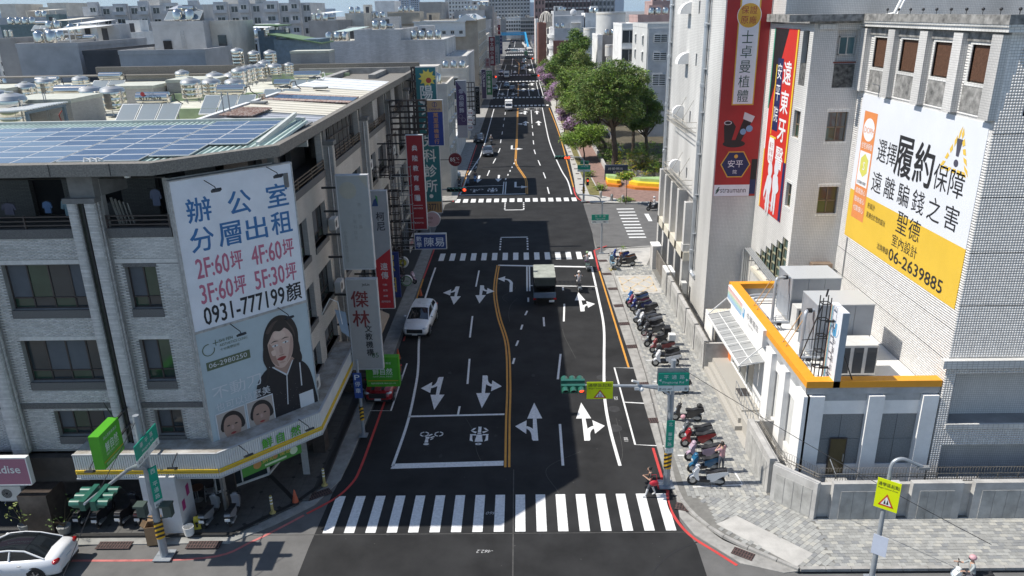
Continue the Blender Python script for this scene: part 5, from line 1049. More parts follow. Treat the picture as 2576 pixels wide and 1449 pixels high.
# glass canopy
CN=thing('glass_canopy','frosted glass canopy on white frame over the entrance','canopy');z0,z1_=3.72,4.0
for j in range(2):
 for k in range(9):
  y0=37.65+k*.835;xa,xb=(11.62+j*.72,12.3+j*.72);za,zb=(z0+j*.14,z0+.14+j*.14);b=B()
  b.add([(xa,y0+.02,za),(xb,y0+.02,zb),(xb,y0+.815,zb),(xa,y0+.815,za),(xa,y0+.02,za+.02),(xb,y0+.02,zb+.02),(xb,y0+.815,zb+.02),(xa,y0+.815,za+.02)],[(0,3,2,1),(4,5,6,7),(0,1,5,4),(1,2,6,5),(2,3,7,6),(3,0,4,7)]);b.build('glass_pane',mat('frosted_glass',(.34,.345,.34),.25,var=.12,vscale=1),CN)
b=B();b.beam((11.6,37.6,z0),(11.6,45.2,z0),.1);b.beam((12.32,37.6,z0+.13),(12.32,45.2,z0+.13),.06);b.beam((13.0,37.6,z1_),(13.0,45.2,z1_),.08);[b.beam((11.6,37.62+k*.94,z0),(13.0,37.62+k*.94,z1_),.04)for k in range(9)]
for y in(37.7,45.1):b.beam((11.65,y,z0+.05),(12.9,y-.2,5.1),.06)
b.build('frame',m_wmetal,CN)
# horizontal light box sign
HS=thing('shop_sign_box','long white sign box with coloured stripes above the glass canopy','sign');fh=fW(12.62,44.5,5.0);b=B();b.fbox(fh,0,7.2,0,.95,-.33,0);b.build('box',m_wp,HS);b=B()
cs=[paint(c)for c in((.62,.22,.18),(.66,.28,.22),(.7,.45,.35),(.35,.5,.25),(.2,.5,.4),(.12,.42,.58),(.1,.36,.62),(.06,.3,.6))]
for k in range(8):frect(b,fh,.03,3.15,.82-k*.095,.86-k*.095+.02,k,.006)
disc(b,fh,3.6,.48,.3,6,.006,r0=.27,a0=60,a1=300);frect(b,fh,3.55,3.72,.25,.72,6,.008);disc(b,fh,3.5,.34,.13,6,.009);text(b,fh,'中華電信',4.2,.42,.38,8,.008,w=2.2);text(b,fh,'Chunghwa Telecom',4.5,.16,.12,8,.008);b.build('lettering',cs+[paint((.05,.05,.07))],HS)
# vertical light box sign with lattice mast
VS=thing('vertical_sign_box','tall white vertical light box with blue logo leaning over the orange coping','sign');fv=fW(14.0,32.65,5.65);b=B();b.fbox(fv,0,1.33,0,3.65,-.3,0);b.build('box',mat('sign_white',(.74,.76,.80),.5,var=.05),VS);b=B()
for k,c in enumerate(range(8)):frect(b,fv,.04+k*.035,.06+k*.035,0.02,3.6,c,.005)
disc(b,fv,.8,2.65,.36,6,.006,r0=.33,a0=100,a1=380);frect(b,fv,.72,.92,2.35,2.95,6,.008);disc(b,fv,.68,2.45,.17,6,.009);vtext(b,fv,'中華電信',.82,2.2,.3,.42,8,.006);text(b,fv,'Chunghwa',.5,.4,.11,8,.006);text(b,fv,'Telecom',.55,.25,.11,8,.006)
b.build('lettering',cs+[paint((.08,.08,.1))],VS);b=B();b.box(14.0,14.3,31.3,31.318,5.66,9.29);b.build('side_panel',mat('sign_side_grey',(.30,.35,.40),.5,var=.1),VS)
LM=thing('lattice_mast','black steel lattice mast holding the vertical sign','mast');b=B()
for dx,dy in((-.18,-.18),(.18,-.18),(.18,.18),(-.18,.18)):b.cyl((13.5+dx,32.1+dy,5.1),(13.5+dx,32.1+dy,9.8),.025,n=6)
for k in range(6):
 z=5.6+k*.78;q=[(13.32,31.92,z),(13.68,31.92,z),(13.68,32.28,z),(13.32,32.28,z)]
 for i in range(4):b.beam(q[i],q[(i+1)%4],.035)
b.beam((13.5,32.1,9.8),(13.55,32.1,10.15),.06);b.build('mast',m_steel,LM);b=B();[b.cyl((13.6,32.1,z),(14.02,32.1,z),.06,n=8)for z in(6.3,8.6)];b.build('arm',m_steel,LM)
b=B();b.beam((14.15,31.5,7.7),(14.9,31.5,5.98),.05);b.beam((13.4,32.2,9.3),(13.3,34.2,5.1),.04);b.beam((14.15,32.5,7.6),(13.0,33.0,7.3),.03);b.build('brace',m_steel,LM)
# rooftop chillers
def cabinet(x0,x1,y0,y1,z0,z1,label):
 o=thing('chiller_cabinet',label,'chiller',(x0,y0,z0),0,'grey sheet-metal chiller cabinets');m=mat('cabinet_grey',(.33,.36,.40),.45,.2,var=.12,vscale=1.2);W_,D_,H_=x1-x0,y1-y0,z1-z0
 n=3
 for k in range(n):
  for(a,c)in((0,.42),(.42,1)):b=B();b.box(W_*k/n+.01,W_*(k+1)/n-.01,0,D_,H_*a+.01,H_*c-.01);b.build('panel',m,o)
 b=B();b.box(-.03,W_+.03,-.03,D_+.03,H_,H_+.05);[b.box(-.02,.04,y,y+.05,0,H_)for y in(-.02,D_-.03)];b.build('trim',mat('cabinet_light',(.52,.55,.58),.4,.2),o);b=B();[b.box(x,x+.2,0,D_,-.2,0)for x in(.1,W_-.3)];b.build('plinth',m_wc,o);return o
cabinet(14.9,17.6,40.1,42.3,5.3,7.8,'grey chiller cabinet at the back of the white office roof');cabinet(14.5,17.3,35.3,37.3,5.3,8.1,'grey chiller cabinet behind the vertical sign')
def cond(x0,x1,y0,y1,z0,z1,label,n=3):
 o=thing('condenser_unit',label,'air conditioner',(x0,y0,z0),0,'white condenser units on the office roof');W_,D_,H_=x1-x0,y1-y0,z1-z0;b=B();b.box(0,W_,0,D_,0,H_);b.build('case',m_ac,o)
 for k in range(n):b=B();u0=W_*k/n+.12;u1=W_*(k+1)/n-.06;f0=fS(0,0,0);b.fbox(f0,u0,u1,.1,H_-.12,0,.02);[b.fbox(f0,u0,u1,.12+j*.09,.15+j*.09,.02,.035)for j in range(int((H_-.3)/.09))];b.build('coil_grille',mat('coil_dark',(.06,.07,.08),.6),o)
cond(15.0,16.9,33.5,34.7,5.2,6.75,'long white condenser unit behind the vertical sign');cond(14.9,16.0,39.0,39.8,5.2,6.5,'small white condenser unit between the chiller cabinets',2)
for(pts,lab)in(([(14.05,40.3,5.3),(14.05,40.3,7.5),(14.3,40.5,7.75),(14.9,40.6,7.75)],'bent grey pipe feeding the far chiller'),([(14.0,35.5,5.3),(14.0,35.5,7.4),(14.2,35.7,7.7),(14.5,35.7,7.7)],'bent grey pipe feeding the near chiller'),([(13.6,40.5,5.35),(13.6,43.4,5.35),(14.0,43.8,5.5),(15.6,43.8,5.5)],'outer lying pipe loop at the far end of the roof'),([(13.85,40.5,5.35),(13.85,43.1,5.35),(14.1,43.4,5.5),(15.6,43.4,5.5)],'inner lying pipe loop at the far end of the roof')):
 o=thing('coolant_pipe',lab,'pipe',(0,0,0),0,'grey coolant pipes');b=B();b.tube(smooth(pts,4),.085,10);b.build('pipe',mat('pipe_grey',(.42,.45,.49),.4,.3,var=.1),o);b=B();p=pts[-1];b.cyl((p[0]-.35,p[1],p[2]),(p[0]-.12,p[1],p[2]),.12,n=10);b.build('valve',m_steel,o)
for y in(35.0,39.6):
 o=thing('valve_manifold','tangle of grey valve pipes on the roof %s the chillers'%('before' if y<37 else 'between'),'pipes',(13.6,y,5.1),0,'valve pipework on the roof');b=B()
 for k in range(5):b.tube([(.0+.1*k,0,0),(.0+.1*k,0,.3+.12*k),(1.0,0,.3+.12*k)],.022,6);b.tube([(.15*k,-.4,0),(.15*k,-.4,.25),(.15*k,.6,.25)],.03,6)
 b.tube([(0,-.2,.45),(1.1,-.2,.45)],.07,8);b.cyl((.45,-.2,.35),(.65,-.2,.35),.12,n=8,mi=1);b.build('pipework',[MATS['pipe_grey'],m_steel],o)
o=thing('timber_brace','thin wooden props leaning over the orange coping','props');b=B()
for y in(40.9,41.5,35.9,36.4):b.beam((13.1,y-.7,5.98),(14.3,y+.3,7.2),.035)
b.build('prop',mat('timber_orange',(.42,.25,.12),.8,var=.2),o)
# pipe bundle by the straumann wall
o=thing('pipe_bundle','bundle of silver insulated pipes running from the tiled wall to the office roof','pipes');b=B()
for k in range(4):b.tube([(15.5+.13*k,51.6,3.0),(15.5+.13*k,51.6,6.0+.03*k),(15.55+.13*k,51.4,6.15),(15.55+.13*k,45.0,5.75)],.055,8)
b.build('insulated_pipe',m_alu,o);b=B();[b.beam((15.4,y,5.7),(16.1,y,5.7),.05)for y in(46,48,50)];b.build('hanger',m_galv,o)
# small lean-to roof and big air conditioner behind the canopy
o=thing('lean_to_roof','cream corrugated lean-to roof behind the sign box','roof');b=B()
for k in range(12):b.box(12.35+k*.28,12.6+k*.28,46.3,48.2,2.85,2.9)
b.build('corrugated_sheet',m_crs,o);b=B();b.box(12.3,12.4,46.2,48.3,.1,2.85);b.box(15.5,15.6,46.2,48.3,.1,2.85);b.build('post',m_wp,o)
ac_unit(13.6,46.6,.9,0,'large beige air conditioner under the lean-to roof',1.8,.7,1.3)
W=thing('tiled_tower','tall ivory-tiled tower block carrying the yellow and white billboard','building')
TXW,Y0,Y1,ZT=18.95,31.25,44.4,21.1
fW3=fW(TXW,Y1,0);LW=Y1-Y0;V=lambda y:Y1-y
wins=[(V(43.0),V(41.1),18.86,20.38),(V(39.95),V(38.0),18.86,20.38),(V(36.75),V(35.0),18.86,20.38),(V(33.7),V(31.95),18.86,20.38)]
pans=[(V(43.2),V(41.0),17.62,18.75),(V(40.1),V(37.85),17.62,18.75),(V(36.9),V(34.85),17.62,18.75),(V(33.95),V(31.9),17.62,18.75)]
b=B();b.wall(fW3,LW,ZT,wins,.45);b.build('side_wall',m_lgs,W)
bbh=(V(43.6),V(31.5),9.35,17.4)
cladding(fW3,LW,ZT,wins+pans+[bbh,(0,LW,20.5,22),(0,LW,0,5)],.115,.115,.012,m_ltile,W,.012,top=120,name='wall_tile')
for h in wins:
 b=B()
 for(a,c,e,g)in((h[0]-.15,h[1]+.1,h[2]-.15,h[2]),(h[0]-.15,h[1]+.1,h[3],h[3]+.12),(h[0]-.15,h[0],h[2],h[3])):b.fbox(fW3,a,c,e,g,-.1,.05)
 b.build('window_surround',m_ltw,W)
 b=B();b.fbox(fW3,h[0],h[1],h[2],h[3],-.4,-.38);b.build('vent_back',m_dark,W);b=B();u=h[0]+.05;m=mat('brown_vent_block',(.17,.085,.05),.6,var=.4,vscale=9);j=0
 while u<h[1]-.05:
  v=h[2]+.04+(.05 if j%2 else 0)
  while v<h[3]-.07:b.fbox(fW3,u,u+.045,v,v+.085,-.3,-.06);v+=.105
  u+=.06;j+=1
 for v in np.arange(h[2]+.05,h[3],.21):b.fbox(fW3,h[0],h[1],v,v+.02,-.3,-.12)
 o=b.build('honeycomb_vent',m,W);o['kind']='stuff'
for h in pans:b=B();b.fbox(fW3,h[0],h[1],h[2],h[3],-.02,.03);b.build('mildewed_panel',m_mild,W)
b=B();b.fbox(fW3,0,LW,20.5,20.9,-.02,.1);b.build('lintel_band',m_mild,W)
for y in(43.9,40.65,37.4,34.45,31.6):
 g=V(y);b=B();b.fbox(fW3,g-.36,g+.36,17.55,20.82,0,.32);b.build('pilaster',m_lt,W)
b=B();b.box(TXW-.42,60,Y0-.42,Y1+.6,21.1,21.2);b.box(TXW-.36,60,Y0-.36,Y1,20.92,21.1);b.build('white_cornice',m_ltw,W);b=B();b.box(TXW-.45,60,Y0-.45,Y0-.1,21.2,21.56);b.box(TXW-.45,TXW-.1,Y0-.1,Y1+.6,21.2,21.56);b.box(14.5,TXW-.1,43.8,44.2,21.2,21.56);b.build('coping',m_mild,W);b=B();b.box(TXW-.1,60,Y0-.1,50,21.1,21.3);b.build('roof_deck',m_wc,W)
# front wall of the tower (facing the side street)
fW3S=fS(TXW,Y0,0);hs=[(.5,9.2,3.8,6.3),(.45,9.2,.9,2.65),(1.05,2.6,17.72,20.2),(.62,8.0,9.9,9.91)]
b=B();b.wall(fW3S,40,ZT,hs[:3],.9);b.build('front_wall',m_lgr,W)
cladding(fW3S,7.0,ZT,hs[:3]+[(0,9,6.65,7.15)],.115,.115,.012,m_ltile,W,.012,top=100,name='wall_tile')
b=B();b.fbox(fW3S,-.35,40,6.72,7.1,-.02,.3);b.fbox(fW3S,.4,9.3,3.55,3.79,-.88,.1);b.build('tiled_ledge',m_ltw,W)
for q in((TXW+.3,30,Y0+.88,Y0+.95,.8,6.4),(TXW+.9,23,Y0+.88,Y0+.93,18.9,20.3)):b=B();b.box(*q);b.build('recess_back',m_lt,W);b=B();b.fbox(fW3S,1.05,2.6,17.72,18.8,-.5,-.1);b.build('mildewed_panel',m_mild2,W)
b=B();b.box(TXW+.5,60,Y0+1,Y1,0,21.05);b.build('inner_core',m_dark,W)
b=B();[b.box(TXW,40,Y0-.016,Y0-.012,z,z+.03)for z in(9.6,12.0,14.4,17.0)];[b.fbox(fW3,0,LW,z,z+.03,.012,.016)for z in(6.9,8.4)];b.build('expansion_joint',m_dark,W)
# middle block W2 (set back) and stair wing
W2=thing('stair_block','ivory-tiled stair block with brown windows beside the billboard tower','building')
f2S=fS(16.1,Y1,0);h2=[(1.33,2.47,10.38,12.02),(1.33,2.47,14.65,16.32),(1.33,2.5,17.65,20.75)]
b=B();b.wall(f2S,2.85,21.1,h2,.35,0);b.build('front_wall',m_lt,W2)
f2W=fW(16.1,52.0,0);R2=lambda y:52.0-y
h2w=[(R2(46.1),R2(45.05),14.7,16.28),(R2(46.0),R2(45.0),17.7,20.7),(R2(46.1),R2(45.2),10.5,12.0)]
st=[(R2(50.8-k*1.0),R2(50.8-(k+1)*1.0),5.15,6.12+k*.5)for k in range(6)]
b=B();b.wall(f2W,7.6,21.1,h2w+st,.3,0);b.build('side_wall',m_ltw,W2)
for(fr_,h)in((f2S,h2[0]),(f2S,h2[1]),(f2W,h2w[0]),(f2W,h2w[2])):
 window(fr_,h[0],h[1],h[2],h[3],W2,.2,1,.48,[m_gglass if 0 else m_glass,m_glass],fm=mat('brown_window_frame',(.2,.15,.1),.5));b=B();b.fbox(fr_,h[0]-.05,h[1]+.05,h[3],h[3]+.16,0,.03);b.build('soldier_tiles',m_ltw,W2);b=B();b.fbox(fr_,h[0]-.05,h[1]+.05,h[2]-.16,h[2],0,.03);b.build('soldier_tiles',m_ltw,W2)
window(f2S,1.55,2.45,19.4,20.4,W2,.3,1,0,[mat('teal_glass',(.08,.16,.18),.15,var=.2)]*2,fm=m_alu);[B().fbox(*q).build('mildewed_panel',m_mild2,W2)for q in((f2S,1.33,2.5,17.65,18.9,-.3,-.05),(f2W,R2(46),R2(45),17.7,18.9,-.3,-.05))];b=B();b.box(16.2,18.9,Y1+.34,Y1+.4,17.5,21);b.build('recess_back',m_lt,W2)
b=B();b.fbox(f2S,1.25,2.5,18.98,19.06,-.1,.02);b.build('rusty_rail',mat('rusty_red_rail',(.16,.05,.04),.8),W2)
for k,h in enumerate(st):
 g=B();g.fbox(f2W,h[0],h[1],h[2],h[3],-.25,-.2);wn=g.build('stair_window',mat('stair_glass',(.10,.15,.14),.2,var=.3,vscale=2),W2);b=B();b.fbox(f2W,h[0],h[0]+.09,h[2],h[3],-.2,-.1);n=2+k//2
 for j in range(1,n+1):v=h[2]+(h[3]-h[2])*j/(n+1);b.fbox(f2W,h[0],h[1],v-.03,v+.03,-.2,-.1)
 b.build('sash',mat('olive_sash',(.3,.29,.2),.6),wn)
b=B();b.fbox(f2W,R2(50.9),R2(44.6),4.75,5.0,-.1,.25);b.build('cream_sill',m_crs,W2)
b=B();b.box(16.45,18.9,Y1+.4,52,0,21.0);b.build('inner_core',m_dark,W2)
b=B();b.box(15.9,19,Y1-.25,52,21.1,21.3);b.box(15.75,16.0,44.1,52,21.1,21.56);b.build('cornice',m_mild,W2);b=B();b.fbox(f2S,.25,1.2,20.8,21.05,0,.2);b.build('white_cornice',m_ltw,W2)
b=B();b.fbox(f2S,1.3,2.5,7.15,7.4,0,.5);tag(b.build('window_hood',mat('copper_hood',(.36,.27,.2),.4,.5,var=.2)),'small copper-brown hood over a window above the chillers','hood')
# block behind, rising out of the picture
W0=thing('upper_block','blue-grey tiled upper block rising above the tower roof at the top right','building');b=B();b.box(16.1,60,49.5,60,21.0,34);b.build('wall',m_lt,W0)
b=B();b.tube([(21,47.9,21.35),(21.8,47.6,21.5),(22.3,47.9,22.4),(22.5,49.3,25)],.09);b.tube([(20.8,47.8,21.35),(21.9,47.4,21.45),(22.5,47.9,22.4),(22.7,49.3,25)],.07);tag(b.build('cable_loom',m_wmetal),'looping white cable bundle on the tower roof','cables')
for k in range(10):b=B();x,y=19.6,43.6-k*1.28;b.ball((x,y,21.75),.07);b.cyl((x,y,21.3),(x,y,21.7),.015);tag(b.build('roof_spike',m_steel),'small dark knob on a stalk in the row along the tower coping','lightning rod','knobs along the tower coping')
# white block W1 with the red implant banner
W1=thing('white_block','white strip-tiled block with silver downpipes and red implant banner','building')
f1S=fS(13.1,52.0,0);f1W=fW(13.1,70.5,0)
b=B();b.wall(f1S,3.0,34,[],.2);b.build('front_wall',m_lt,W1);b=B();b.wall(f1W,18.5,34,[(70.5-68.5,70.5-57.3,0,8.3)]+[(70.5-y,70.5-y+.45,z,z+.9)for y,z in((59.8,17.9),(59.8,21.6),(60.8,13.6),(60.8,9.2))],.9,0);b.build('side_wall',m_ltw,W1)
b=B();b.box(13.95,16.1,52.3,70,0,34);b.box(13.3,16.1,52.2,57.2,0,34);b.build('inner_core',m_lt,W1);b=B();b.box(13.1,30,70.2,70.5,0,34);b.build('back_wall',m_lt,W1)
for y in(57.4,60.2,63.0,65.8,68.4):b=B();b.box(12.55,13.2,y,y+.6,.1,8.4 if y>58 else 8.0);b.build('pillar',m_lt,W1);b=B();b.box(12.5,12.55,y-.02,y+.62,.1,8.4 if y>58 else 8.0);b.build('pillar_face',m_ltw,W1)
b=B();b.box(12.5,13.9,57.2,69,3.4,4.1);b.build('ledge',m_crs,W1);b=B();b.box(12.45,13.0,57.3,58.0,4.1,4.7);b.build('end_block',m_ltw,W1)
def downpipe(y,z0,label,elbow=False):
 o=thing('rain_pipe',label,'pipe',(12.95,y,0),0,'large silver downpipes on the white block');b=B()
 pts=[(0,0,34),(0,0,z0)]+([(0,0,z0-.3),(.05,-.25,z0-.55),(.1,-1.0,z0-.6)]if elbow else[]);b.tube(pts,.16,14);b.build('pipe',mat('silver_pipe',(.52,.55,.58),.35,.5,var=.12,vscale=2),o)
 for z in np.arange(z0+1.2,33,4.1):b=B();b.lathe([(.165,-.14),(.2,-.12),(.2,.12),(.165,.14)],(0,0,z),14);b.build('coupling',MATS['silver_pipe'],o)
 for z in np.arange(z0+2.6,33,3.0):b=B();b.box(.0,.2,-.35,.1,z,z+.06);b.cyl((-.12,-.3,z+.05),(.1,-.3,z+.05),.06,n=8);b.build('clamp',MATS['silver_pipe'],o)
 b=B();b.tube([(.08,-.75,34),(.08,-.75,z0-.2)],.03,6);[b.beam((.08,-.75,z),(.1,-.1,z),.03)for z in np.arange(z0,33,1.6)];b.build('conduit',m_galv,o)
downpipe(56.3,3.3,'near silver downpipe with elbow at its foot',True);downpipe(69.6,4.6,'far silver downpipe at the edge of the white block')
for(y,z)in((61.3,13.2),(61.5,8.8)):
 o=thing('ac_cage','rusty steel cage balcony with %s round hood on the white block'%('upper' if z>10 else 'lower'),'cage',(0,0,0),0,'steel cage balconies');b=B();x0,x1,y0,y1=12.3,13.1,y-3.2,y+4.6
 for zz in(z,z+.35,z+.75):
  for p,q in(((x0,y0,zz),(x0,y1,zz)),((x0,y0,zz),(x1,y0,zz)),((x0,y1,zz),(x1,y1,zz))):b.beam(p,q,.035)
 for k in range(16):yy=y0+(y1-y0)*k/15;b.beam((x0,yy,z),(x0,yy,z+.75),.022);b.beam((x0,yy,z),(x1,yy,z),.03)
 for yy in(y0+1.5,y0+4.2):b.beam((x0,yy,z+.75),(x1,yy,z+2.2),.03)
 b.build('cage_frame',mat('dirty_beige_steel',(.42,.39,.33),.7,var=.3,vscale=6),o)
 b=B();prof=[(.02,0),(.55,.02),(.55,.4),(.02,.42)];b.lathe([(r,h_)for r,h_ in prof],(12.75,y+1.6,z+.9),16,axis='y');b.build('dish_hood',m_wp,o)
for(y,z)in((62.8,21.6),(62.8,17.9)):
 b=B();b.add([],[]);pts=[(0,0)]+[(-.85*math.cos(t),.85*math.sin(t))for t in np.linspace(0,math.pi/2,8)]
 fr0=frame((13.1,y,z),(1,0,0),(0,-1,0));b.fprism(fr0,pts,-.55,0.55);tag(b.build('quarter_hood',m_wp),'%s white quarter-round window hood on the white block'%('upper' if z>20 else 'lower'),'hood')
for z in(3.2,):ac_unit(12.6,56.8,.9,-rE,'white unit on the wall beside the downpipe elbow',.6,.4,.9)
def banner(name,label,fr,u0,u1,v0,v1,m,cat='banner'):
 o=thing(name,label,cat);b=B();b.fbox(fr,u0,u1,v0,v1,.005,.04);b.build('vinyl',m,o);return o
BR=banner('implant_banner','tall red banner with white centre strip, dark implants and navy hexagon',f1S,.09,2.92,9.75,30,mat('banner_red',(.40,.018,.02),.5,var=.2,vscale=.35,col2=(.26,.01,.012)))
b=B();d=.045;GO,WH_,GN,NV,BK,SI=range(6)
frect(b,f1S,.84,2.28,15.9,21.6,GO,d);frect(b,f1S,.92,2.2,15.98,21.6,WH_,d+.004);frect(b,f1S,.9,2.22,21.4,30,GO,d);frect(b,f1S,1.0,2.12,21.4,30,WH_,d+.004);disc(b,f1S,1.53,21.5,.78,WH_,d+.006);disc(b,f1S,1.53,21.5,.74,GO,d+.008)
for i,ch in enumerate('保證'):text(b,f1S,ch,1.0+i*.55,21.6,.46,6,d+.012)
for i,ch in enumerate('原廠'):text(b,f1S,ch,1.0+i*.55,21.0,.46,6,d+.012)
vtext(b,f1S,'士卓曼植體',1.55,20.6,.78,.93,GN,d+.008,w=.78)
frect(b,f1S,.09,2.5,9.76,10.55,WH_,d);text(b,f1S,'straumann',.52,10.0,.3,BK,d+.004,w=1.75);fpoly(b,f1S,[(.18,9.95),(.3,9.95),(.5,10.25),(.38,10.25)],GN,d+.004);fpoly(b,f1S,[(.2,10.1),(.28,10.1),(.48,10.4),(.4,10.4)],GN,d+.004)
frect(b,f1S,2.5,2.9,9.9,12.3,NV,d+.002);frect(b,f1S,2.5,2.9,10.9,12.3,BK,d+.004)
hx_=lambda r,k:[(1.42+r*math.cos(rad(60*i))*k,11.95+r*math.sin(rad(60*i)))for i in range(6)]
fpoly(b,f1S,hx_(1.02,1),GO,d);fpoly(b,f1S,hx_(.94,1),NV,d+.004);text(b,f1S,'安平',.9,11.75,.5,WH_,d+.008);text(b,f1S,'院',1.28,11.3,.28,WH_,d+.008);disc(b,f1S,1.42,12.5,.13,GO,d+.008)
fpoly(b,f1S,[(.55,13.4),(.95,13.25),(1.25,14.5),(.95,14.9),(.55,14.85),(.45,14.5)],BK,d);disc(b,f1S,.7,14.75,.14,SI,d+.004,ru=.26);disc(b,f1S,.7,14.75,.1,BK,d+.006,ru=.2)
fpoly(b,f1S,[(1.2,13.35),(1.55,13.3),(2.25,14.75),(1.75,15.05)],BK,d+.002);fpoly(b,f1S,[(1.68,15.0),(2.28,14.75),(2.45,15.15),(1.75,15.45)],SI,d+.004);disc(b,f1S,1.75,14.15,.2,NV+4,d+.006);disc(b,f1S,2.15,14.35,.22,NV+4,d+.006);disc(b,f1S,1.2,13.35,.25,BK,d+.001,ru=.75)
b.build('print',[paint((.62,.36,.05)),paint((.70,.72,.78)),paint((.02,.08,.06)),paint((.01,.02,.09)),paint((.012,.01,.012)),paint((.55,.56,.6)),paint((.30,.03,.04)),paint((.18,.32,.5))],BR)
BD=banner('dental_banner','tall red dental banner with white lettering and two white mannequin figures',f2W,R2(51.0),R2(46.55),9.3,20.75,mat('banner_scarlet',(.60,.03,.02),.5,var=.12,vscale=.4));uu=R2(51.0);b=B();RD=1
fpoly(b,f2W,[(uu+.15,15.8),(uu+2.7,20.73),(uu+.15,20.73)],BK,d);frect(b,f2W,uu,uu+.18,15.8,20.73,4+2,d+.002);frect(b,f2W,uu+4.2,uu+4.44,13.0,20.73,5+2,d+.002);frect(b,f2W,uu,uu+.18,9.32,13.2,7,d+.002);frect(b,f2W,uu+4.0,uu+4.44,9.32,13.0,NV,d+.002);frect(b,f2W,uu,uu+.18,13.2,15.8,1,d+.002)
vtext(b,f2W,'遠東牙醫',uu+3.15,18.9,1.35,1.72,WH_,d+.006,w=1.5,bold=.03);frect(b,f2W,uu+1.2,uu+2.25,14.6,19.0,NV,d+.004);vtext(b,f2W,'安平院',uu+1.72,18.7,.95,1.3,WH_,d+.008,w=.85)
for P in([(uu+1.0,14.3),(uu+1.14,14.3),(uu+1.14,18.6),(uu+1.0,18.6)],[(uu+1.0,14.1),(uu+2.2,14.1),(uu+2.2,14.22),(uu+1.0,14.22)]):fpoly(b,f2W,P,7,d+.006)
fpoly(b,f2W,blob([(uu+1.0,11.6+1),(uu+1.9,11.9+.7),(uu+1.95,14.0),(uu+1.0,14.1)]),WH_,d+.004);vtext(b,f2W,'只給您',uu+1.7,13.8,.35,.42,RD*8,d+.008,w=.3);vtext(b,f2W,'最好的',uu+1.28,13.8,.35,.42,RD*8,d+.008,w=.3)
for cu,h_ in((uu+1.7,12.1),(uu+2.9,12.4)):
 disc(b,f2W,cu,h_,.5,SI,d+.01,ru=.42);fpoly(b,f2W,blob([(cu-.45,h_-.5),(cu+.45,h_-.5),(cu+.38,h_-1.5),(cu-.35,h_-1.5)]),SI,d+.012);fpoly(b,f2W,blob([(cu-.32,h_-1.4),(cu-.02,h_-1.4),(cu-.1,h_-2.7),(cu-.35,h_-2.7)]),SI,d+.014);fpoly(b,f2W,blob([(cu+.04,h_-1.4),(cu+.34,h_-1.4),(cu+.34,h_-2.8),(cu+.1,h_-2.8)]),SI,d+.014)
fpoly(b,f2W,blob([(uu+1.25,11.5),(uu+1.5,11.4),(uu+1.0,10.2),(uu+.8,10.4)]),SI,d+.016)
fpoly(b,f2W,blob([(uu+3.2,11.9),(uu+3.65,11.2),(uu+3.2,10.8),(uu+3.1,10.9),(uu+3.4,11.2),(uu+3.1,11.7)]),SI,d+.016);text(b,f2W,'安平區華平路701號',uu+.9,9.95,.2,WH_,d+.006,w=2.3);text(b,f2W,'0800-57-57-57',uu+1.2,9.6,.18,WH_,d+.006,w=1.7)
b.build('print',[paint((.62,.36,.05)),paint((.78,.78,.78)),paint((.02,.08,.06)),paint((.01,.02,.09)),paint((.012,.01,.012)),paint((.66,.67,.7)),paint((.02,.25,.16)),paint((.75,.52,.03)),paint((.45,.03,.03))],BD)
BB=banner('design_billboard','huge white and yellow billboard with warning triangle, black slogan and phone number',fW3,V(43.6),V(31.5),12.1,17.4,mat('vinyl_white',(.70,.72,.76),.5,var=.05,vscale=.6),'billboard');b=B();b.fbox(fW3,V(43.6),V(31.5),9.35,12.1,.005,.04);b.build('yellow_vinyl',mat('vinyl_yellow',(.72,.47,.05),.5,var=.06,vscale=.6),BB)
b=B();u0=V(43.6);BKk,YE,OR,WW,GY,GN2=range(6);s=12.1/12.1
frect(b,fW3,u0+.55,u0+2.15,10.6,16.55,OR,.045);disc(b,fW3,u0+1.35,15.6,.62,WW,.05,ru=.68);text(b,fW3,'DOPH',u0+.8,15.4,.32,OR,.055,w=1.2);text(b,fW3,'住宅消保會',u0+.68,14.55,.34,WW,.05,w=1.35);frect(b,fW3,u0+.65,u0+2.0,12.5,14.4,WW,.05);fpoly(b,fW3,[(u0+1.32,14.3),(u0+1.8,14.0),(u0+1.8,13.3),(u0+1.32,13.0),(u0+.86,13.3),(u0+.86,14.0)],GN2,.055);text(b,fW3,'S',u0+1.22,13.4,.45,WW,.06);text(b,fW3,'住保履約保障',u0+.75,12.6,.18,BKk,.055,w=1.1)
for k,t_ in enumerate(('進度放心','驗收省心','付款安心')):text(b,fW3,t_,u0+.7,12.05-k*.5,.32,WW,.05,w=1.3)
for i,ch in enumerate('選擇'):text(b,fW3,ch,u0+2.7+i*1.1,14.2,1.15,BKk,.05,w=1.0)
for i,ch in enumerate('履約'):text(b,fW3,ch,u0+4.75+i*1.95,13.9,1.95,BKk,.05,w=1.75,bold=.012)
for i,ch in enumerate('保障'):text(b,fW3,ch,u0+8.6+i*1.35,14.0,1.2,BKk,.05,w=1.2)
for i,ch in enumerate('遠離騙錢之害'):text(b,fW3,ch,u0+2.55+i*1.5,12.55,1.1,BKk,.05,w=1.15)
tri=[(u0+8.9,15.0),(u0+11.3,15.0),(u0+10.3,17.1)];cxx=(sum(p[0]for p in tri)/3,sum(p[1]for p in tri)/3)
for i in range(3):
 p,q=tri[i],tri[(i+1)%3];pi_,qi=[(cxx[0]+(r[0]-cxx[0])*.72,cxx[1]+(r[1]-cxx[1])*.72)for r in(p,q)]
 for k in range(5):
  a,c=k/5+.02,(k+1)/5-.05;L4=lambda r,s_,t:(r[0]+(s_[0]-r[0])*t,r[1]+(s_[1]-r[1])*t);fpoly(b,fW3,[L4(p,q,a),L4(p,q,c),L4(pi_,qi,min(1,c+.05)),L4(pi_,qi,a+.05)],YE,.05)
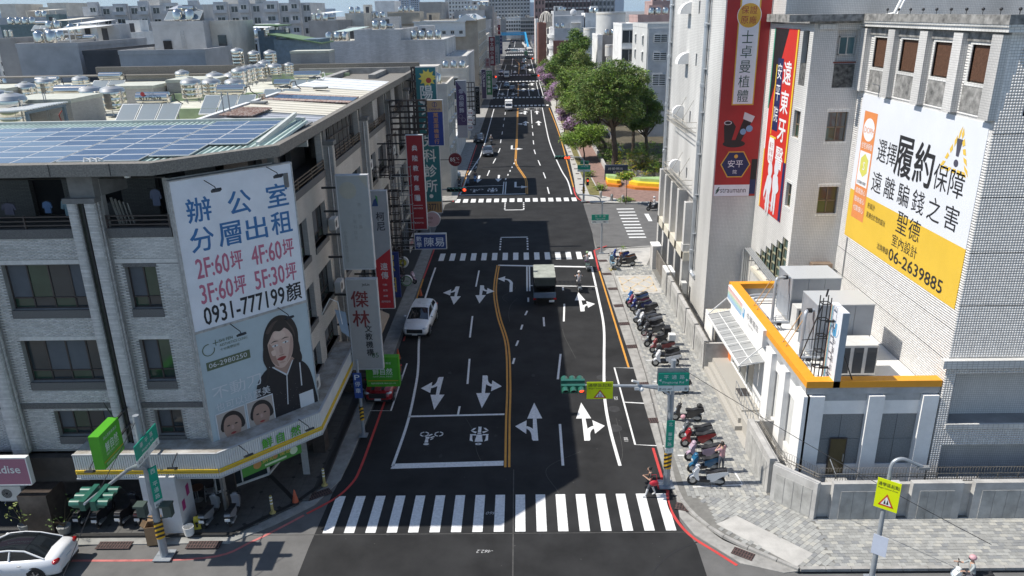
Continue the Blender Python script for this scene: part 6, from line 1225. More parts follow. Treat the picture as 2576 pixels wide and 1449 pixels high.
fpoly(b,fW3,[(u0+10.0,16.5),(u0+10.45,16.5),(u0+10.32,15.75),(u0+10.12,15.75)],GY,.055);disc(b,fW3,u0+10.22,15.45,.16,GY,.055,ru=.18)
text(b,fW3,'好設計',u0+2.45,11.55,.32,BKk,.05,w=.9);text(b,fW3,'是適合於您的設計',u0+2.45,11.05,.32,BKk,.05,w=2.3)
for i,ch in enumerate('聖德'):text(b,fW3,ch,u0+5.9+i*1.25,11.2,1.05,BKk,.05,w=1.1)
text(b,fW3,'室內設計',u0+5.7,10.4,.62,BKk,.05,w=2.6);text(b,fW3,'洽詢專線',u0+4.2,9.75,.35,BKk,.05,w=1.3);text(b,fW3,'06-2639885',u0+5.6,9.6,.62,BKk,.05,w=5.3,bold=.012)
b.build('lettering',[paint((.02,.02,.022)),paint((.75,.5,.08)),paint((.70,.25,.08)),paint((.76,.77,.8)),paint((.07,.07,.1)),paint((.62,.6,.12))],BB)
b=B();b.tube([(TXW-.1,41.6,17.4),(TXW-.1,41.6,18.0),(TXW-.5,41.6,18.1)],.025,6);tag(b.build('bent_conduit',m_galv),'small bent grey conduit above the billboard','conduit')
b=B();b.tube([(TXW-.06,43.1,9.3),(TXW-.06,43.1,6.9)],.03,6);tag(b.build('wall_conduit',m_galv),'thin vertical conduit under the left end of the billboard','conduit')
# ================================================================ the town beyond
e1=crop(2000,0,400/1449);c1=crop(1900,0,300/1739);c3=crop(0,0,500/2070);a6=crop(1700,300,600/1739);cc=crop(1750,150,500/2070)
def stone(name,c,**k):return mat(name,c,.88,var=k.get('var',.22),vscale=k.get('vs',.5),bump=.1,bscale=6)
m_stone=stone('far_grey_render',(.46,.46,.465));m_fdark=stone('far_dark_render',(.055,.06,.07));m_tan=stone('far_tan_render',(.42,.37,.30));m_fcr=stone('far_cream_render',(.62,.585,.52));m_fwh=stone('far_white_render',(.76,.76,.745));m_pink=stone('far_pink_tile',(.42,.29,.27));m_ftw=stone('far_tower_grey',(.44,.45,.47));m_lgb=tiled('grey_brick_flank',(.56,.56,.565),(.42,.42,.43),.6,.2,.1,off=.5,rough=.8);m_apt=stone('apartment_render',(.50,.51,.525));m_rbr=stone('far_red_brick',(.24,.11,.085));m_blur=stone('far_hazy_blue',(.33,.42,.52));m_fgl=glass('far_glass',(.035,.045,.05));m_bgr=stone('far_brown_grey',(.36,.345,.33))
WINME={}
def add_windows(parent,fr,W,z0,z1,nx,nz,ww=1.4,wh=1.3,m=None,joined=False,sill=True):
 m=m or[m_wmetal,m_fgl];J=B()
 for j in range(nz):
  for i in range(nx):
   cu=W*(i+.5)/nx;cv=z0+(z1-z0)*(j+.5)/nz;b=J if joined else B()
   for(a,c,e,g)in((-ww/2,ww/2,-wh/2,-wh/2+.08),(-ww/2,ww/2,wh/2-.08,wh/2),(-ww/2,-ww/2+.07,-wh/2,wh/2),(ww/2-.07,ww/2,-wh/2,wh/2),(-.03,.03,-wh/2,wh/2)):b.fbox(fr,cu+a,cu+c,cv+e,cv+g,.0,.09,0)
   b.fbox(fr,cu-ww/2,cu+ww/2,cv-wh/2,cv+wh/2,.0,.03,1)
   if sill:b.fbox(fr,cu-ww/2-.1,cu+ww/2+.1,cv+wh/2+.05,cv+wh/2+.15,0,.3,0)
   if not joined:b.build('window',m,parent)
 if joined:o=J.build('window_grid',m,parent);o['kind']='stuff'
m_roof=stone('pale_flat_roof',(.56,.55,.51),var=.3,vs=.3)
def house(x0,x1,y0,y1,h,m,label,name='building',S_=None,E_=None,W_=None,z=0,par=.7,roofm=None,joined=False,group=None,cat='building'):
 o=thing(name,label,cat,(0,0,0),0,group);b=B();b.box(x0,x1,y0,y1,z,h);b.build('wall',m,o)
 t=.25;b=B()
 for(a,c,e,g)in((x0-.05,x1+.05,y0-.05,y0+t),(x0-.05,x1+.05,y1-t,y1+.05),(x0-.05,x0+t,y0+t,y1-t),(x1-t,x1+.05,y0+t,y1-t)):b.box(a,c,e,g,h,h+par)
 b.build('parapet',m,o);q0=random.Random(int(abs(x0)*10+y0))
 if y0>95 and x1-x0>4 and h<24:
  k_=q0.choice((2,3,4));b2_=B();xx,yy=x0+1+q0.random()*(x1-x0-4),y0+1.5
  for i in range(k_):
   if xx+1.5*i>x1-.8:break
   b2_.lathe([(.55,.3),(.6,.5),(.6,1.6),(.5,1.75),(.1,1.95),(.01,2.0)],(xx+1.5*i,yy,h),10)
  oo=b2_.build('roof_tanks',m_inox,o);oo['kind']='stuff'
  if q0.random()<.75:w2=min(3.5,(x1-x0)*.4);xh=x0+(x1-x0-w2)*q0.random();b2_=B();b2_.box(xh,xh+w2,y1-4.2,y1-1,h,h+2.4);b2_.box(xh+.6,xh+1.4,y1-4.23,y1-4.2,h,h+1.9,1);b2_.build('stair_hut',[m,m_fdark],o)
  if q0.random()<.5:xh=x0+1+(x1-x0-4)*q0.random();b2_=B();b2_.add([(xh,y0+2.6,h+1.9),(xh+3,y0+2.6,h+1.9),(xh+3,y1-1,h+2.4),(xh,y1-1,h+2.4)],[(0,1,2,3)]);[b2_.beam((a_,c_,h),(a_,c_,h+2),.12)for a_ in(xh,xh+3)for c_ in(y0+2.7,y1-1.1)];b2_.build('sheet_lean_to',q0.choice((m_whs,m_grs,m_mint,m_crs)),o)
 b=B();b.box(x0+t,x1-t,y0+t,y1-t,h,h+.04);b.build('roof',roofm or m_roof,o)
 if S_:add_windows(o,fS(x0,y0,0),x1-x0,S_[0],S_[1],S_[2],S_[3],*(S_[4:6]or()),joined=joined)
 if E_:add_windows(o,fE(x1,y0,0),y1-y0,E_[0],E_[1],E_[2],E_[3],*(E_[4:6]or()),joined=joined)
 if W_:add_windows(o,fW(x0,y1,0),y1-y0,W_[0],W_[1],W_[2],W_[3],*(W_[4:6]or()),joined=joined)
 return o
def at_px(fn,xl,xr,yt,Y):return atY(*fn(xl,yt),Y)[0],atY(*fn(xr,yt),Y)[0],atY(*fn(xl,yt),Y)[1]
def hp(fn,xl,xr,yt,Y,dep,m,label,**k):x0,x1,h=at_px(fn,xl,xr,yt,Y);p=k.pop('par',.5);return house(x0,x1,Y,Y+dep,h-p,m,label,par=p,**k)
# left of the road, beyond the first side street
house(-20,-9.0,95.5,106,13.2,m_fcr,'cream corner building with a teal billboard on its flank',E_=(3.5,13,3,3,1.9,1.7),group='shophouses along the left of the road')
o=house(-26,-10,112,138,3.4,m_fwh,'low white shop behind the 85 degree sign',group='shophouses along the left of the road')
house(-16,-9.6,141,147,12.0,m_fcr,'cream and grey striped building with blank side windows',S_=(2,11.5,1,4,3.2,1.4),group='shophouses along the left of the road')
Y=147.2
for(a,c,h,lab)in((-36.7,-30.4,17.4,'leftmost step of the long grey brick flank'),(-30.4,-21.8,19.3,'tallest step of the long grey brick flank'),(-21.8,-13.9,17.4,'middle step of the long grey brick flank'),(-13.9,-10.0,14.4,'lowest step of the grey brick flank beside the road')):house(a,c,Y,172,h-.3,m_lgb,lab,par=.3,group='stepped grey brick building')
o=house(-31,-10.0,190,235,19.6,m_tan,'tall tan flank with a white clad loft on top',E_=(3,18,7,5,2.2,1.6));b=B();b.box(-24.9,-12.9,189.2,214,16.6,19.9);b.build('white_loft',m_wmetal,o);add_windows(o,fS(-24.9,189.2),12,16.6,18.6,6,1,.9,.8,sill=True);b=B();b.prism([(-25.1,188.9),(-12.7,188.9),(-12.7,214),(-25.1,214)],19.9,20.15);b.add([(-15,188.9,20.15),(-10.2,188.9,20.15),(-12.6,188.9,21.6),(-15,234,20.15),(-10.2,234,20.15),(-12.6,234,21.6)],[(0,1,2),(3,5,4),(1,4,5,2),(0,2,5,3)]);b.build('white_roof',m_whs,o)
b=B();b.box(-31,-23.4,189.6,190,19.6,22.1);b.build('tall_parapet',m_tan,o)
rows=[(238,262,15,m_fcr),(264,286,19,m_stone),(297,322,16,m_fwh),(323,350,21,m_bgr),(352,385,14,m_fcr),(388,418,18,m_stone)]
for k,(ya,yb,h,m)in enumerate(rows):house(-24,-10,ya,yb,h,m,'%s shophouse in the left row, %s'%(('cream','grey','white','brown-grey','cream','grey')[k],('just beyond the tan flank','third past the tan flank','after the distant zebra crossing','dark one with green netting height','low one before the blue bridge','last before the blue bridge')[k]),E_=(2,h-1,4,4,2.4,1.5),joined=True,group='shophouses along the left of the road')
# mid-left neighbourhood behind the corner roof (front edges read off the photograph)
L=[(c3,250,1250,705,96,18,m_stone,'broad grey rendered block at the left with plain side wall'),(c3,1330,1900,815,93,20,m_fdark,'near-black clad block behind the roof tanks'),(z1,955,1650,408,92,9,m_stone,'pale grey rendered block with roof terrace'),(c3,-60,250,620,104,16,m_bgr,'dark grey block at the left picture edge'),(z2,735,1010,195,175,20,m_bgr,'brownish grey plain block with tanks beside the apartments'),(z2,1085,1255,125,190,14,m_fcr,'cream roof house with water tank terrace'),(z2,1255,1485,170,200,14,m_fwh,'white-roofed terrace building beside the cream roof house'),(z3,330,540,20,250,25,m_bgr,'tall plain grey block left of the pale tower'),(z3,660,930,100,265,20,m_stone,'grey flank stepping down behind the tan building'),(z3,800,1022,60,282,16,m_bgr,'dark grey block with green netting'),(c3,590,1060,660,110,14,m_fwh,'white terrace house behind the grey block'),(c3,900,1420,545,125,12,m_fwh,'long white rooftop parapet in front of the apartments'),(c3,1420,2010,540,132,12,m_fwh,'white rooftop huts before the apartments, right part'),(c3,560,1380,470,150,14,m_bgr,'brown tiled parapet block in the left distance'),(c3,0,560,400,165,18,mat('teal_shed',(.13,.19,.2),.6,var=.2),'teal gabled shed in the left distance'),(c3,-100,1340,290,190,16,m_ftw,'long low grey block across the left distance'),(c3,760,1055,48,210,12,m_fcr,'beige stair tower rising over the left skyline'),(c3,630,770,118,212,10,m_fcr,'beige step of the stair tower'),(c3,-20,235,65,205,12,m_fcr,'beige stair tower at the far left'),(z1,1860,2075,330,118,12,m_fwh,'white hexagonal-sided tank terrace'),(z2,0,350,365,118,10,m_fwh,'white faceted wall below a cluster of tanks'),(z2,705,830,515,98,8,m_fwh,'small white annexe beside the green-roofed shed'),(z2,1360,1545,10,320,18,m_fwh,'white tower block with a single dark window on the skyline'),(z2,1480,1770,112,215,12,m_tan,'tan parapet block before the skyline')]
for k,(fn,xl,xr,yt,Y,dep,m,lab)in enumerate(L):
 o=hp(fn,xl,xr,yt,Y,dep,m,lab,group='roofscape at the left',S_=(9,15,4,2,1.3,1.1)if 'tiled' in lab or 'house' in lab or 'low' in lab or 'huts' in lab else None)
 # grey block details: rooftop stair tower with recess, door, ladder, heater
o=hp(z1,1220,1640,175,99,7,m_stone,'square grey rooftop tower with a dark doorway and ladder');x0,x1,h=at_px(z1,1290,1640,400,98.5);q=atY(*z1(1320,330),98.9);q2=atY(*z1(1395,405),98.9);b=B();b.box(q[0],q2[0],98.8,98.98,q2[1],q[1]);b.build('doorway',m_dark,o)
o2=hp(z1,1640,1850,170,101,9,m_fcr,'grey wing with tall window beside the rooftop tower',S_=None);q=atY(*z1(1760,285),100.9);q2=atY(*z1(1840,385),100.9);b=B();b.box(q[0],q2[0],100.85,100.98,q2[1],q[1]);b.build('window',m_fgl,o2);q=atY(*z1(1470,250),98.8);b=B();[b.cyl((q[0]+s,98.8,q[1]-4),(q[0]+s,98.8,q[1]),.03)for s in(-.2,.2)];[b.beam((q[0]-.2,98.8,q[1]-4+.4*k),(q[0]+.2,98.8,q[1]-4+.4*k),.03)for k in range(10)];b.build('ladder',m_galv,o)
q=atY(*z1(1470,160),100);heater(q[0],100,q[1]-.2,3,1.5,'solar heater on top of the square grey rooftop tower',tl=2.0)
# green-roofed sheds
for(fn,xl,xr,yt,Y,m2,lab)in((z2,250,420,245,108,'green','small green-gabled blue shed'),(z2,400,830,330,104,'green','long blue shed with sloping green roof')):
 x0,x1,h=at_px(fn,xl,xr,yt,Y);o=thing('shed',lab,'shed');b=B();b.box(x0,x1,Y,Y+6,12,h-.6);b.build('corrugated_wall',mat('blue_grey_sheet',(.16,.22,.27),.6,var=.25),o);b=B();b.add([(x0-.4,Y-.5,h),(x1+.4,Y-.5,h-1.2 if xr>500 else h-.1),(x1+.4,Y+6.5,h-1.2 if xr>500 else h-.1),(x0-.4,Y+6.5,h),(x0-.4,Y-.5,h+.15),(x1+.4,Y-.5,h-1.05 if xr>500 else h+.05),(x1+.4,Y+6.5,h-1.05 if xr>500 else h+.05),(x0-.4,Y+6.5,h+.15)],[(0,3,2,1),(4,5,6,7),(0,1,5,4),(1,2,6,5),(2,3,7,6),(3,0,4,7)]);b.build('roof',mat('green_sheet',(.16,.25,.12),.6,var=.3),o)
 # long apartment block with bays and windows
Y=200;AP=thing('apartment_block','long grey five storey apartment block with arched windows across the left background','building')
b=B();b.box(-108,-51.5,Y,Y+15,0,24.9);b.build('wall',m_apt,AP)
for k in range(9):
 x=-106+k*6.2;b=B();w_=3.2 if k%2 else 2.4;b.box(x,x+w_,Y-1.1,Y,0,25.9-(k%2)*.5);b.build('bay',m_apt,AP)
 add_windows(AP,fS(x,Y-1.1),w_,17,25.2,1,3,w_*.62,1.7,sill=False);add_windows(AP,fS(x+w_+.2,Y),2.6,17,25,1,3,1.7,1.5,sill=False)
 for z in(17.3,20.1,22.8):b=B();b.box(x-.1,x+w_+.1,Y-1.9,Y-1.1,z,z+.8);b.build('balcony',m_apt,AP)
 b=B();b.box(x+w_,x+w_+.15,Y-.3,Y,0,25.4);b.build('pier',m_fwh,AP)
for(ya,xx0,xx1)in((196,-64,-58),(193,-58,-52)):pass
b=B();b.box(-74,-66,Y+3,Y+12,24.9,29);b.box(-95,-90,Y+3,Y+10,24.9,28);b.build('roof_house',m_fcr,AP)
# tanks scattered over the roofs behind
for k,(fn,x,yb,w_,yt,Y)in enumerate(((c3,105,590,50,480,103),(c3,185,590,55,480,103),(c3,760,530,80,445,124),(c3,890,360,50,290,162),(z2,345,340,50,262,107),(z2,440,300,45,240,111),(z2,530,305,40,252,111),(z2,840,120,38,80,178),(z2,785,188,35,120,176),(z2,1025,378,60,332,150),(z2,1095,378,60,332,150),(z2,60,368,70,335,120),(z2,180,368,70,335,120),(c3,960,695,80,635,108),(c3,1110,695,80,635,108))):
 xc,zb=atY(*fn(x,yb),Y);zt=atY(*fn(x,yt),Y)[1];d_=atY(*fn(x+w_/2,yb),Y)[0]-atY(*fn(x-w_/2,yb),Y)[0];water_tank(xc,Y,zb-.2,d_,max(.5,(zt-zb)-d_*.28),'small distant stainless tank, %s'%('on the dark block at far left','right twin on the dark block at far left','on the brown parapet at left','before the long low block','on the green-gabled shed','left of two beyond the shed','right of two beyond the shed','high on the plain brown-grey block','left edge of the brown-grey block','left of the pair on the stepped flank','right of the pair on the stepped flank','left on the faceted wall','right on the faceted wall','left ball tank on the grey block','right ball tank on the grey block')[k],.2)
for k,(fn,x,y,Y)in enumerate(((c3,1280,620,112),(c3,1650,660,118),(c3,790,385,160),(c3,590,375,162),(z2,915,165,176),(z2,1460,250,148),(c3,1050,470,150),(c3,1220,455,150))):q=atY(*fn(x,y),Y);heater(q[0],Y,q[1]-1.6,2,1.5,'distant solar heater, %s'%('above the broad grey block','on the white roof huts','right one before the long low block','left one before the long low block','on the brown-grey block','on top of the stepped brick flank','on the brown parapet, left','on the brown parapet, right')[k],tl=2.4,tank_d=.8)
# left clutter low in the roof area: many small roofs filling the gaps
rr=random.Random(5)
for k in range(60):
 x=rr.uniform(-230,-26);y=rr.uniform(112,420);w_=rr.uniform(6,13);h=rr.uniform(9,15.5)if y<200 else rr.uniform(12,19)
 if x+w_>-25:continue
 house(x,x+w_,y,y+rr.uniform(7,14),h,rr.choice([m_stone,m_fcr,m_fwh,m_bgr,m_ftw]),'plain low flat-roofed house with small windows in the left background',group='small flat-roofed houses in the left background',name='flat_roofed_house',S_=(h-8,h-.6,int(w_/2.6),3,1.3,1.1),joined=True)
for k in range(46):
 x=rr.uniform(26,200);y=rr.uniform(230,600);w_=rr.uniform(8,16);h=rr.uniform(10,19)
 house(x,x+w_,y,y+rr.uniform(8,16),h,rr.choice([m_stone,m_fcr,m_fwh,m_pink,m_ftw]),'pale flat-roofed house in the right background',group='small flat-roofed houses in the right background',name='flat_roofed_house')
 # skyline
def tower(fn,xl,xr,Y,top,m,lab,nx,nz,z0=6,dep=25,ww=.5,wh=.5,wm=None):
 x0,x1,_=at_px(fn,xl,xr,50,Y);o=thing('high_rise',lab,'tower');b=B();b.box(x0,x1,Y,Y+dep,0,top);b.build('wall',m,o);W_=x1-x0
 b=B();[b.box(x0+W_*k/nx-W_/nx*.12,x0+W_*k/nx+W_/nx*.12,Y-.8,Y,0,top)for k in range(nx+1)];b.build('vertical_fin',m,o)
 add_windows(o,fS(x0,Y),W_,z0,top,nx,nz,W_/nx*ww,(top-z0)/nz*wh,m=[m,m_fgl],joined=True,sill=False)
 b=B();[b.box(x0,x1,Y-.5,Y,z0+(top-z0)*k/nz-.3,z0+(top-z0)*k/nz+.3)for k in range(nz)];b.build('floor_band',m_fwh if m is not m_pink else m,o);return o
tower(z3,985,1375,700,75,m_ftw,'broad grey apartment high-rise at the end of the road',13,22,8)
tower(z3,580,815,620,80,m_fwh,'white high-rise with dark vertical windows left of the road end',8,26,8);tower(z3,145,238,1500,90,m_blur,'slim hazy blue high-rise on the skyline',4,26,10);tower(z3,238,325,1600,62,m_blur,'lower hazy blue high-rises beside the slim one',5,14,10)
tower(z3,820,975,1300,38,m_blur,'distant pale housing blocks between the high-rises',9,6,10);tower(z2,740,760,900,34,m_ftw,'thin distant block by the apartments',2,6,10)
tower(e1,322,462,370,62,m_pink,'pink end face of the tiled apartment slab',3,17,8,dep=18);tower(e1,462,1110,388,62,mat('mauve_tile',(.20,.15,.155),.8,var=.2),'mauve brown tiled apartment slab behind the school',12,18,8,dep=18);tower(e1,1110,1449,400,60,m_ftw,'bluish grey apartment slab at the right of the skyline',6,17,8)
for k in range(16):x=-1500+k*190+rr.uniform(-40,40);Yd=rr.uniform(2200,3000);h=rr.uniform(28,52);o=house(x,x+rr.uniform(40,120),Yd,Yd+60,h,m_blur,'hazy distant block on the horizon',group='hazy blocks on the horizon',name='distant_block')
# right side of the road in the distance
e_=lambda xl,xr,yt,Y,dep,m,lab,**k:hp(e1,xl,xr,yt,Y,dep,m,lab,**k)
o=e_(598,1020,400,236,30,m_apt,'white and grey curved-balcony building with a brick base on the right of the road',W_=(3,15.5,5,4,2.6,1.6));x0,x1,h=at_px(e1,598,760,575,235.8);b=B();b.box(x0-.3,x1+12,235.8,236,0,h);b.build('brick_base',m_rbr,o)
for z in(4.6,8.0,11.4,14.4):b=B();[b.lathe([(.02,0),(1.6,0),(1.6,.9),(.02,.9)],(x0-.1,yy,z),14)for yy in(239,247)];b.build('curved_balcony',m_fwh,o)
b=B();b.box(x0,x0+9,240,250,17,20.5);b.ball((x0+6,243,21.4),1.0);b.build('roof_house',m_apt,o)
e_(590,1020,155,318,25,m_apt,'tall grey flank behind the curved-balcony building');e_(480,592,195,330,20,m_bgr,'tan block with arched ribs on its roof');o=e_(372,485,330,282,20,m_rbr,'narrow red brick building by the road');e_(332,372,270,345,20,m_fwh,'slim white shophouse by the pink slab')
b=B();x0,zz=atY(*e1(480,235),325)
for k in range(7):t=math.pi*k/7;b.tube([(x0+2.6*math.cos(t)*math.cos(s_),325+2.6*math.sin(t)*math.cos(s_),zz-2+4*math.sin(s_))for s_ in np.linspace(0,math.pi,9)],.16,5)
tag(b.build('ribbed_dome',m_fcr),'white ribbed open dome on a right-hand roof','dome')
rows=[(268,280,16,m_fwh),(304,330,15,m_fcr),(333,352,17,m_stone),(354,420,14,m_fwh)]
for k,(ya,yb,h,m)in enumerate(rows):house(10,24,ya,yb,h,m,'%s shophouse in the right-hand row'%('white-fronted','cream-fronted','grey-fronted','long white')[k],W_=(2,h-1,4,4,2.4,1.5),joined=True,group='shophouses along the right of the road')
# buildings past the bridge, closing the street
hp(c1,440,775,400,690,20,m_fwh,'white-ribbed building past the blue bridge',S_=(6,15,6,3,1.6,1.8),joined=True);hp(c1,775,1100,400,660,20,m_bgr,'grey building with bay windows past the blue bridge',S_=(3,15,3,4,4,2),joined=True);hp(c1,150,440,440,640,20,m_bgr,'low dark building to the left past the blue bridge',joined=True)
for k in range(40):x=rr.uniform(-60,70);y=rr.uniform(720,1300);house(x,x+rr.uniform(10,22),y,y+15,rr.uniform(8,15),rr.choice([m_fwh,m_fcr,m_ftw,m_stone]),'small distant roof beyond the bridge',group='roofs beyond the bridge',name='distant_house')
# blue steel bridge
BR_=thing('blue_bridge','sky-blue steel portal bridge over the far end of the road','bridge');b=B();m_bb=mat('bridge_blue',(.03,.33,.60),.5,var=.12,vscale=.5);xa,xb=-13.5,3.4
for(p,q)in(((xa,520,7.9),(xb,520,7.9)),((xa,520,0),(xa,520,8)),((xb,520,8),(xb+1.6,505,0)),((xb,520,8),(xb,560,8)),((xa,520,8),(xa,560,8)),((xb,560,8),(xb,560,0)),((xa,560,8),(xa,560,0)),((xa,560,7.9),(xb,560,7.9))):b.beam(p,q,1.0,.9)
b.build('portal_frame',m_bb,BR_);b=B();[b.beam((xb,522+k*5,0),(xb,522+k*5,8),.35)for k in range(8)];b.build('hanger',m_bb,BR_);b=B();b.tube([(3.5,500,.5),(3.0,515,1.3),(2.2,535,1.4),(1.8,560,1.2)],.7,8);b.prism([(4.5,480),(7,480),(6,540),(3.5,560),(3,520)],0,.8);b.build('concrete_ramp',mcp,BR_)
# school buildings behind the trees (right)
SC=house(22,40,139.7,158,18.9,mat('white_school_tile',(.60,.60,.585),.6,var=.1,vscale=.5),'white and grey school stair block with louvred windows behind the trees',S_=None,W_=(7,18,2,4,1.5,1.6));b=B();b.box(22.2,40,139.45,139.68,0,18.8);b.build('grey_tiled_face',m_apt,SC)
for(z,wh)in((17.2,1.4),(14.2,1.4),(10.2,2.0)):
 b=B();fr=fS(23.2,139.44,0);b.fbox(fr,0,2.2,z-wh/2,z+wh/2,.01,.05,1);[b.fbox(fr,-.1,2.3,z-wh/2+v,z-wh/2+v+.12,.03,.16,0)for v in np.arange(0,wh+.1,.32)];[b.fbox(fr,u,u+.1,z-wh/2,z+wh/2,.03,.14,0)for u in(-.1,1.05,2.2)];b.build('louvred_window',[m_fwh,m_fgl],SC)
hp(z4,685,805,190,168,16,m_fwh,'white stair block further back with louvred openings',S_=(11,18.5,1,2,3,2.6));hp(z4,812,1090,120,172,14,m_pink,'pale pink rooftop block behind the school')
for(fn,xc_,w_,yt,yb,Y,lab)in((z4,605,240,95,280,196,'big white round stair tower'),(z4,430,110,225,325,215,'low white round tower'),(z4,585,70,362,455,190,'small white round tank house')):
 xx,zt=atY(*fn(xc_,yt),Y);r=(atY(*fn(xc_+w_/2,yt),Y)[0]-xx);zb=atY(*fn(xc_,yb),Y)[1];o=thing('round_tower',lab+' on the school roofs','tower');b=B();b.cyl((xx,Y+r,zb),(xx,Y+r,zt),r,n=28);b.build('drum',MATS['white_school_tile'],o);b=B();b.cyl((xx,Y+r,zt-.6),(xx,Y+r,zt-.3),r*1.02,n=28);b.build('band',m_fcr,o);b=B();b.box(xx-r*.6,xx+r,Y+r,Y+2*r,0,zb+.2);b.build('shaft',m_bgr if 'big' in lab else m_fwh,o)
hp(z4,485,525,280,192,14,m_fwh,'white slab wall under the round tower');hp(z4,525,690,285,194,10,m_bgr,'grey recess block under the round tower');hp(z4,930,1090,5,260,16,m_pink,'pink block behind the school at the top');hp(z4,385,530,105,240,14,m_fwh,'white roofscape beside the round tower');house(24,60,159,200,12,m_fwh,'lower white school wing behind the crowns',W_=(2,11,8,3,2,1.5))
m_grass=mat('dry_grass',(.19,.17,.06),.95,var=.5,vscale=1.2,bump=.4);m_brkp=mat('park_brick_path',(.27,.17,.14),.9,var=.3,vscale=2,bump=.2);m_soil=mat('garden_soil',(.10,.085,.055),.95,var=.4,vscale=1)
def sheet_poly(P,z0,z1,name,m):b=B();b.prism(P,z0,z1);return struct(b.build(name,m))
sheet_poly([(7.45,92.2),(8.4,91.0),(12.6,90.4),(40,90.4),(40,192),(7.2,192),(7.5,119),(7.2,105),(6.9,97)],-.05,.06,'park_pavement',mcp)
sheet_poly([(8.5,94.8),(9.9,94.4),(9.6,103),(9.2,119),(9.2,190),(8.2,190),(8.3,119)],-.05,.09,'grass_strip',m_grass);sheet_poly([(9.95,94.4),(13.3,90.9),(19,90.9),(19,103),(12.0,109),(12.0,125),(12.2,190),(9.5,190),(9.5,119)],-.05,.08,'park_path',m_brkp)
sheet_poly([(12.3,109.5),(19,104.5),(28,104),(28,190),(12.6,190)],-.05,.3,'garden_bed',m_soil);sheet_poly([(7.6,192),(40,192),(40,420),(7.6,420)],-.05,.05,'far_pavement_right',mcp);sheet_poly([(-8.2,93),(-30,91.5),(-30,196),(-8.0,196)],-.05,.06,'pavement_left',m_conc);sheet_poly([(-8.2,210),(-30,210),(-30,420),(-8.0,420)],-.05,.06,'far_pavement_left',m_conc)
for k in range(24):grate(7.9+.0*k,97.5+k*3.6,1.57,.5,.5,z=.062,n=4,label='small square drain cover on the park kerb',group='drain covers along the park kerb')
o=thing('garden_wall','low white garden wall between the path and the flower bed','wall');b=B();b.beam((12.15,109.3,.45),(12.15,150,.45),.3,.7);b.beam((12.15,109.3,.45),(19,104.3,.45),.3,.7);b.beam((16.0,122,.5),(16.2,150,.5),.3,.6);b.build('wall',m_wc,o)
# rainbow seating steps
RS=thing('rainbow_steps','orange, yellow and green stepped seating in the park','steps')
for k,(c,z,gy)in enumerate((((.62,.20,.02),.38,0),((.75,.55,.03),.76,.9),((.35,.50,.22),1.14,1.9))):
 b=B();b.prism([(13.5+k*.5,98.6+gy*.9),(14.6+k*.4,97.4+gy),(20,95.6+gy),(20,99.0+gy*.7),(14.5,100.2)],.08,z+.002*k);b.build('tier',mat('tier_%d'%k,c,.7,var=.15),RS)
 b=B();b.prism([(11.2+k*.15,99.6+gy),(12.6-k*.1,98.9+gy),(13.1,99.6+gy*.6),(12.4,102.4),(11.3,102.6)],.08,z+.002*k);b.build('tier',MATS['tier_%d'%k],RS)
o=thing('park_sign_wall','dark blue park name wall with small white characters','sign',(0,0,0));fr=fS(11.3,103.6,.1);b=B();b.fbox(fr,0,3.1,0,2.0,-.4,0);b.build('wall',mat('navy_wall',(.035,.055,.095),.7,var=.15),o);b=B();text(b,fr,'將愛傳出',.4,1.35,.35,0,.02,w=2.0);text(b,fr,'城之樞',1.1,.85,.35,0,.02,w=1.5);b.build('lettering',m_wmetal,o)
for k,(x,y)in enumerate(((9.72,93.26),(10.89,91.53),(12.16,90.9))):b=B();b.lathe([(.16,0),(.16,.55),(.19,.6),(.17,.75),(.08,.85),(.01,.87)],(x,y,.06),14);tag(b.build('stone_bollard',m_kerb),'%s stone bollard on the park corner'%('nearest the traffic pole','middle','rightmost')[k],'bollard','stone bollards on the park corner')
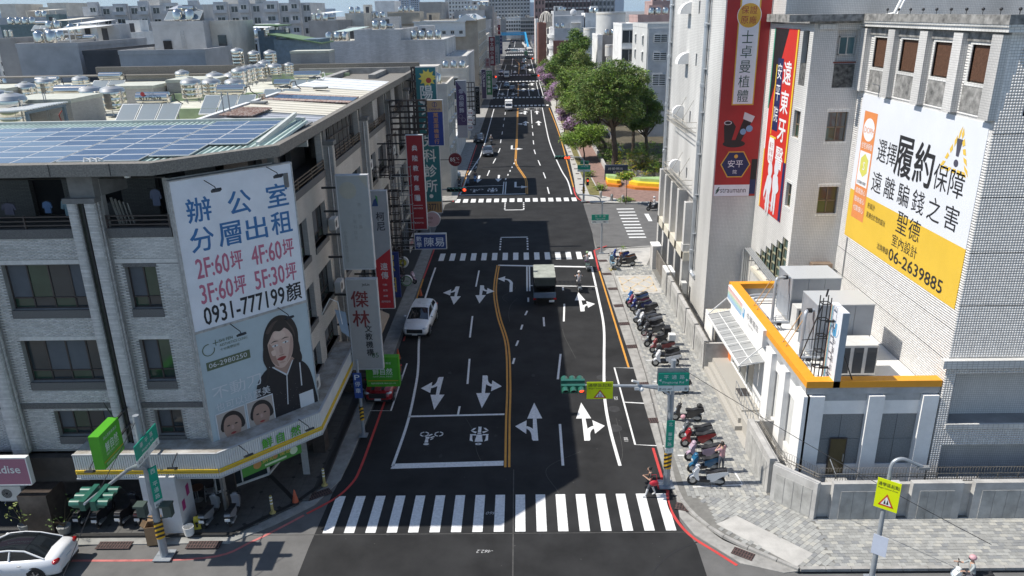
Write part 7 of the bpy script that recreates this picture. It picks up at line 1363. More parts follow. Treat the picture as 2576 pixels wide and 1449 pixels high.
# foliage
def leafmat(n,c,c2):m=mat(n,c,.55,var=.5,vscale=1.3,col2=c2,spec=.35);return m
LG=[leafmat('leaf_green',(.14,.24,.045),(.065,.125,.022)),leafmat('leaf_olive',(.25,.29,.08),(.12,.15,.04)),leafmat('leaf_bright',(.27,.40,.05),(.13,.23,.025))];LP=[leafmat('bloom_mauve',(.55,.36,.55),(.34,.2,.33)),leafmat('bloom_pale',(.62,.47,.62),(.42,.3,.42)),leafmat('leaf_olive2',(.14,.15,.05),(.07,.075,.03))];LY=[leafmat('leaf_lime',(.25,.36,.03),(.12,.2,.02)),leafmat('bloom_yellow',(.62,.50,.04),(.4,.33,.03)),LG[2]]
m_bark=mat('bark',(.105,.08,.062),.95,var=.4,vscale=6,bump=.6,bscale=25)
def leaves(name,parent,clumps,n,size,mats,wts,flat=.35):
 vol=np.array([c[3]*c[4]*c[5]for c in clumps])**.67;vol/=vol.sum();P=[];tw=[]
 for c,f in zip(clumps,vol):
  k=max(3,int(n*f/14));d=rng.normal(size=(k,3));d/=np.linalg.norm(d,axis=1)[:,None];r=rng.uniform(.45,1.06,k)**.7;e=np.array(c[:3])+d*r[:,None]*np.array(c[3:6]);P.append(e)
 E_=np.concatenate(P);m_=14;C_=np.repeat(E_,m_,0)+rng.normal(size=(len(E_)*m_,3))*size*np.array([1.5,1.5,.9]);N=len(C_)
 a=rng.normal(size=(N,3));a[:,2]*=.5;a/=np.linalg.norm(a,axis=1)[:,None];up=rng.normal(size=(N,3))*.75+np.array([0,0,1.0]);b_=np.cross(a,up);b_/=np.linalg.norm(b_,axis=1)[:,None]+1e-9
 L_=size*rng.uniform(.6,1.3,N)[:,None];V_=np.stack([C_-a*L_,C_+b_*L_*flat,C_+a*L_,C_-b_*L_*flat],1).reshape(-1,3)
 me=bpy.data.meshes.new(name);me.vertices.add(N*4);me.vertices.foreach_set('co',V_.reshape(-1));me.loops.add(N*4);me.loops.foreach_set('vertex_index',np.arange(N*4));me.polygons.add(N);me.polygons.foreach_set('loop_start',np.arange(N)*4)
 for m in mats:me.materials.append(m)
 me.polygons.foreach_set('material_index',np.repeat(rng.choice(len(mats),len(E_),p=wts),m_));me.update(calc_edges=True);o=bpy.data.objects.new(name,me);COL.objects.link(o);o.parent=parent;return o
def tree(x,y,h,r,label,n=9000,mats=LG,wts=(.5,.3,.2),tr=.28,base=.35,z=.1,size=.16,cat='tree',name='broadleaf_tree',sq=1.0,lean=(0,0),group=None,nc=11):
 o=thing(name,label,cat,(x,y,z),0,group);b=B();hb=h*base;top=(lean[0],lean[1],h*.62)
 b.tube([(0,0,-.1),(.05,.03,hb*.5),(lean[0]*.4,lean[1]*.4,hb),top],[tr*1.25,tr,tr*.8,tr*.35],9);b.build('trunk',m_bark,o)
 cl=[];R_=random.Random(int(x*97+y*13));b=B()
 for k in range(nc):
  t=2.4*k;rad_=r*(.25+.6*((k+.5)/nc)**.6);zz=hb+(h-hb)*R_.uniform(.3,.92)*(1-.25*rad_/r);cx_,cy_=lean[0]+rad_*math.cos(t),lean[1]+rad_*math.sin(t);cr=r*R_.uniform(.26,.46);cl.append((cx_,cy_,zz,cr,cr,cr*.8*sq));s0=(lean[0]*.5,lean[1]*.5,hb+(zz-hb)*.15);b.tube([s0,(s0[0]*.5+cx_*.5,s0[1]*.5+cy_*.5,(s0[2]+zz)/2-.1),(cx_,cy_,zz)],[tr*.45,tr*.28,tr*.08],6)
 cl.append((lean[0],lean[1],h*.86,r*.42,r*.42,h*.13));b.build('limbs',m_bark,o);c=leaves('crown',o,cl,n,size,mats,wts);return o
def tree_px(fn,xb,yb,xt,yt,rpx,label,**k):
 x,y=G(*fn(xb,yb),.1);t=atY(*fn(xt,yt),y);r=atY(*fn(xt+rpx,yt),y)[0]-t[0];return tree(x,y,t[1],r,label,lean=(t[0]-x,0),**k)
tree_px(z4,620,1390,600,475,265,'big dense green tree with thick dark trunk at the park corner',n=52000,tr=.42,size=.15,base=.36,wts=(.5,.4,.1),nc=30)
tree_px(z4,545,1235,430,560,190,'tall green tree left behind the big one',nc=20,base=.2,n=30000,size=.17,wts=(.3,.5,.2));tree_px(z4,350,985,350,400,170,'olive green feathery tree further up the park',nc=20,n=30000,size=.2,wts=(.2,.6,.2),base=.25);tree_px(z4,330,850,310,225,130,'tallest dark green tree before the school',nc=18,n=24000,size=.25,wts=(.85,.1,.05),base=.3);tree_px(z4,250,790,215,385,130,'green tree behind the mauve blossoms',nc=18,n=20000,size=.25,wts=(.5,.2,.3),base=.2)
tree(15.3,128,13.0,5.0,'light green tree between the big tree and the olive one',nc=18,n=26000,size=.18,wts=(.3,.3,.4));tree(11.2,143,10.5,3.8,'yellow-green tree behind the bright young tree',nc=18,n=22000,size=.19,wts=(.1,.5,.4));tree(12.6,158,11.5,4.2,'bushy green tree in the middle of the park row',nc=18,n=20000,size=.22,wts=(.4,.3,.3));tree(12.0,207,12,4.5,'far green tree at the head of the park',nc=14,n=12000,size=.3,wts=(.6,.2,.2))
tree(17.5,121,11,3.4,'green tree to the right of the big crown',n=9000,size=.17)
tree_px(z4,880,1350,880,700,140,'dark green tree against the white school wall',nc=16,n=20000,size=.14,wts=(.9,.1,0));tree_px(z4,375,1290,365,1005,165,'bright green young tree above the far traffic lights',nc=14,n=15000,size=.16,wts=(.1,.2,.7),tr=.12,base=.3)
tree(17.0,107.5,4.4,1.9,'bare-branched shrub tree left of the white block',n=500,wts=(.2,.7,.1),tr=.12,nc=26,name='bare_tree',base=.1)
for k,(xb,yb,xt,yt,r)in enumerate(((215,1080,250,830,85),(250,1150,300,930,80),(150,900,160,660,95),(110,800,110,570,90),(80,740,85,500,80),(60,690,60,530,60))):tree_px(z4,xb,yb,xt,yt,r,'%s mauve-blossomed tree in the kerbside row'%('nearest','second','third','fourth','fifth','farthest')[k],nc=14,n=13000,mats=LP,wts=(.42,.33,.25),tr=.1,size=.17,base=.3,name='blossom_tree',group='mauve-blossomed trees along the kerb')
for k in range(7):tree(8.9,190+k*16,6+k%2,2.6,'small street tree far up the right kerb',n=2500,tr=.1,size=.28,wts=(.5,.3,.2),name='street_tree',group='street trees far up the right kerb')
tree(12.4,88.9+.9,3.9,.9,'spindly young tree in the corner grass patch',n=700,mats=LY,wts=(.6,.3,.1),tr=.045,base=.75,name='sapling')
def bush(x,y,h,r,label,mats=LG,wts=(.3,.1,.6),n=1500,name='bush',size=.11):o=thing(name,label,'bush',(x,y,.15));leaves('foliage',o,[(R_x,R_y,h*.5,r*.6,r*.6,h*.5)for R_x,R_y in((0,0),(r*.5,.1),(-r*.5,.2),(0,r*.5))],n,size,mats,wts);b=B();[b.tube([(0,0,-.1),(r*.4*math.cos(t),r*.4*math.sin(t),h*.7)],[.04,.015],5)for t in(0,1.6,3.1,4.7)];b.build('stems',m_bark,o)
for(x,y,h,r,lab,mm)in((15.6,106.5,3.6,2.3,'lime and yellow flowering shrub behind the rainbow steps',LY),(18.2,104.6,2.2,1.6,'low yellow-green shrub right of the flowering one',LY),(13.6,110.5,2.4,1.5,'bright green shrub by the trunk of the big tree',LG),(13.2,116,2.2,1.6,'green shrub along the garden wall',LG),(14.6,121,2.4,1.6,'green shrub further along the garden wall',LG),(18.8,114,3.6,2.2,'shrub before the school wall',LG),(20.5,108,4.4,1.6,'upright green shrub beside the white block',LG),(13,128,2,1.7,'low hedge shrub in the shade',LG),(9.3,106,.9,.8,'small shrub in the grass strip',LG),(10.1,97.2,.7,.7,'tiny shrub by the traffic pole',LG),(12.5,90.9,.35,.8,'round green grass tuft at the sapling',LG)):bush(x,y,h,r,lab,mm,(.4,.35,.25)if mm is LY else(.3,.1,.6),int(900*r))
o=thing('kerb_weed','small green weed at the corner ramp','plant',(9.7,71.2,.12));leaves('blades',o,[(0,0,.12,.2,.2,.15)],80,.1,LG,(.2,.1,.7),.15)
o=thing('fallen_leaves','little heap of yellowed leaves by the lamp post','leaves',(7.9,65.0,.1));leaves('leaf',o,[(0,0,.05,.35,.2,.05)],60,.09,LY,(.3,.5,.2))
# ================================================================ projecting signs on the left
def ssign(fn,xl,xr,yt,yb,XL,col,label,draw=None,t=.3,frame_=None,edge=None,name='projecting_sign',brackets=3,group=None,XF=None,minw=0):
 Y_,_=atX(*fn(xl,(yt+yb)/2),XL);x0,zt=atY(*fn(xl,yt),Y_);x1=max(atY(*fn(xr,yt),Y_)[0],x0+minw);zb=atY(*fn(xl,yb),Y_)[1]
 W_,H_=x1-x0,zt-zb;o=thing(name,label,'sign',(x0,Y_,zb),0,group);fr=fS(0,0,0);b=B();b.fbox(fr,0,W_,0,H_,-t,0);b.build('box',paint(col),o)
 b=B();ew=.05;[b.fbox(fr,a,c,e,g,-t-.02,.02)for(a,c,e,g)in((-ew,0,-ew,H_+ew),(W_,W_+ew,-ew,H_+ew),(0,W_,-ew,0),(0,W_,H_,H_+ew))];b.build('edge_trim',edge or mat('sign_edge',(.52,.53,.54),.5,var=.2),o)
 xf=(XF if XF is not None else XR)-x0;b=B();[b.beam((xf,t/2,H_*(k+.5)/brackets),(0,t/2,H_*(k+.5)/brackets),.1)for k in range(brackets)];b.build('bracket',m_steel,o)
 if draw:
  b=B();ms=draw(b,fr,W_,H_);
  if b.v:b.build('lettering',[paint(c)for c in ms],o)
 return o
def VT(s,col,size=.8,top=.9,bot=.1,u=.5,bold=.03,extra=None):
 def d(b,fr,W_,H_):
  n=len(s);st_=H_*(top-bot)/n;h=min(W_*size,st_*.86);vtext(b,fr,s,W_*u,H_*top,h,st_,0,.015,bold=bold,w=min(W_*size,h*1.15));r=[col]
  if extra:r+=extra(b,fr,W_,H_)
  return r
 return d
def ex_blank(b,fr,W,H):
 fpoly(b,fr,[(W*.7,H),(W,H),(W,H*.87)],0,.012);vtext(b,fr,'062980089',W*.14,H*.42,.16,.2,1,.015);vtext(b,fr,'小兒科診所',W*.5,H*.6,.2,.3,1,.014);vtext(b,fr,'書店醫',W*.68,H*.72,.2,.6,1,.014);disc(b,fr,W*.35,H*.85,W*.28,0,.01);return[(.42,.40,.33),(.30,.31,.29)]
ssign(a4,268,560,455,1330,-9.85,(.38,.39,.38),'blank cream sign box with faded characters, nearest of the upper row',ex_blank,XF=XR+.45,brackets=4,t=.32)
def ex_kony(b,fr,W,H):frect(b,fr,0,W,0,H*.42,0,.012);fpoly(b,fr,[(0,H*.42),(W,H*.42),(W,H*.52)],0,.012);vtext(b,fr,'柯尼',W*.55,H*.83,.55,.65,2,.015,bold=.02);vtext(b,fr,'遠傳',W*.55,H*.4,.48,.6,1,.016,bold=.03);[text(b,fr,t_,W*.35,H*(.2-.05*k),.14,1,.016)for k,t_ in enumerate(('行動','寬頻','媒體'))];text(b,fr,'國際服務',W*.2,H*.05,.14,1,.016);fpoly(b,fr,[(.06,H*.88),(W*.45,H*.88),(W*.45,H*.96),(W*.2,H*.93)],3,.014);fpoly(b,fr,[(W*.3,H*.97),(W*.45,H*.96),(W*.45,H*.89)],4,.017);return[(.50,.03,.04),(.62,.62,.63),(.05,.05,.06),(.03,.07,.2),(.1,.35,.1)]
ssign(a4,590,740,600,1700,-9.75,(.36,.37,.39),'tall grey and red telecom sign behind the blank cream one',ex_kony,brackets=5)
def ex_jl(b,fr,W,H):vtext(b,fr,'傑林',W*.42,H*.88,.95,1.15,0,.015,bold=.01,w=1.0);vtext(b,fr,'文教機構',W*.62,H*.5,.42,.48,1,.015,bold=.02);text(b,fr,'JeiLin',W*.52,H*.93,.18,1,.015,bold=.01);text(b,fr,'·85',W*.6,H*.13,.3,2,.015);return[(.20,.03,.03),(.03,.03,.03),(.03,.12,.04)]
ssign(a5,312,553,402,1120,-9.95,(.40,.385,.37),'scratched grey-white sign with dark red brush characters',ex_jl,XF=XR+.45,brackets=3,t=.3)
def ex_gr(b,fr,W,H):text(b,fr,'高山茶飲專賣店',W/2,H*.78,.14,0,.012,align='c');text(b,fr,'鮮自然',W/2,H*.4,.42,0,.012,bold=.02,align='c',w=W*.62);text(b,fr,'NATURAL FIRST',W/2,H*.31,.09,0,.012,align='c',w=W*.62);frect(b,fr,0.03,W-.03,H*.17,H*.2,1,.01);text(b,fr,'連鎖加盟諮詢 0800-222-177',W/2,H*.06,.1,0,.012,align='c',w=W*.8);return[(.66,.72,.64),(.5,.32,.02)]
m_lime=mat('lime_sign_box',(.08,.37,.015),.45,var=.1)
GB=ssign(a5,472,728,1035,1257,-9.3,(.07,.33,.02),'bright green box sign hanging over the red car',ex_gr,t=.4,edge=m_lime,XF=-10.6,brackets=2)
for v in(.25,.9):b=B();b.beam((-4.0+.6,-1.2,v),(0,.1,v),.09);b.build('truss_bar',m_steel,GB)
o=thing('green_box_sign','bright green box sign standing out over the left traffic lights','sign',(-17.0,28.05,4.85));fr=frame((0,-1.6,0),(0,1,0),(1,0,0));b=B();b.fbox(fr,0,1.6,0,1.5,-.42,0);b.build('box',m_lime,o);b=B();ms=ex_gr(b,fr,1.6,1.5);b.build('lettering',[paint(c)for c in ms],o);b=B();b.beam((-.3,-.1,.35),(-.45,1.6,.35),.08);b.beam((-.3,-.1,1.15),(-.45,1.6,1.15),.08);b.beam((-.2,0,1.5),(-.35,-.2,2.3),.04);b.build('bracket',m_steel,o)
o=thing('pink_shop_sign','dusty pink shop sign with white letters at the left edge','sign',(-23.9,28.6,2.75));fr=fS(0,0,0);b=B();b.fbox(fr,-2.5,2.1,0,1.3,-.2,0);b.build('board',paint((.34,.14,.20)),o);b=B();text(b,fr,'paradise',1.75,.45,.5,0,.012,bold=.01,align='r');[b.fbox(fr,a,c,e,g,-.21,.03)for(a,c,e,g)in((-2.5,2.15,1.3,1.36),(2.1,2.15,0,1.3),(-2.5,2.1,-.05,0))];b.build('lettering',m_wmetal,o)
def ex_dl(b,fr,W,H):frect(b,fr,W*.42,W*.68,H*.31,H*.36,0,.014);[frect(b,fr,W*.2,W*.8,H*v,H*v+.03,0,.014)for v in(.12,.26)];text(b,fr,'專業升學教育',W*.2,H*.22,.13,0,.014,w=W*.6);text(b,fr,'臺南安平校',W*.2,H*.06,.14,0,.014,w=W*.6);return[]
ssign(a4,930,1082,72,955,-8.9,(.28,.012,.02),'dark red vertical sign with six white characters',VT('典陸教育集團',(.62,.62,.64),.36,.9,.27,.5,extra=ex_dl),XF=XR,brackets=6)
def ex_sun(b,fr,W,H):disc(b,fr,W*.6,H*.93,W*.3,1,.012);[fpoly(b,fr,[(W*.6+W*.3*math.cos(t),H*.93+W*.3*math.sin(t)),(W*.6+W*.44*math.cos(t+.2),H*.93+W*.44*math.sin(t+.2)),(W*.6+W*.3*math.cos(t+.4),H*.93+W*.3*math.sin(t+.4))],1,.011)for t in np.arange(0,6.2,.6)];disc(b,fr,W*.66,H*.915,W*.13,2,.014);[disc(b,fr,W*(.3+.14*k),H*.78,W*.13,0,.011)for k in range(3)];frect(b,fr,0,W,0,H*.08,3,.012);text(b,fr,'2937711',W*.05,H*.015,H*.05,4,.016,w=W*.9,bold=.02);disc(b,fr,W*.5,H*.12,W*.1,0,.014);return[(.75,.6,.1),(.4,.05,.04),(.35,.22,.1),(.03,.03,.06)]
ssign(c4,1210,1447,185,1830,-10.15,(.025,.16,.18),'tall teal clinic sign with smiling sun and outlined characters',VT('陽光小兒科診所',(.70,.72,.70),.62,.88,.13,.55,extra=ex_sun),XF=XR,brackets=6,t=.25)
def ex_ya(b,fr,W,H):frect(b,fr,0,W,H*.75,H,1,.01);text(b,fr,'YAMAHA',W/2,H*.78,H*.05,2,.015,align='c',w=W*.8,bold=.02);disc(b,fr,W/2,H*.91,W*.17,2,.015,r0=W*.14);[frect(b,fr,W/2-.03,W/2+.03,H*.91-W*.15,H*.91+W*.15,2,.016)for _ in(0,)];return[(.40,.27,.15),(.03,.03,.18)]
ssign(c4,1352,1525,560,1068,-8.4,(.018,.045,.24),'blue and tan motorcycle shop sign',VT('萬里達機車行',(.50,.27,.14),.62,.73,.02,.55,extra=ex_ya),XF=XR,brackets=4)
def ex_cy(b,fr,W,H):text(b,fr,'數',W*.04,H*.52,H*.36,0,.015,bold=.01);text(b,fr,'學',W*.04,H*.1,H*.36,0,.015,bold=.01);text(b,fr,'陳易',W*.3,H*.15,H*.65,0,.015,w=W*.64,bold=.02);return[(.58,.62,.68)]
c2=crop(1500,700,500/1811);ssign(c2,435,870,785,985,-8.2,(.02,.05,.20),'wide blue sign with white characters above the kerb',ex_cy,XF=XR,brackets=2)
def rnd(fn,xc_,yc_,rpx,XC,col,label,draw,t=.25,rim=(.6,.6,.6)):
 Y_,z_=atX(*fn(xc_,yc_),XC);r=atY(*fn(xc_+rpx,yc_),Y_)[0]-XC;o=thing('round_sign',label,'sign',(XC,Y_,z_),0,'round shop signs on the left');b=B();fr=fS(0,0,0);b.cyl((0,0,0),(0,t,0),r*1.06,n=28);b.build('rim',paint(rim),o);b=B();b.cyl((0,-.02,0),(0,0,0),r,n=28);b.build('face',paint(col),o);b=B();ms=draw(b,fr,r);b.build('lettering',[paint(c)for c in ms],o);b=B();b.beam((-r-1.2,.1,0),(-r,.1,0),.06);b.build('bracket',m_steel,o)
def d85(b,fr,r):text(b,fr,'85',-r*.8,-r*.25,r*.62,0,.03,bold=.02);text(b,fr,'°C',r*.15,-.0,r*.38,0,.03,bold=.02);text(b,fr,'Daily Cafe',-r*.1,-r*.55,r*.18,0,.03);return[(.72,.7,.7)]
rnd(a4,1395,300,58,-6.9,(.16,.012,.02),'round dark red sign reading 85 degrees C',d85,rim=(.2,.03,.03))
rnd(c2,685,570,105,-8.4,(.50,.34,.36),'round pale pink sign with brush characters',lambda b,fr,r:(text(b,fr,'卵卵',-r*.75,0,r*.4,0,.03),text(b,fr,'點心',-r*.75,-r*.5,r*.35,0,.03),[(.12,.06,.06)])[-1]);rnd(c2,265,1180,75,-9.5,(.60,.60,.60),'round white sign with yellow ring and white drop',lambda b,fr,r:(disc(b,fr,0,0,r*.72,0,.03),disc(b,fr,0,-.05*r,r*.3,1,.035,ru=r*.22),[(.45,.40,.06),(.65,.65,.65)])[-1]);rnd(c2,320,1440,75,-9.6,(.5,.53,.5),'round white and green sign below the yellow ring one',lambda b,fr,r:(disc(b,fr,0,0,r*.98,0,.03,r0=r*.82),text(b,fr,'cafe',-r*.5,-r*.2,r*.4,0,.03),[(.08,.25,.08)])[-1])
for k,(yy,nm)in enumerate(((410,'upper'),(490,'middle'),(575,'lower'))):rnd(a6,397,yy,38,-8.6,(.6,.6,.6),'%s of three round white signs on a post'%nm,lambda b,fr,r:(text(b,fr,'珍肆',-r*.6,-r*.3,r*.6,0,.03,bold=.02),disc(b,fr,0,0,r*.98,1,.028,r0=r*.9),[(.25,.04,.05),(.2,.12,.15)])[-1])
S3=[(a6,232,345,45,690,-9.6,(.055,.03,.10),'purple fashion shop banner with lotus and white characters',VT('幸侶服飾',(.45,.46,.5),.5,.86,.42,.5,extra=lambda b,fr,W,H:(frect(b,fr,0,W,0,H*.22,1,.01),fpoly(b,fr,[(0,H),(W,H),(W,H*.75)],1,.011),[disc(b,fr,W*(.35+.3*(k%2)),H*(.38-.06*k),W*.2,1,.012,r0=W*.17)for k in range(2)],[(.30,.30,.33)])[-1])),(z3,858,898,820,1075,-9.2,(.015,.015,.018),'black sign with vertical white brand lettering',lambda b,fr,W,H:([text(b,(lambda u,v,d=0:fr(W*.75-v,H*.7-u,.02)),'SAMSUNG',0,-.1*W,W*.55,0,0,bold=.03,w=H*.62)if 0 else None],text(b,(lambda u,v,d=0:fr(W*.22+v,H*.68-u,.02)),'SAMSUNG',0,0,W*.5,0,0,w=H*.62,bold=.02),disc(b,fr,W*.5,H*.88,W*.28,0,.02,r0=W*.22),[(.62,.62,.64)])[-1]),(z3,918,960,655,930,-9.4,(.035,.025,.07),'dark violet sign with white script',VT('Curves',(.5,.48,.55),.5,.9,.4,.5)),(z3,958,1018,668,935,-8.6,(.015,.14,.045),'green optician sign with four white characters',VT('文雄眼鏡',(.62,.65,.6),.5,.82,.2,.5,extra=lambda b,fr,W,H:(frect(b,fr,0,W,0,H*.15,1,.012),[disc(b,fr,W*s_,H*.92,W*.18,1,.012,r0=W*.13)for s_ in(.32,.68)],[(.5,.5,.48)])[-1])),(z3,988,1045,348,620,-9.6,(.20,.012,.025),'tall maroon cram school sign',VT('學文國小美語',(.6,.58,.58),.6,.96,.04,.5)),(z3,1048,1090,335,600,-9.3,(.10,.20,.24),'teal and pale sign with a big character',VT('小林眼鏡行',(.55,.6,.6),.55,.85,.1,.5)),(z3,1040,1080,440,610,-8.6,(.32,.36,.38),'pale blue-grey furniture sign',VT('日本傢具',(.05,.06,.1),.5,.7,.05,.5)),(z3,1090,1115,335,510,-8.9,(.03,.04,.16),'narrow navy sign with white characters',VT('金昌牙醫',(.5,.5,.55),.6,.9,.1,.5)),(z3,1072,1097,235,325,-9.6,(.24,.015,.03),'small dark red sign above the narrow navy one',VT('火鍋',(.55,.5,.5),.6,.9,.1,.5)),(z3,955,998,550,640,-9.6,(.42,.30,.32),'pink ornamental sign before the maroon one',VT('香園',(.3,.08,.1),.6,.9,.1,.5))]
for(fn,xl,xr,yt,yb,XL,col,lab,dr)in S3:ssign(fn,xl,xr,yt,yb,XL,col,lab,dr,XF=-10.1,t=.4,group='vertical shop signs further up the left side')
# right-hand far signs
for(fn,xl,xr,yt,yb,XL,col,lab,dr)in((z3,1450,1478,392,545,8.2,(.01,.03,.10),'navy clinic sign on the right kerb',VT('德安婦幼診所',(.5,.55,.6),.5,.9,.15,.5)),(z3,1507,1580,462,600,9.0,(.60,.62,.64),'white medical sign with blue cross',lambda b,fr,W,H:(frect(b,fr,W*.1,W*.9,0,H*.48,0,.02),frect(b,fr,W*.45,W*.55,H*.05,H*.55,1,.03),frect(b,fr,W*.2,W*.8,H*.3,H*.36,1,.03),text(b,fr,'健保特約',W*.15,H*.62,H*.1,0,.02,w=W*.7),[(.03,.2,.5),(.65,.65,.68)])[-1]),(z3,1430,1460,325,440,8.6,(.34,.03,.04),'red sign far up the right side',VT('中藥房',(.6,.55,.55),.5,.9,.1,.5)),(z3,1395,1425,330,435,8.3,(.45,.45,.48),'grey and red sign far up the right side',VT('科技',(.3,.05,.06),.4,.9,.3,.5))):ssign(fn,xl,xr,yt,yb,XL,col,lab,dr,XF=12,t=.4,group='shop signs far up the right side')
# steel scaffolding grids carrying the signs
def grid_frame(fn,xl,xr,yt,yb,XL,nx,nz,label,m=None,dep=.6,bw=.07):
 Y_,_=atX(*fn(xl,(yt+yb)/2),XL);x0,zt=atY(*fn(xl,yt),Y_);x1=atY(*fn(xr,yt),Y_)[0];zb=atY(*fn(xl,yb),Y_)[1];o=thing('sign_scaffold',label,'scaffold',(0,0,0),0,'steel frames for signs');b=B()
 for y in(Y_,Y_+dep):
  for i in range(nx+1):x=x0+(x1-x0)*i/nx;b.beam((x,y,zb),(x,y,zt),bw)
  for k in range(nz+1):z=zb+(zt-zb)*k/nz;b.beam((x0,y,z),(x1,y,z),bw)
 for k in range(nz+1):z=zb+(zt-zb)*k/nz;[b.beam((x,Y_,z),(x,Y_+dep,z),bw)for x in(x0,x1)]
 b.build('frame_bars',m or mat('rusty_dark_steel',(.045,.035,.032),.7,var=.4,vscale=6),o);return o
grid_frame(c4,930,1340,565,955,-10.5,4,6,'brown steel grid in front of the teal clinic sign');grid_frame(c4,895,940,955,1449,-10.2,1,7,'narrow black lattice left of the dark red sign',bw=.06);grid_frame(c4,1175,1205,185,900,-9.9,1,9,'black ladder frame left of the teal sign',bw=.08);grid_frame(a4,780,970,370,1150,-10.2,2,9,'white-edged scaffold frame under the dark red sign',m_galv,.9,.05);grid_frame(a4,630,770,375,470,-10.6,3,2,'small black steel balcony cage on the road front',bw=.04);grid_frame(z3,770,850,780,1180,-9.9,3,9,'rusty grid beside the purple banner',bw=.08);grid_frame(a4,760,850,600,1449,-10.3,2,12,'tall black grid behind the telecom sign',bw=.05)
hm=bpy.data.materials.new('air_haze');hm.use_nodes=True;t=hm.node_tree;t.nodes.clear();pv=t.nodes.new('ShaderNodeVolumePrincipled');pv.inputs['Color'].default_value=(.80,.88,1.0,1);pv.inputs['Density'].default_value=.00006;pv.inputs['Anisotropy'].default_value=.2;mo=t.nodes.new('ShaderNodeOutputMaterial');t.links.new(pv.outputs[0],mo.inputs['Volume'])
b=B();b.box(-4600,4600,-70,9100,-1.3,96);o=b.build('haze',hm);o['kind']='stuff'
# ================================================================ street furniture
m_pole=mat('pole_grey',(.33,.36,.39),.5,.3,var=.15,vscale=3);m_tlg=mat('signal_green',(.02,.11,.075),.35,var=.15,coat=.3);m_sgn=mat('road_sign_green',(.0,.30,.20),.45,var=.05);m_sw=mat('sign_print_white',(.66,.70,.68),.5);m_lens=mat('dark_lens',(.02,.02,.02),.2);m_redl=mat('red_lamp',(.6,.02,.01),.3,emit=((1,.06,.02),2.2));m_hy=mat('school_sign_yellow',(.62,.72,.0),.5,var=.04)
def signal(parent,x,y,z,f,n=3,red=None,r=.17,sp=.37,ax='x'):
 fr=frame((x,y,z),(-f[1]*1.0,f[0]*1.0,0),(f[0],f[1],0));b=B();b.fbox(fr,-sp*n/2,sp*n/2,-r*1.15,r*1.15,-.2,0);hd=b.build('signal_head',m_tlg,parent)
 for k in range(n):
  u=-sp*n/2+sp*(k+.5);b=B();vs=[]
  for d_ in(0,.4):
   for i in range(13):t=rad(-35+250*i/12);vs.append(fr(u+r*math.cos(t),r*math.sin(t),d_*(1 if i in range(2,11)else.7)))
  b.add(vs,[(i,i+1,14+i,13+i)for i in range(12)],0,True);b.build('visor',m_tlg,hd)
  b=B();disc(b,fr,u,0,r*.86,0,.02);b.build('lens',m_redl if red is not None and k in(red if isinstance(red,tuple)else(red,))else m_lens,hd)
def pole(x,y,h,r,label,z=.05,stripes=False,name='traffic_pole',cat='pole'):
 o=thing(name,label,cat,(x,y,z));b=B();b.cyl((0,0,0),(0,0,h),r,r*.72,16);b.build('post',m_pole,o);b=B();b.box(-r*2.2,r*2.2,-r*2.2,r*2.2,0,.05);[b.add([(0,0,.5),(c*r*2.1,s*r*2.1,.05),(c*r*2.1+s*.02,s*r*2.1+c*.02,.05)],[(0,1,2)])for c,s in((1,0),(-1,0),(0,1),(0,-1))];b.build('base_plate',m_pole,o)
 if stripes:
  b=B();n=24;R_=r+.012;b.lathe([(R_,1.0),(R_,1.85)],(0,0,0),n);b.build('yellow_sleeve',mat('warning_yellow',(.70,.40,.02),.5),o);b=B()
  for k in range(4):
   vs=[((R_+.006)*math.cos(t),(R_+.006)*math.sin(t),min(1.85,max(1.0,1.0+.22*k+.12*math.cos(t+1)+dz)))for t in np.linspace(0,2*math.pi,n+1)for dz in(0,.11)];b.add(vs,[(2*i,2*i+2,2*i+3,2*i+1)for i in range(n)])
  b.build('black_stripe',m_steel,o)
 return o
def plate(parent,fr,u0,u1,v0,v1,m,txt,name='road_sign',d=.03,vert=None):
 b=B();b.fbox(fr,u0,u1,v0,v1,0,d);s=b.build(name,m,parent);b=B()
 for t in txt:text(b,fr,t[0],u0+t[1],v0+t[2],t[3],0,d+.006,w=t[4]if len(t)>4 else None)
 if vert:vtext(b,fr,vert[0],(u0+u1)/2,v1-vert[1],vert[2],vert[3],0,d+.006)
 b.build('lettering',vert[4]if vert and len(vert)>4 else(m_sw if m is m_sgn else m_steel),s)
 # right near traffic pole
TP=pole(6.87,32.06,6.75,.17,'grey traffic pole with green road signs and striped sleeve on the right kerb',stripes=True);b=B();b.tube([(-.1,0,5.38),(-2.6,0,5.45),(-4.9,0,5.5)],[.085,.07,.05],10);b.tube([(-.12,-.1,4.2),(-.15,-.12,5.0),(-.5,-.08,5.3),(-1.3,0,5.4)],.07,8);b.build('arm',m_pole,TP)
fr=fS(0,-.2,0);plate(TP,fr,-.7,.72,5.55,6.18,m_sgn,[('平  通  路',.25,.32,.22,.95),('Pingtong Rd',.2,.07,.15,.98),('◀',.02,.2,.14),('▶',1.27,.2,.14)]);plate(TP,fr,-.7,.0,5.25,5.53,m_sw,[('西 423 -407',.05,.05,.12,.6)],'number_plate');plate(TP,fr,.02,.72,5.25,5.53,m_sw,[('-   東',.3,.05,.14,.35)],'number_plate');b=B();b.box(-.75,.7,-.15,-.12,5.6,6.4);b.build('sign_back',m_galv,TP)
plate(TP,fS(-.05,-.22,0),-.15,.24,2.25,3.7,m_sgn,[],'street_sign',vert=('北 華平路',.08,.2,.27));plate(TP,fS(-.05,-.22,0),-.15,.24,1.95,2.2,m_sw,[('1  1',.1,.08,.08)],'number_plate')
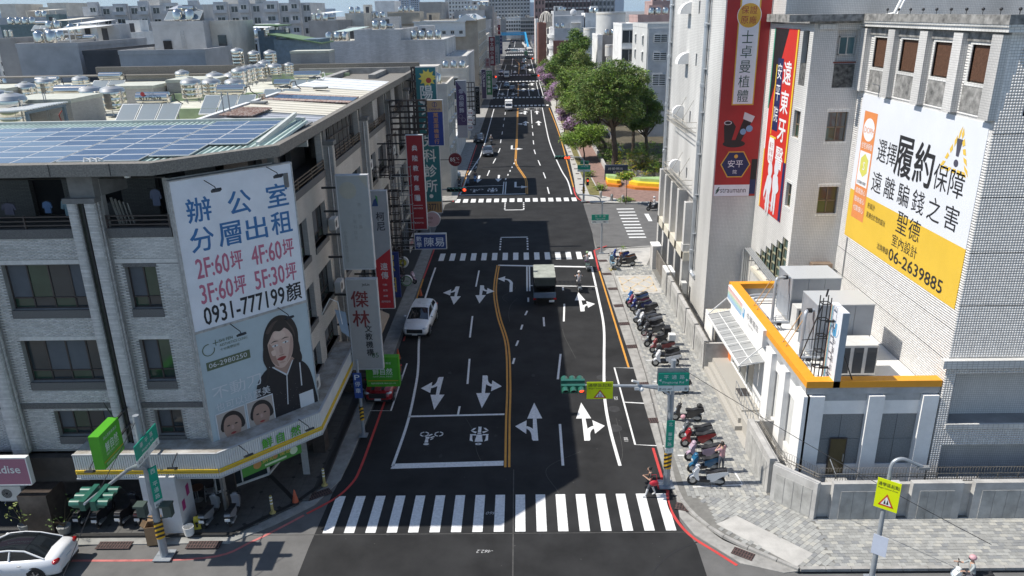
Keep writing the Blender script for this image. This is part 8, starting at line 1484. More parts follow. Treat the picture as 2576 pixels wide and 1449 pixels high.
plate(TP,fS(-3.37,-.12,0),-.62,.6,4.85,5.72,m_hy,[('通學區起點',.06,.62,.17,1.1),('Begin School Zone',.1,.5,.08,1.0)],'school_sign');b=B();f_=fS(-3.37,-.12,0);fpoly(b,f_,[(-.3,4.9),(.3,4.9),(0,5.33)],0,.04);fpoly(b,f_,[(-.21,4.95),(.21,4.95),(0,5.25)],1,.044);[disc(b,f_,u,5.12-.02*(u>0),.022,2,.048)for u in(-.05,.05)];[fpoly(b,f_,[(u-.03,4.97),(u+.03,4.97),(u,5.1)],2,.048)for u in(-.05,.05)];b.build('warning_triangle',[paint((.5,.05,.02)),m_sw,m_steel],TP)
signal(TP,-4.62,-.28,5.42,(0,-1),red=2);signal(TP,-4.62,.28,5.5,(0,1))
b=B();b.box(-1.75,-1.5,-.1,.1,5.25,5.4);b.tube([(-1.6,-.05,5.5),(-1.6,-.05,5.65),(-1.9,-.2,5.8)],.06,8);b.ball((-1.45,-.15,5.32),.11);b.build('camera_unit',m_wmetal,TP)
# left near traffic pole
LP_=pole(-15.7,27.1,6.9,.17,'grey traffic pole with arm toward the viewer on the left kerb',stripes=True);b=B();b.tube([(0,-.1,4.75),(0,-1.3,5.2),(0,-4.3,5.75)],[.1,.075,.045],10);b.tube([(.1,-.1,3.9),(.1,-.3,4.6),(0,-.9,5.0)],.07,8);b.build('arm',m_pole,LP_)
signal(LP_,-.3,-3.6,5.55,(-1,0));signal(LP_,.3,-3.6,5.55,(1,0))
f_=frame((.2,0,0),(0,1,0),(1,0,0));plate(LP_,f_,-.95,.95,5.35,6.0,m_sgn,[('華  平  路',.4,.33,.22,1.1),('Huaping Rd.',.5,.08,.16,1.0)]);plate(LP_,f_,-.95,.0,5.05,5.33,m_sw,[('415 417',.1,.06,.15,.75)],'number_plate');plate(LP_,f_,.02,.95,5.05,5.33,m_sw,[('-  北',.4,.06,.15,.4)],'number_plate')
plate(LP_,frame((.22,-.05,0),(.5,.86,0),(.86,-.5,0)),-.17,.22,2.9,4.5,m_sgn,[],'street_sign',vert=('西 平通路',.08,.22,.3));plate(LP_,frame((.22,-.05,0),(.5,.86,0),(.86,-.5,0)),-.17,.22,2.6,2.88,m_sw,[('443 407',.03,.05,.14,.32)],'number_plate')
for s in(-1,1):b=B();b.box(s*.55-.18,s*.55+.18,-.15,.15,2.1,2.7);b.box(s*.55-.22,s*.55+.22,-.3,.15,2.66,2.74);b.tube([(s*.1,0,1.95),(s*.45,0,2.0),(s*.5,0,2.2)],.03,6);b.build('pedestrian_signal',mat('signal_dark_green',(.05,.075,.065),.5),LP_)
def lamp_arm(o,pts,m=m_pole,r=.06):b=B();b.tube(smooth(pts,4),r,8);b.build('arm',m,o)
SL=pole(13.95,25.3,4.9,.11,'street lamp with curved arm and yellow school zone sign, lower right',z=.12,name='street_lamp',cat='street lamp');lamp_arm(SL,[(0,0,4.8),(.0,0,5.3),(.12,0,5.55),(.42,0,5.62),(.9,0,5.4),(1.15,0,5.3)],r=.07);b=B();b.prism([(1.0,-.11),(1.45,-.08),(1.45,.08),(1.0,.11)],5.18,5.28);b.build('lamp_head',m_galv,SL)
f_=frame((-.02,-.12,0),(.86,-.5,0),(-.5,-.86,0));f_=frame((-.02,-.13,0),(.80,-.6,0),(-.6,-.80,0));plate(SL,f_,-.42,.42,3.45,4.75,m_hy,[('通學區起點',.04,1.0,.17,.76),('Begin School Zone',.06,.87,.08,.7)],'school_sign');b=B();fpoly(b,f_,[(-.28,3.6),(.28,3.6),(0,4.15)],0,.04);fpoly(b,f_,[(-.19,3.66),(.19,3.66),(0,4.04)],1,.044);[fpoly(b,f_,[(u-.04,3.7),(u+.04,3.7),(u,3.92)],2,.048)for u in(-.05,.05)];b.build('warning_triangle',[paint((.5,.05,.02)),m_sw,m_steel],SL);b=B();f2_=frame((0,-.12,0),(.8,-.6,0),(-.6,-.8,0));b.fbox(f2_,-.25,.3,1.3,2.2,0,.02);b.build('notice',paint((.5,.55,.66)),SL)
S2=pole(7.5,70.2,5.0,.1,'thin street lamp with green road sign at the far right corner',name='street_lamp',cat='street lamp');lamp_arm(S2,[(-.1,0,4.9),(-.3,0,5.4),(-.9,0,5.62),(-1.9,0,5.75)]);b=B();b.box(-2.4,-1.8,-.1,.1,5.7,5.8);b.build('lamp_head',m_galv,S2);f_=fS(-.2,-.12,0);plate(S2,f_,-.8,.8,3.3,3.85,m_sgn,[('怡  平  路',.3,.3,.2,1.0),('Yiping Rd',.35,.06,.15,.9)]);plate(S2,f_,-.8,.8,3.0,3.27,m_sw,[('西   -  東',.1,.06,.14,1.3)],'number_plate')
S3_=pole(7.46,91.5,5.0,.13,'traffic pole with five-lamp signal at the park corner',stripes=True);lamp_arm(S3_,[(0,0,4.7),(-.15,0,5.2),(-.7,0,5.42),(-1.7,0,5.42),(-3.6,0,5.4)]);signal(S3_,-2.6,-.2,5.42,(0,-1),5,(3,4),.19,.36);signal(S3_,.1,.3,4.7,(.3,1),3,None,.17,.34);f_=fS(-.1,-.2,0);plate(S3_,f_,-.7,.85,3.95,4.5,m_sgn,[('永華路',.4,.3,.18,.9)]);plate(S3_,f_,-.7,.85,3.7,3.93,m_sw,[('-',.7,.1,.05)],'number_plate');b=B();b.box(.3,.6,-.25,0,2.0,2.9);b.build('countdown_signal',m_steel,S3_);b=B();disc(b,fS(.45,-.26,2.6),0,0,.1,0,.01);b.build('red_figure',m_redl,S3_)
S4=pole(-9.75,77.2,3.4,.11,'curved grey pole carrying the left five-lamp signal');lamp_arm(S4,[(0,0,3.3),(.15,0,4.3),(.7,0,4.75),(1.6,0,4.88),(3.6,0,4.9)]);signal(S4,3.05,-.2,4.88,(0,-1),5,4,.2,.4)
S5=pole(-9.3,96.6,2.8,.07,'small pole with vertical green street sign on the left kerb');plate(S5,fS(0,-.1,0),-.25,.25,1.2,3.6,m_sgn,[],'street_sign',vert=('永華路',.2,.3,.6))
S6=pole(-8.95,37.0,4.6,.1,'grey pole with blue parking plate by the red car',stripes=True);plate(S6,fS(0,-.12,0),-.25,.2,2.4,3.9,paint((.02,.06,.25)),[],'parking_plate',vert=('P停車',.1,.3,.4,m_sw))
for k,(yy,rx)in enumerate(((216,4.0),(214,-7.6),(296,3.6))):o=pole(8.2 if rx>0 else-8.8,yy,5,.12,'distant traffic pole with a red lamp, %s'%('right side','left side','further right')[k]);b=B();b.tube([(0,0,5),(rx-8.2 if rx>0 else 1.2,0,5.4)],.06,6);b.build('arm',m_pole,o);signal(o,(rx-8.2)if rx>0 else 1.2,-.2,5.4,(0,-1),5,4,.24,.42)
o=thing('overhead_cable','thin black cable sagging from the right pole to the lower right','cable');b=B();A_,C_=np.array((6.95,32.0,6.6)),np.array((17.5,24.0,2.8));b.tube([tuple(A_+(C_-A_)*t+np.array((0,0,-.5*4*t*(1-t)*.4)))for t in np.linspace(0,1,12)],.014,5);b.build('wire',m_steel,o)
o=thing('overhead_cable','thin black cable dropping from the left pole across the side street','cable');b=B();b.tube([(-15.7,27,6.7),(-16.3,24.5,5.0),(-17.0,22.0,2.5)],.014,5);b.build('wire',m_steel,o)
o=thing('fabric_awning','brown fabric awning under the telecom sign','awning',(-10.9,43.5,2.6));b=B();b.add([(0,0,.9),(1.7,0,.1),(1.7,5,.1),(0,5,.9),(1.7,0,-.1),(1.7,5,-.1)],[(0,1,2,3),(1,4,5,2)]);b.build('cloth',paint((.33,.26,.19)),o)
o=thing('blue_sign','blue signboard with yellow characters behind the telecom sign','sign',(-10.8,52.0,2.6));f_=fS(0,0,0);b=B();b.fbox(f_,0,1.9,0,3.4,-.2,0);b.build('board',paint((.015,.03,.15)),o);b=B();vtext(b,f_,'照相',1.1,3.2,1.2,1.6,0,.01);b.build('lettering',paint((.5,.36,.08)),o)
o=thing('hanging_flag','white and blue flag on a bent white pole from a window','flag',(-10.6,37.2,7.2));b=B();b.tube([(0,0,0),(.5,0,.9),(.9,0,.7),(1.0,.1,-.6)],.03);b.build('flagpole',m_wmetal,o);b=B();b.add([(.7,0,.3),(1.25,.05,.1),(1.3,.2,-1.4),(.9,.1,-1.0)],[(0,1,2,3)]);b.build('cloth',paint((.30,.38,.48)),o)
for k,yy in enumerate((44,55,66)):o=thing('shop_banner','red and white shop banner under the left arcade, %s'%('near','middle','far')[k],'banner',(-10.2,yy,1.6));f_=fE(0,0,0);b=B();b.fbox(f_,0,2.6,0,1.2,-.03,0);b.build('cloth',paint((.42,.40,.38)),o);b=B();text(b,f_,'特價優惠',.2,.4,.5,0,.02,w=2.0);b.build('lettering',paint((.4,.03,.05)),o)
# ================================================================ vehicles
m_tyre=mat('tyre',(.018,.018,.018),.8);m_rim=mat('alloy',(.45,.46,.47),.3,.8);m_cgl=mat('car_glass',(.012,.015,.018),.04,spec=.9,coat=.5);m_plt=mat('number_plate_white',(.70,.72,.72),.5);m_lamp=mat('headlamp',(.60,.65,.68),.1,.3,coat=.8);m_tail=mat('tail_lamp',(.35,.012,.015),.15,coat=.6);m_blk=mat('black_trim',(.02,.02,.022),.45)
def carpaint(n,c):return mat(n,c,.28,coat=.8,var=.03,vscale=2)
PR={'sedan':(4.65,1.82,1.44,[(-2.32,.35,.62,.70),(-2.2,.28,.98,.80),(-1.6,.2,1.02,.88),(-.8,.18,.98,.91),(.6,.18,.95,.91),(1.3,.2,.90,.90),(2.0,.24,.74,.84),(2.32,.36,.6,.66)],(-1.75,-.95,.35,1.2)),'suv':(4.8,1.9,1.68,[(-2.4,.45,.8,.74),(-2.3,.35,1.12,.86),(-1.6,.28,1.14,.93),(-.6,.26,1.1,.95),(.7,.26,1.08,.95),(1.4,.28,1.05,.93),(2.15,.32,.92,.86),(2.4,.45,.72,.68)],(-2.25,-1.7,.15,1.15)),'hatch':(3.85,1.74,1.44,[(-1.92,.4,.7,.7),(-1.85,.28,.98,.8),(-1.2,.22,1.0,.86),(0,.2,.98,.87),(.9,.22,.98,.86),(1.6,.26,.9,.8),(1.92,.4,.68,.62)],(-1.8,-1.45,.3,.85))}
def car(kind,x,y,rz,col,label,plate_=None,group=None,z=0.0,s=1.0):
 L_,W_,H_,st,gh=PR[kind];o=thing('parked_car' if 'parked' in label else 'car',label,'car',(x,y,z),rz,group);o.scale=(s,s,s);b=B();ring=[]
 sx=smooth([tuple(q)for q in st],3)
 for(xx,zb,zs,w)in sx:ring.append([(xx,-w*.9,zb),(xx,-w,zb+.12),(xx,-w*1.02,(zb+zs)/2+.05),(xx,-w*.96,zs-.07),(xx,-w*.84,zs),(xx,0,zs+.035),(xx,w*.84,zs),(xx,w*.96,zs-.07),(xx,w*1.02,(zb+zs)/2+.05),(xx,w,zb+.12),(xx,w*.9,zb)])
 n=11;vs=[p for r in ring for p in r];b.add(vs,[(k*n+i,k*n+i+1,(k+1)*n+i+1,(k+1)*n+i)for k in range(len(ring)-1)for i in range(n-1)]+[(k*n,(k+1)*n,(k+1)*n+n-1,k*n+n-1)for k in range(len(ring)-1)],0,True);b.add(ring[0],[tuple(range(n))]);b.add(ring[-1],[tuple(range(n-1,-1,-1))]);b.build('body',col,o,sharp=50)
 def zs(xx):return np.interp(xx,[q[0]for q in sx],[q[2]for q in sx])
 def wd(xx):return np.interp(xx,[q[0]for q in sx],[q[3]for q in sx])*.86
 r0,r1,r2,r3=gh;P=[(r0,zs(r0)),(r1,H_-.05),((r1+r2)/2,H_),(r2,H_-.06),(r3,zs(r3))];b=B();rr_=[]
 for(xx,zz)in P:w=wd(xx)if zz<H_-.2 else wd(xx)*.80;rr_.append([(xx,-w,zz-(.0 if zz<H_-.2 else.05)),(xx,-w*.6,zz),(xx,w*.6,zz),(xx,w,zz-(.0 if zz<H_-.2 else.05))])
 n=4;vs=[p for r in rr_ for p in r];b.add(vs,[(k*n+i,k*n+i+1,(k+1)*n+i+1,(k+1)*n+i)for k in range(4)for i in range(3)],0,True)
 for s_ in(0,3):b.add([rr_[k][s_]for k in range(5)]+[(P[4][0],rr_[4][s_][1],zs(P[4][0])-.05),(P[0][0],rr_[0][s_][1],zs(P[0][0])-.05)],[(0,1,2,3,4,5,6)if s_==0 else(6,5,4,3,2,1,0)])
 b.build('windows',m_cgl,o,sharp=60);b=B();e=.012;q=[[(p[0],p[1]*(1.0),p[2]+e)for p in rr_[k]]for k in(1,2,3)];b.add([p for r in q for p in r],[(k*4+i,k*4+i+1,k*4+i+5,k*4+i+4)for k in range(2)for i in range(3)],0,True);b.build('roof',col if kind!='sedan' or 'white sedan' not in label else m_cgl,o,sharp=60)
 b=B();[b.tube([rr_[k][s_]for k in range(5)],.035,5)for s_ in(0,3)];[b.beam((xx,s_*wd(xx)*.99,zs(xx)),(xx-.05,s_*wd(xx)*.81,H_-.1),.05)for s_ in(-1,1)for xx in((r1+r2)/2,)];b.build('pillar',col,o)
 wr=.33 if kind!='suv' else.37
 for xx in(-L_*.29,L_*.30):
  for s_ in(-1,1):
   w=W_/2;b=B();b.cyl((xx,s_*(w-.2),wr),(xx,s_*(w+.012),wr),wr,n=20);wh_=b.build('wheel',m_tyre,o);b=B();b.cyl((xx,s_*(w+.0),wr),(xx,s_*(w+.022),wr),wr*.64,n=14,mi=1);[b.beam((xx,s_*(w+.028),wr),(xx+wr*.62*math.cos(t),s_*(w+.028),wr+wr*.62*math.sin(t)),.045)for t in np.arange(0,6.2,1.256)];b.build('rim',[m_rim,m_blk],wh_);b=B();b.cyl((xx,s_*(w-.12),wr+.03),(xx,s_*(w+.006),wr+.03),wr*1.14,n=20);b.build('wheel_arch',m_blk,o)
 xf,xr=L_/2,-L_/2;zf,zr=zs(xf-.25),zs(xr+.2)
 for s_ in(-1,1):b=B();b.ball((xf-.24,s_*W_*.37,zf-.1),.2,n=10,k=6,sc=(1.2,.95,.3));b.build('headlight',m_lamp,o);b=B();b.ball((xr+.14,s_*W_*.38,zr-.12),.17,n=10,k=6,sc=(.8,1.25,.6));b.build('tail_light',m_tail,o);b=B();b.ball((.75 if kind!='hatch' else.55,s_*(W_/2+.05),zs(.7)+.08),.11,n=8,k=6,sc=(.7,1,.7));b.build('mirror',col,o);b=B();[b.box(xx,xx+.16,s_*W_*.502,s_*W_*.512,.82*H_/1.44-.02,.82*H_/1.44+.02)for xx in(-.85,.1)];b.build('door_handle',m_rim,o)
 b=B();b.box(xf-.1,xf+.012,-W_*.3,W_*.3,.42 if kind=='sedan' else.5,.62 if kind=='sedan' else.78);b.box(xf-.1,xf-.02,-W_*.42,W_*.42,.26,.38);b.build('grille',m_blk,o);b=B();b.box(xf,xf+.03,-.19,.19,.36,.48);b.box(xr-.03,xr,-.19,.19,.62 if kind!='suv' else.8,.74 if kind!='suv' else.92);b.build('number_plate',m_plt,o);b=B();b.box(xr-.01,xr+.12,-W_*.36,W_*.36,.28,.4);b.build('rear_bumper_trim',m_blk,o)
 return o
cw=carpaint('car_white',(.76,.77,.79));cb=carpaint('car_black',(.02,.02,.024));cg=carpaint('car_grey',(.07,.075,.085));cr=carpaint('car_red',(.30,.012,.018));cs_=carpaint('car_silver',(.38,.42,.45));ctq=carpaint('car_teal',(.12,.20,.24))
HP_=math.pi/2
car('sedan',-21.75,26.45,math.pi+.03,cw,'white sedan with dark glass roof seen from behind, lower left corner');car('suv',-7.65,52.6,-HP_-.07,cw,'white SUV driving along the left edge line');o=car('hatch',-8.72,42.4,-HP_-.02,cr,'dark red small hatchback parked under the green box sign');b=B();[b.box(.95,1.75,s_-.09,s_+.09,.955,1.03)for s_ in(-.3,.3)];b.build('bonnet_stripe',m_blk,o)
for(kind,x,y,rz,c,lab)in(('sedan',-7.7,139.2,-HP_,cb,'black car parked at the left kerb behind the motorcycle'),('sedan',-5.55,125.2,-HP_+.05,cg,'dark grey sedan in the left lane'),('suv',-7.7,233.0,-HP_,cs_,'silver SUV parked at the left beyond the second crossing'),('sedan',-4.4,243.5,-HP_,ctq,'blue-grey sedan waiting in the left lane'),('sedan',-2.5,232.5,-HP_,cb,'black sedan behind a motorcycle near the stop line'),('sedan',.9,313,HP_,cs_,'silver car driving away, nearest of the file'),('sedan',1.8,328,HP_,cs_,'silver car driving away, second of the file'),('sedan',1.4,354,HP_,cg,'grey car driving away, third of the file'),('sedan',2.0,373,HP_,ctq,'blue-grey car driving away, fourth of the file'),('suv',7.3,244,HP_,cw,'white car parked by the blossoms, nearest'),('suv',7.4,254.5,HP_,cw,'white car parked by the blossoms, second'),('suv',7.5,228,HP_,cw,'white car parked partly hidden by blossoms'),('sedan',.65,467,0,cw,'white car crossing the far junction'),('sedan',-3.5,465,0,ctq,'teal car crossing the far junction'),('sedan',-6.8,466,0,cb,'black car crossing the far junction, left'),('sedan',-7.4,299,-HP_,cw,'white van-like car parked at the far left crossing'),('hatch',-10.6,106.5,.2,cs_,'pale green-grey car parked under the 85 degree sign'),('sedan',3.2,420,HP_,cg,'far dark car before the distant junction'),('suv',7.3,383,HP_,cw,'far white car at the right kerb'),('sedan',-5.4,600,HP_,cb,'tiny dark car near the bridge')):car(kind,x,y,rz,c,lab)
def truck(x,y,rz,label,box,cab,canvas=False,boxh=2.5,z=0):
 o=thing('truck',label,'truck',(x,y,z),rz);b=B();w=.82;pr=[(1.0,.5),(2.25,.5),(2.32,.95),(2.0,1.15),(1.55,1.85),(1.0,1.9)];fr=frame((0,0,0),(1,0,0),(0,-1,0));b.fprism(fr,pr,-w,w);b.build('cab',cab,o);b=B();b.fprism(fr,[(1.64,1.78),(2.03,1.2),(2.06,1.2),(1.68,1.8)],-w+.1,w-.1);[b.box(1.15,1.7,s_*(w+.002),s_*(w+.012),1.2,1.72)for s_ in(-1,1)];b.build('cab_window',m_cgl,o)
 b=B();b.box(-2.3,.95,-.84,.84,.72,.84);b.build('bed',m_blk,o);b=B();[b.box(-2.32,.95,s_*.84,s_*.88,.84,1.2)for s_ in(-1,1)];b.box(-2.34,-2.28,-.86,.86,.76,1.2);b.build('side_board',mat('truck_blue_grey',(.12,.17,.24),.5,var=.2),o)
 if canvas:
  b=B();[b.cyl((xx,s_*.84,.8),(xx,s_*.84,boxh),.03,n=6)for xx in(-2.28,-.7,.9)for s_ in(-1,1)];b.build('hoop',m_blk,o);b=B();b.box(-2.3,.95,-.86,.86,boxh-.06,boxh);b.build('canvas_roof',box,o);b=B();[b.box(-2.28,.93,s_*.85,s_*.87,1.2,boxh-.06)for s_ in(-1,1)];b.build('canvas_side',mat('dark_green_canvas',(.035,.05,.035),.85,var=.3),o);b=B();b.box(-.4,.9,-.6,.6,.84,1.6);b.box(-2.2,-.6,-.83,.83,.84,.86);b.build('cargo',m_blk,o);b=B();b.fbox(frame((-2.3,.8,0),(0,-1,0),(-1,0,0)),0,1.6,1.75,boxh-.06,-.02,.01);b.build('rear_curtain',mat('clear_curtain',(.06,.07,.065),.3,var=.3),o)
 else:b=B();b.box(-2.3,.95,-.86,.86,.84,boxh);b.build('cargo_box',box,o)
 for xx in(-1.5,1.6):
  for s_ in(-1,1):b=B();b.cyl((xx,s_*.6,.3),(xx,s_*.84,.3),.3,n=16);b.build('wheel',m_tyre,o)
 for s_ in(-1,1):b=B();b.box(-2.38,-2.32,s_*.8-.12,s_*.8+.1,.62,.74);b.build('tail_light',m_tail,o);b=B();b.ball((2.3,s_*.6,.8),.12,n=8,k=5,sc=(.5,1.3,1));b.build('headlight',m_lamp,o)
 b=B();b.box(-2.4,-2.37,-.75,-.35,.42,.58);b.box(2.33,2.35,-.2,.2,.5,.62);b.build('number_plate',m_plt,o)
 return o
truck(1.66,58.7,HP_,'small covered truck with pale canvas roof driving away in the middle lane',mat('pale_canvas',(.33,.35,.31),.85,var=.3,vscale=1.5),cw,True,2.45);truck(-2.95,184.5,-HP_,'white delivery truck coming towards the viewer in the left lane',m_wmetal,cw,boxh=2.3);truck(-4.9,277.5,-HP_,'white van stopped before the second junction',m_wmetal,cw,boxh=2.3);truck(2.7,405,HP_,'distant green and white truck',mat('truck_green',(.05,.16,.1),.6),cw,boxh=3.0)
# scooters: one model, copied with its parts; bodies recoloured per object
def scooter(kind='sport'):
 o=thing('scooter','x','scooter',(0,0,0));P0=mat('scooter_paint',(.02,.02,.022),.3,coat=.6);m_seat=mat('scooter_seat',(.022,.022,.024),.6);fr=fS(0,0,0)
 for(nm,xx)in(('front_wheel',.62),('rear_wheel',-.60)):b=B();b.lathe([(.14,-.045),(.22,-.055),(.25,-.02),(.25,.02),(.22,.055),(.14,.045)],(xx,0,.25),18,axis='y');wh_=b.build(nm,m_tyre,o);b=B();b.cyl((xx,-.03,.25),(xx,.03,.25),.14,n=12);b.build('rim',m_rim,wh_)
 def pl(pts,w,nm,m):b=B();b.fprism(fr,blob(pts,3),-w,w);return b.build(nm,m,o,sharp=40)
 pl([(.78,.42),(.6,.55),(.38,.5),(.45,.42),(.62,.47),(.74,.36)],.09,'front_fender',P0);pl([(.5,.42),(.62,.7),(.44,1.0),(.34,.98),(.4,.7),(.34,.35)],.17,'leg_shield',P0);pl([(.42,.26),(.42,.36),(-.1,.38),(-.1,.24)],.15,'floorboard',m_blk);pl([(-.05,.3),(.0,.62),(-.3,.72),(-.85,.82),(-.92,.7),(-.6,.5),(-.3,.28)],.14,'rear_body',P0);pl([(.04,.68),(.02,.78),(-.3,.76),(-.5,.84),(-.84,.9),(-.86,.82),(-.45,.72)],.13,'seat',m_seat);pl([(-.25,.2),(-.2,.34),(-.7,.34),(-.72,.2)],.1,'engine',m_galv)
 b=B();b.ball((.42,0,1.02),.13,n=12,k=8,sc=(.9,1.1,.7));b.build('handlebar_cowl',P0,o);b=B();b.tube([(.32,-.33,1.03),(.4,-.1,1.06),(.4,.1,1.06),(.32,.33,1.03)],.022,6);b.cyl((.4,0,.9),(.62,0,.28),.035,n=6);b.build('handlebar',m_blk,o)
 for s_ in(-1,1):b=B();b.tube([(.36,s_*.22,1.06),(.34,s_*.27,1.2)],.01,5);b.ball((.34,s_*.29,1.24),.06,n=8,k=5,sc=(.4,1,.7));b.build('mirror',m_blk,o)
 b=B();b.ball((.62,0,.72),.08,n=10,k=6,sc=(.6,1.5,.9));b.build('headlight',m_lamp,o);b=B();b.ball((-.9,0,.74),.06,n=8,k=5,sc=(.5,1.5,.8));b.build('tail_light',m_tail,o);b=B();b.box(-.985,-.97,-.12,.12,.5,.64);b.build('number_plate',m_plt,o);b=B();b.cyl((-.3,-.17,.3),(-.85,-.19,.36),.05,n=8);b.build('exhaust',m_galv,o);b=B();b.tube([(-.15,.12,.2),(-.2,.25,.01)],.015,5);b.build('stand',m_blk,o);return o
SCO=scooter();nsc=0
def put_scooter(x,y,rz,c,label,z=.13,group='scooters parked on the right pavement',s=1.0):
 global nsc;m=mat('scooter_paint_%d%d%d'%tuple(int(v*99)for v in c),c,.3,coat=.6)
 if nsc==0:o=SCO;o.location=(x,y,z);o.rotation_euler=(0,0,rz);o['label']=label;[setattr(sl_,'link','OBJECT')or setattr(sl_,'material',m)for ch in o.children for sl_ in ch.material_slots if sl_.material and sl_.material.name=='scooter_paint']
 else:o=copy_tree(SCO,(x,y,z),rz,label);[setattr(sl_,'material',m)for ch in o.children for sl_ in ch.material_slots if ch.name.split('.')[0]in('front_fender','leg_shield','rear_body','handlebar_cowl')]
 o['group']=group;nsc+=1;o.scale=(s,s,s);return o
BKc=(.02,.02,.024)
for(x,y,rz,c,lab)in((8.95,67.8,0,(.02,.06,.3),'dark blue scooter, farthest on the right pavement'),(8.0,65.6,-1.6,(.25,.45,.6),'light blue classic scooter facing the viewer beside the lamp post'),(9.2,65.9,.05,BKc,'black scooter with pale leg shield beside the light blue one'),(9.3,66.9,.1,(.3,.1,.03),'scooter with orange-brown seat behind the black one'),(8.9,56.4,.25,(.02,.1,.3),'bright blue scooter at the far end of the long row'),(8.95,55.7,.2,(.28,.07,.11),'pink scooter next to the bright blue one'),(9.0,55.0,.15,(.02,.03,.15),'dark navy scooter in the long row'),(9.1,54.1,.1,BKc,'black scooter behind the navy one'),(8.95,52.6,.12,(.3,.32,.36),'grey scooter with crumpled cover'),(9.0,51.9,.1,(.65,.66,.68),'white scooter in the middle of the long row'),(9.15,51.1,.05,BKc,'black motorcycle-like scooter mid row'),(9.0,50.2,.0,(.06,.06,.065),'dark scooter before the folding bicycle'),(9.1,48.4,.1,BKc,'black scooter with delivery box'),(9.15,47.3,.1,(.24,.06,.06),'red and teal scooter with white box'),(9.2,46.2,.05,BKc,'black scooter in front of the white box one'),(9.2,45.2,.0,(.72,.72,.73),'white scooter just behind the green road sign'),(9.0,41.4,-.05,BKc,'black scooter hidden behind the green road sign'),(9.0,38.1,0,BKc,'matt black scooter with two helmets'),(9.0,36.2,.1,(.1,.11,.12),'grey scooter behind the red one'),(9.05,35.4,.1,(.26,.015,.02),'red and black scooter right of the pole'),(9.0,34.1,.15,(.45,.34,.42),'pale lilac scooter beside the man'),(9.0,33.1,.1,(.015,.11,.22),'blue scooter beside the man'),(8.85,31.9,.02,(.62,.63,.64),'silver-white scooter nearest to the zebra crossing')):o=put_scooter(x+random.uniform(-.12,.12),y,rz+math.pi+random.uniform(-.12,.12),c,lab,s=random.uniform(.95,1.06))
for(x,y,z,m,lab)in((9.85,48.6,.95,m_blk,'black delivery box on a scooter rack'),(9.95,47.45,.95,m_wmetal,'white delivery box on a scooter rack')):b=B();b.box(-.22,.22,-.22,.22,0,.42);o=b.build('delivery_box',m,None);o.location=(x,y,z+.05);tag(o,lab,'box')
def helmet(x,y,z,c,label):b=B();b.ball((0,0,0),.14,n=14,k=9,sc=(1.1,.95,.95));b.ball((.06,0,-.02),.125,mi=1,n=12,k=7);o=b.build('helmet',[paint(c),m_cgl]);o.location=(x,y,z);tag(o,label,'helmet')
helmet(8.8,37.7,.62,(.55,.3,.34),'pink helmet hanging on the matt black scooter');helmet(9.75,38.1,1.1,(.03,.03,.03),'black helmet on the seat of the matt black scooter')
for(x,y,rz,c,lab)in((-20.3,29.7,1.5,BKc,'dark scooter in the arcade, leftmost'),(-19.5,29.6,1.6,BKc,'dark scooter in the arcade, second'),(-18.4,29.7,1.5,BKc,'dark scooter in the arcade, third'),(-17.6,29.7,1.6,(.1,.02,.02),'dark red scooter in the arcade by the white pier'),(-14.5,29.5,1.5,(.3,.31,.32),'scooter with white flank by the shopfront, left'),(-13.5,29.6,1.65,(.28,.28,.3),'scooter with white flank by the shopfront, right'),(-9.9,62,-.4,(.4,.25,.3),'pinkish scooter under the round signs'),(-9.6,42,.3,BKc,'dark scooter behind the pole with the parking plate')):put_scooter(x,y,rz,c,lab,.16,'scooters parked on the left')
def bicycle(x,y,z,rz,c,label,s=1.0):
 o=thing('bicycle',label,'bicycle',(x,y,z),rz);o.scale=(s,s,s);m=paint(c)
 for xx in(-.5,.5):b=B();b.lathe([(.31,-.015),(.33,0),(.31,.015),(.30,0),(.31,-.015)],(xx,0,.33),20,axis='y');[b.beam((xx,0,.33),(xx+.3*math.cos(t),0,.33+.3*math.sin(t)),.008)for t in np.arange(0,6.2,.8)];b.build('wheel',m,o)
 b=B();[b.tube(p,.018,6)for p in([(-.5,0,.33),(-.12,0,.3),(.38,0,.75),(-.2,0,.75),(-.5,0,.33)],[(-.12,0,.3),(-.22,0,.9)],[(.5,0,.33),(.36,0,.98)])];b.build('frame',m,o);b=B();b.tube([(.36,-.25,1.0),(.38,0,.98),(.36,.25,1.0)],.015,6);b.build('handlebar',m_blk,o);b=B();b.ball((-.23,0,.92),.1,n=10,k=5,sc=(1.3,.8,.35));b.build('saddle',m_blk,o)
bicycle(8.8,49.3,.13,3.2,(.5,.28,.3),'small pinkish folding bicycle between the scooters',.75)
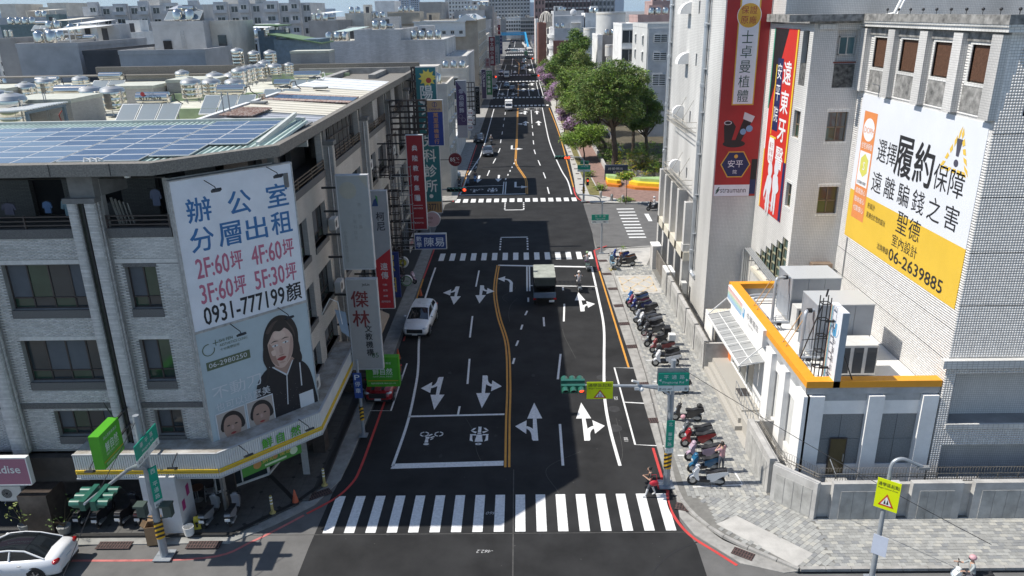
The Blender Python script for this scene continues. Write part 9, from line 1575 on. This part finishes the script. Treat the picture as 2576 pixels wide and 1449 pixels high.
# ================================================================ people
def person(x,y,z,rz,J,cols,label,hair=(.02,.016,.014),helm=None,s=1.0,name='person',longhair=False):
 o=thing(name,label,'person',(x,y,z),rz);o.scale=(s,s,s);SKN,TOP,LEG,SHO=mat('skin',(.50,.31,.22),.55),paint(cols[0]),paint(cols[1]),paint(cols[2])
 v=[J['pel'],J['bel'],J['chest'],J['neck'],J['head']];r=[.135,.125,.145,.055,.06];e=[(0,1),(1,2),(2,3),(3,4)];reg=[1,1,1,0,0];par={}
 for sd in('l','r'):
  h,k,a,t=J['hip'+sd],J['knee'+sd],J['ank'+sd],J['toe'+sd];i=len(v);v+=[h,k,a,t];r+=[.095,.062,.045,.038];e+=[(0,i),(i,i+1),(i+1,i+2),(i+2,i+3)];reg+=[2,2,3,3]
  sh,el,wr=J['sh'+sd],J['el'+sd],J['wr'+sd];i=len(v);v+=[sh,el,wr];r+=[.062,.042,.03];e+=[(2,i),(i,i+1),(i+1,i+2)];reg+=[1,0 if cols[3]else 1,0]
  d_=(Vector(wr)-Vector(el)).normalized();pm_=Vector(wr)+d_*.07;i2=len(v);v.append(tuple(pm_));r.append(.028);reg.append(0);e.append((i+2,i2));sd_=d_.cross(Vector((0,0,1)));sd_=sd_.normalized()if sd_.length>.1 else Vector((0,1,0))
  for q,ln in((-.027,.065),(-.009,.078),(.009,.073),(.027,.058)):p=pm_+sd_*q*1.1;m1=p+d_*ln*.5;m2=p+d_*ln*.85-Vector((0,0,.025));n0=len(v);v+=[tuple(m1),tuple(m2)];r+=[.0095,.008];reg+=[0,0];e+=[(i2,n0),(n0,n0+1)]
  tb_=Vector(wr)+d_*.03+sd_*.04*(1 if sd=='l' else-1);n0=len(v);v+=[tuple(tb_),tuple(tb_+d_*.035)];r+=[.011,.009];reg+=[0,0];e+=[(i+2,n0),(n0,n0+1)]
 me=bpy.data.meshes.new('body');me.from_pydata(v,e,[]);bo=bpy.data.objects.new('body',me);COL.objects.link(bo);md=bo.modifiers.new('skin','SKIN');sv_=me.skin_vertices[0].data
 for k in range(len(v)):sv_[k].radius=(r[k],r[k]);sv_[k].use_root=(k==0)
 sv_[0].radius=(.12,.155);sv_[2].radius=(.11,.17);bo.modifiers.new('sub','SUBSURF').levels=1;dg=bpy.context.evaluated_depsgraph_get();dg.update();nm=bpy.data.meshes.new_from_object(bo.evaluated_get(dg));bo.modifiers.clear();bo.data=nm;bo.parent=o
 nm.materials.clear();[nm.materials.append(m)for m in(SKN,TOP,LEG,SHO)];V0=np.array(v)
 segs=[(a,b_,reg[b_]if not(a==0 and b_>4)else 2)for a,b_ in e];segs=[(a,b_,0 if(a,b_)==(2,3)and False else g)for a,b_,g in segs]
 for p in nm.polygons:
  c=np.array(p.center);best=9;g0=1
  for a,b_,g in segs:
   A_,C_=V0[a],V0[b_];t=np.clip(np.dot(c-A_,C_-A_)/max(1e-9,np.dot(C_-A_,C_-A_)),0,1);dd=np.linalg.norm(c-A_-t*(C_-A_))
   if dd<best:best=dd;g0=1 if(g==0 and cols[3]and b_<len(v)and reg[a]==1 and t<.55)else g
  p.material_index=g0;p.use_smooth=True
 hx,hy,hz=J['head'];b=B();b.ball((hx,hy,hz+.04),.1,n=16,k=12,sc=(.98,.8,1.22));hd=b.build('head',SKN,o);b=B();b.ball((hx+.1,hy,hz+.03),.017,sc=(1.2,.8,1.3),n=8,k=5);[b.ball((hx-.01,hy+s_*.082,hz+.03),.024,sc=(.7,.4,1),n=8,k=5)for s_ in(-1,1)];b.build('nose_and_ears',SKN,hd);b=B();[b.ball((hx+.086,hy+s_*.033,hz+.055),.011,n=8,k=5)for s_ in(-1,1)];b.build('eye',m_blk,hd);b=B();b.ball((hx+.09,hy,hz-.03),.02,sc=(.4,1.1,.35),n=8,k=5);b.build('mouth',paint((.35,.1,.1)),hd)
 if helm:b=B();b.ball((hx-.01,hy,hz+.08),.14,n=16,k=10,sc=(1.05,.9,.85));b.build('helmet',paint(helm),hd);b=B();b.ball((hx+.045,hy,hz+.04),.105,n=12,k=8,sc=(1,.85,.75));b.build('visor',m_cgl,hd)
 else:b=B();b.ball((hx-.018,hy,hz+.065),.107,n=16,k=10,sc=(.98,.9,1.1));(b.ball((hx-.1,hy,hz+.12),.05,n=10,k=6)if longhair else None);b.build('hair',paint(hair),hd)
 return o
def joints(lean=0.0,stride=0.0,sit=False,arms='down',yaw=0):
 if sit:J=dict(pel=(0,0,.82),bel=(.03+lean*.3,0,.98),chest=(.06+lean,0,1.2),neck=(.07+lean,0,1.4),head=(.1+lean,0,1.5))
 else:J=dict(pel=(0,0,.92),bel=(0,0,1.06),chest=(lean*.5,0,1.26),neck=(lean,0,1.46),head=(lean+.03,0,1.55))
 for s_,n_ in((1,'l'),(-1,'r')):
  k=stride*s_;J['hip'+n_]=(0,.09*s_,J['pel'][2]-.06)
  if sit:J['knee'+n_]=(.42,.15*s_,.74);J['ank'+n_]=(.38,.16*s_,.38);J['toe'+n_]=(.52,.17*s_,.33)
  else:J['knee'+n_]=(k*.5+.04*abs(stride)*2,.09*s_,.5);J['ank'+n_]=(k,.09*s_,.09+(.05 if k<0 else 0));J['toe'+n_]=(k+.16,.1*s_,.04)
  c=J['chest'];J['sh'+n_]=(c[0],.19*s_,c[2]+.1)
  if arms=='bars':J['el'+n_]=(c[0]+.18,.27*s_,c[2]-.1);J['wr'+n_]=(c[0]+.42,.29*s_,1.12)
  elif arms=='phone':J['el'+n_]=(c[0]+.06,.24*s_,c[2]-.18);J['wr'+n_]=(c[0]+.28,.07*s_,c[2]-.08)
  elif arms=='head':J['el'+n_]=(c[0]+.2,.28*s_,c[2]+(.12 if s_<0 else-.1));J['wr'+n_]=(c[0]+.15,.12*s_,c[2]+(.34 if s_<0 else.16))
  else:J['el'+n_]=(c[0]-.02,.24*s_,c[2]-.18);J['wr'+n_]=(c[0]+.06,.25*s_,c[2]-.42)
 return J
W_=person(5.95,31.2,.01,math.pi,joints(.06,.26,arms='phone'),((.02,.02,.022),(.08,.085,.10),(.6,.6,.6),True),'woman in black top and grey trousers crossing with a phone',s=.96,longhair=True)
b=B();b.ball((0,0,0),.2,n=12,k=8,sc=(1.1,.45,.75));b.tube([(-.15,0,.12),(-.1,.08,.42),(.1,.08,.42),(.15,0,.12)],.012,5);o=b.build('shoulder_bag',paint((.48,.02,.04)));o.location=(6.05,30.93,.92);tag(o,'red shoulder bag at the woman side','bag');b=B();b.box(-.005,.005,-.035,.035,-.07,.07);o=b.build('phone',m_blk);o.location=(5.62,31.2,1.2);tag(o,'dark phone in the hands of the crossing woman','phone')
person(9.75,33.0,.13,2.0,joints(.03,.05,arms='head'),((.50,.27,.29),(.10,.11,.14),(.2,.2,.2),True),'man in a pink T-shirt and grey shorts standing among the scooters')
def rider(x,y,rz,c,top,leg,helm,label,z=.0,s=1.0):
 put_scooter(x,y,rz,c,'scooter under the '+' '.join(label.split()[:11]),z,'scooters being ridden',s);person(x-.12*math.cos(rz),y-.12*math.sin(rz),z+.02,rz,joints(.02,sit=True,arms='bars'),(top,leg,(.1,.1,.1),False),label,helm=helm,s=s)
rider(4.62,60.2,HP_,BKc,(.36,.36,.39),(.4,.38,.38),(.66,.62,.6),'rider in a light grey top and pale helmet before the far stop line');rider(5.75,65.6,HP_,(.2,.3,.28),(.38,.37,.40),(.12,.03,.12),(.35,.5,.3),'rider in a grey top and pale green helmet at the crossing');rider(17.45,24.75,math.pi-.1,(.65,.67,.66),(.33,.36,.36),(.1,.1,.12),(.6,.35,.37),'rider in a grey hoodie and pink helmet at the lower right edge');rider(15.2,86.6,math.pi,BKc,(.6,.6,.6),(.5,.5,.5),(.7,.7,.7),'rider in pale clothes on the side street behind the white block')
rider(-5.35,135.4,-HP_,BKc,(.4,.38,.33),(.1,.1,.1),(.5,.5,.5),'rider in beige coming down the left lane');rider(-6.4,103.3,-HP_,(.03,.15,.4),(.05,.05,.07),(.04,.04,.05),(.03,.03,.03),'dark-clad rider on a blue scooter before the left stop line');rider(-7.3,102.0,-HP_,(.1,.2,.35),(.34,.38,.45),(.1,.1,.15),(.5,.5,.5),'rider in a pale blue shirt waiting at the left stop line');rider(-8.3,99.8,-HP_,BKc,(.04,.04,.04),(.04,.04,.04),(.3,.32,.2),'dark rider nearest the left kerb at the stop line');rider(-1.9,225,-HP_,BKc,(.04,.04,.05),(.05,.05,.05),(.1,.1,.1),'dark rider in front of the black sedan')
# objects kept only for measuring or lettering are removed
bpy.data.objects.remove(_fo)
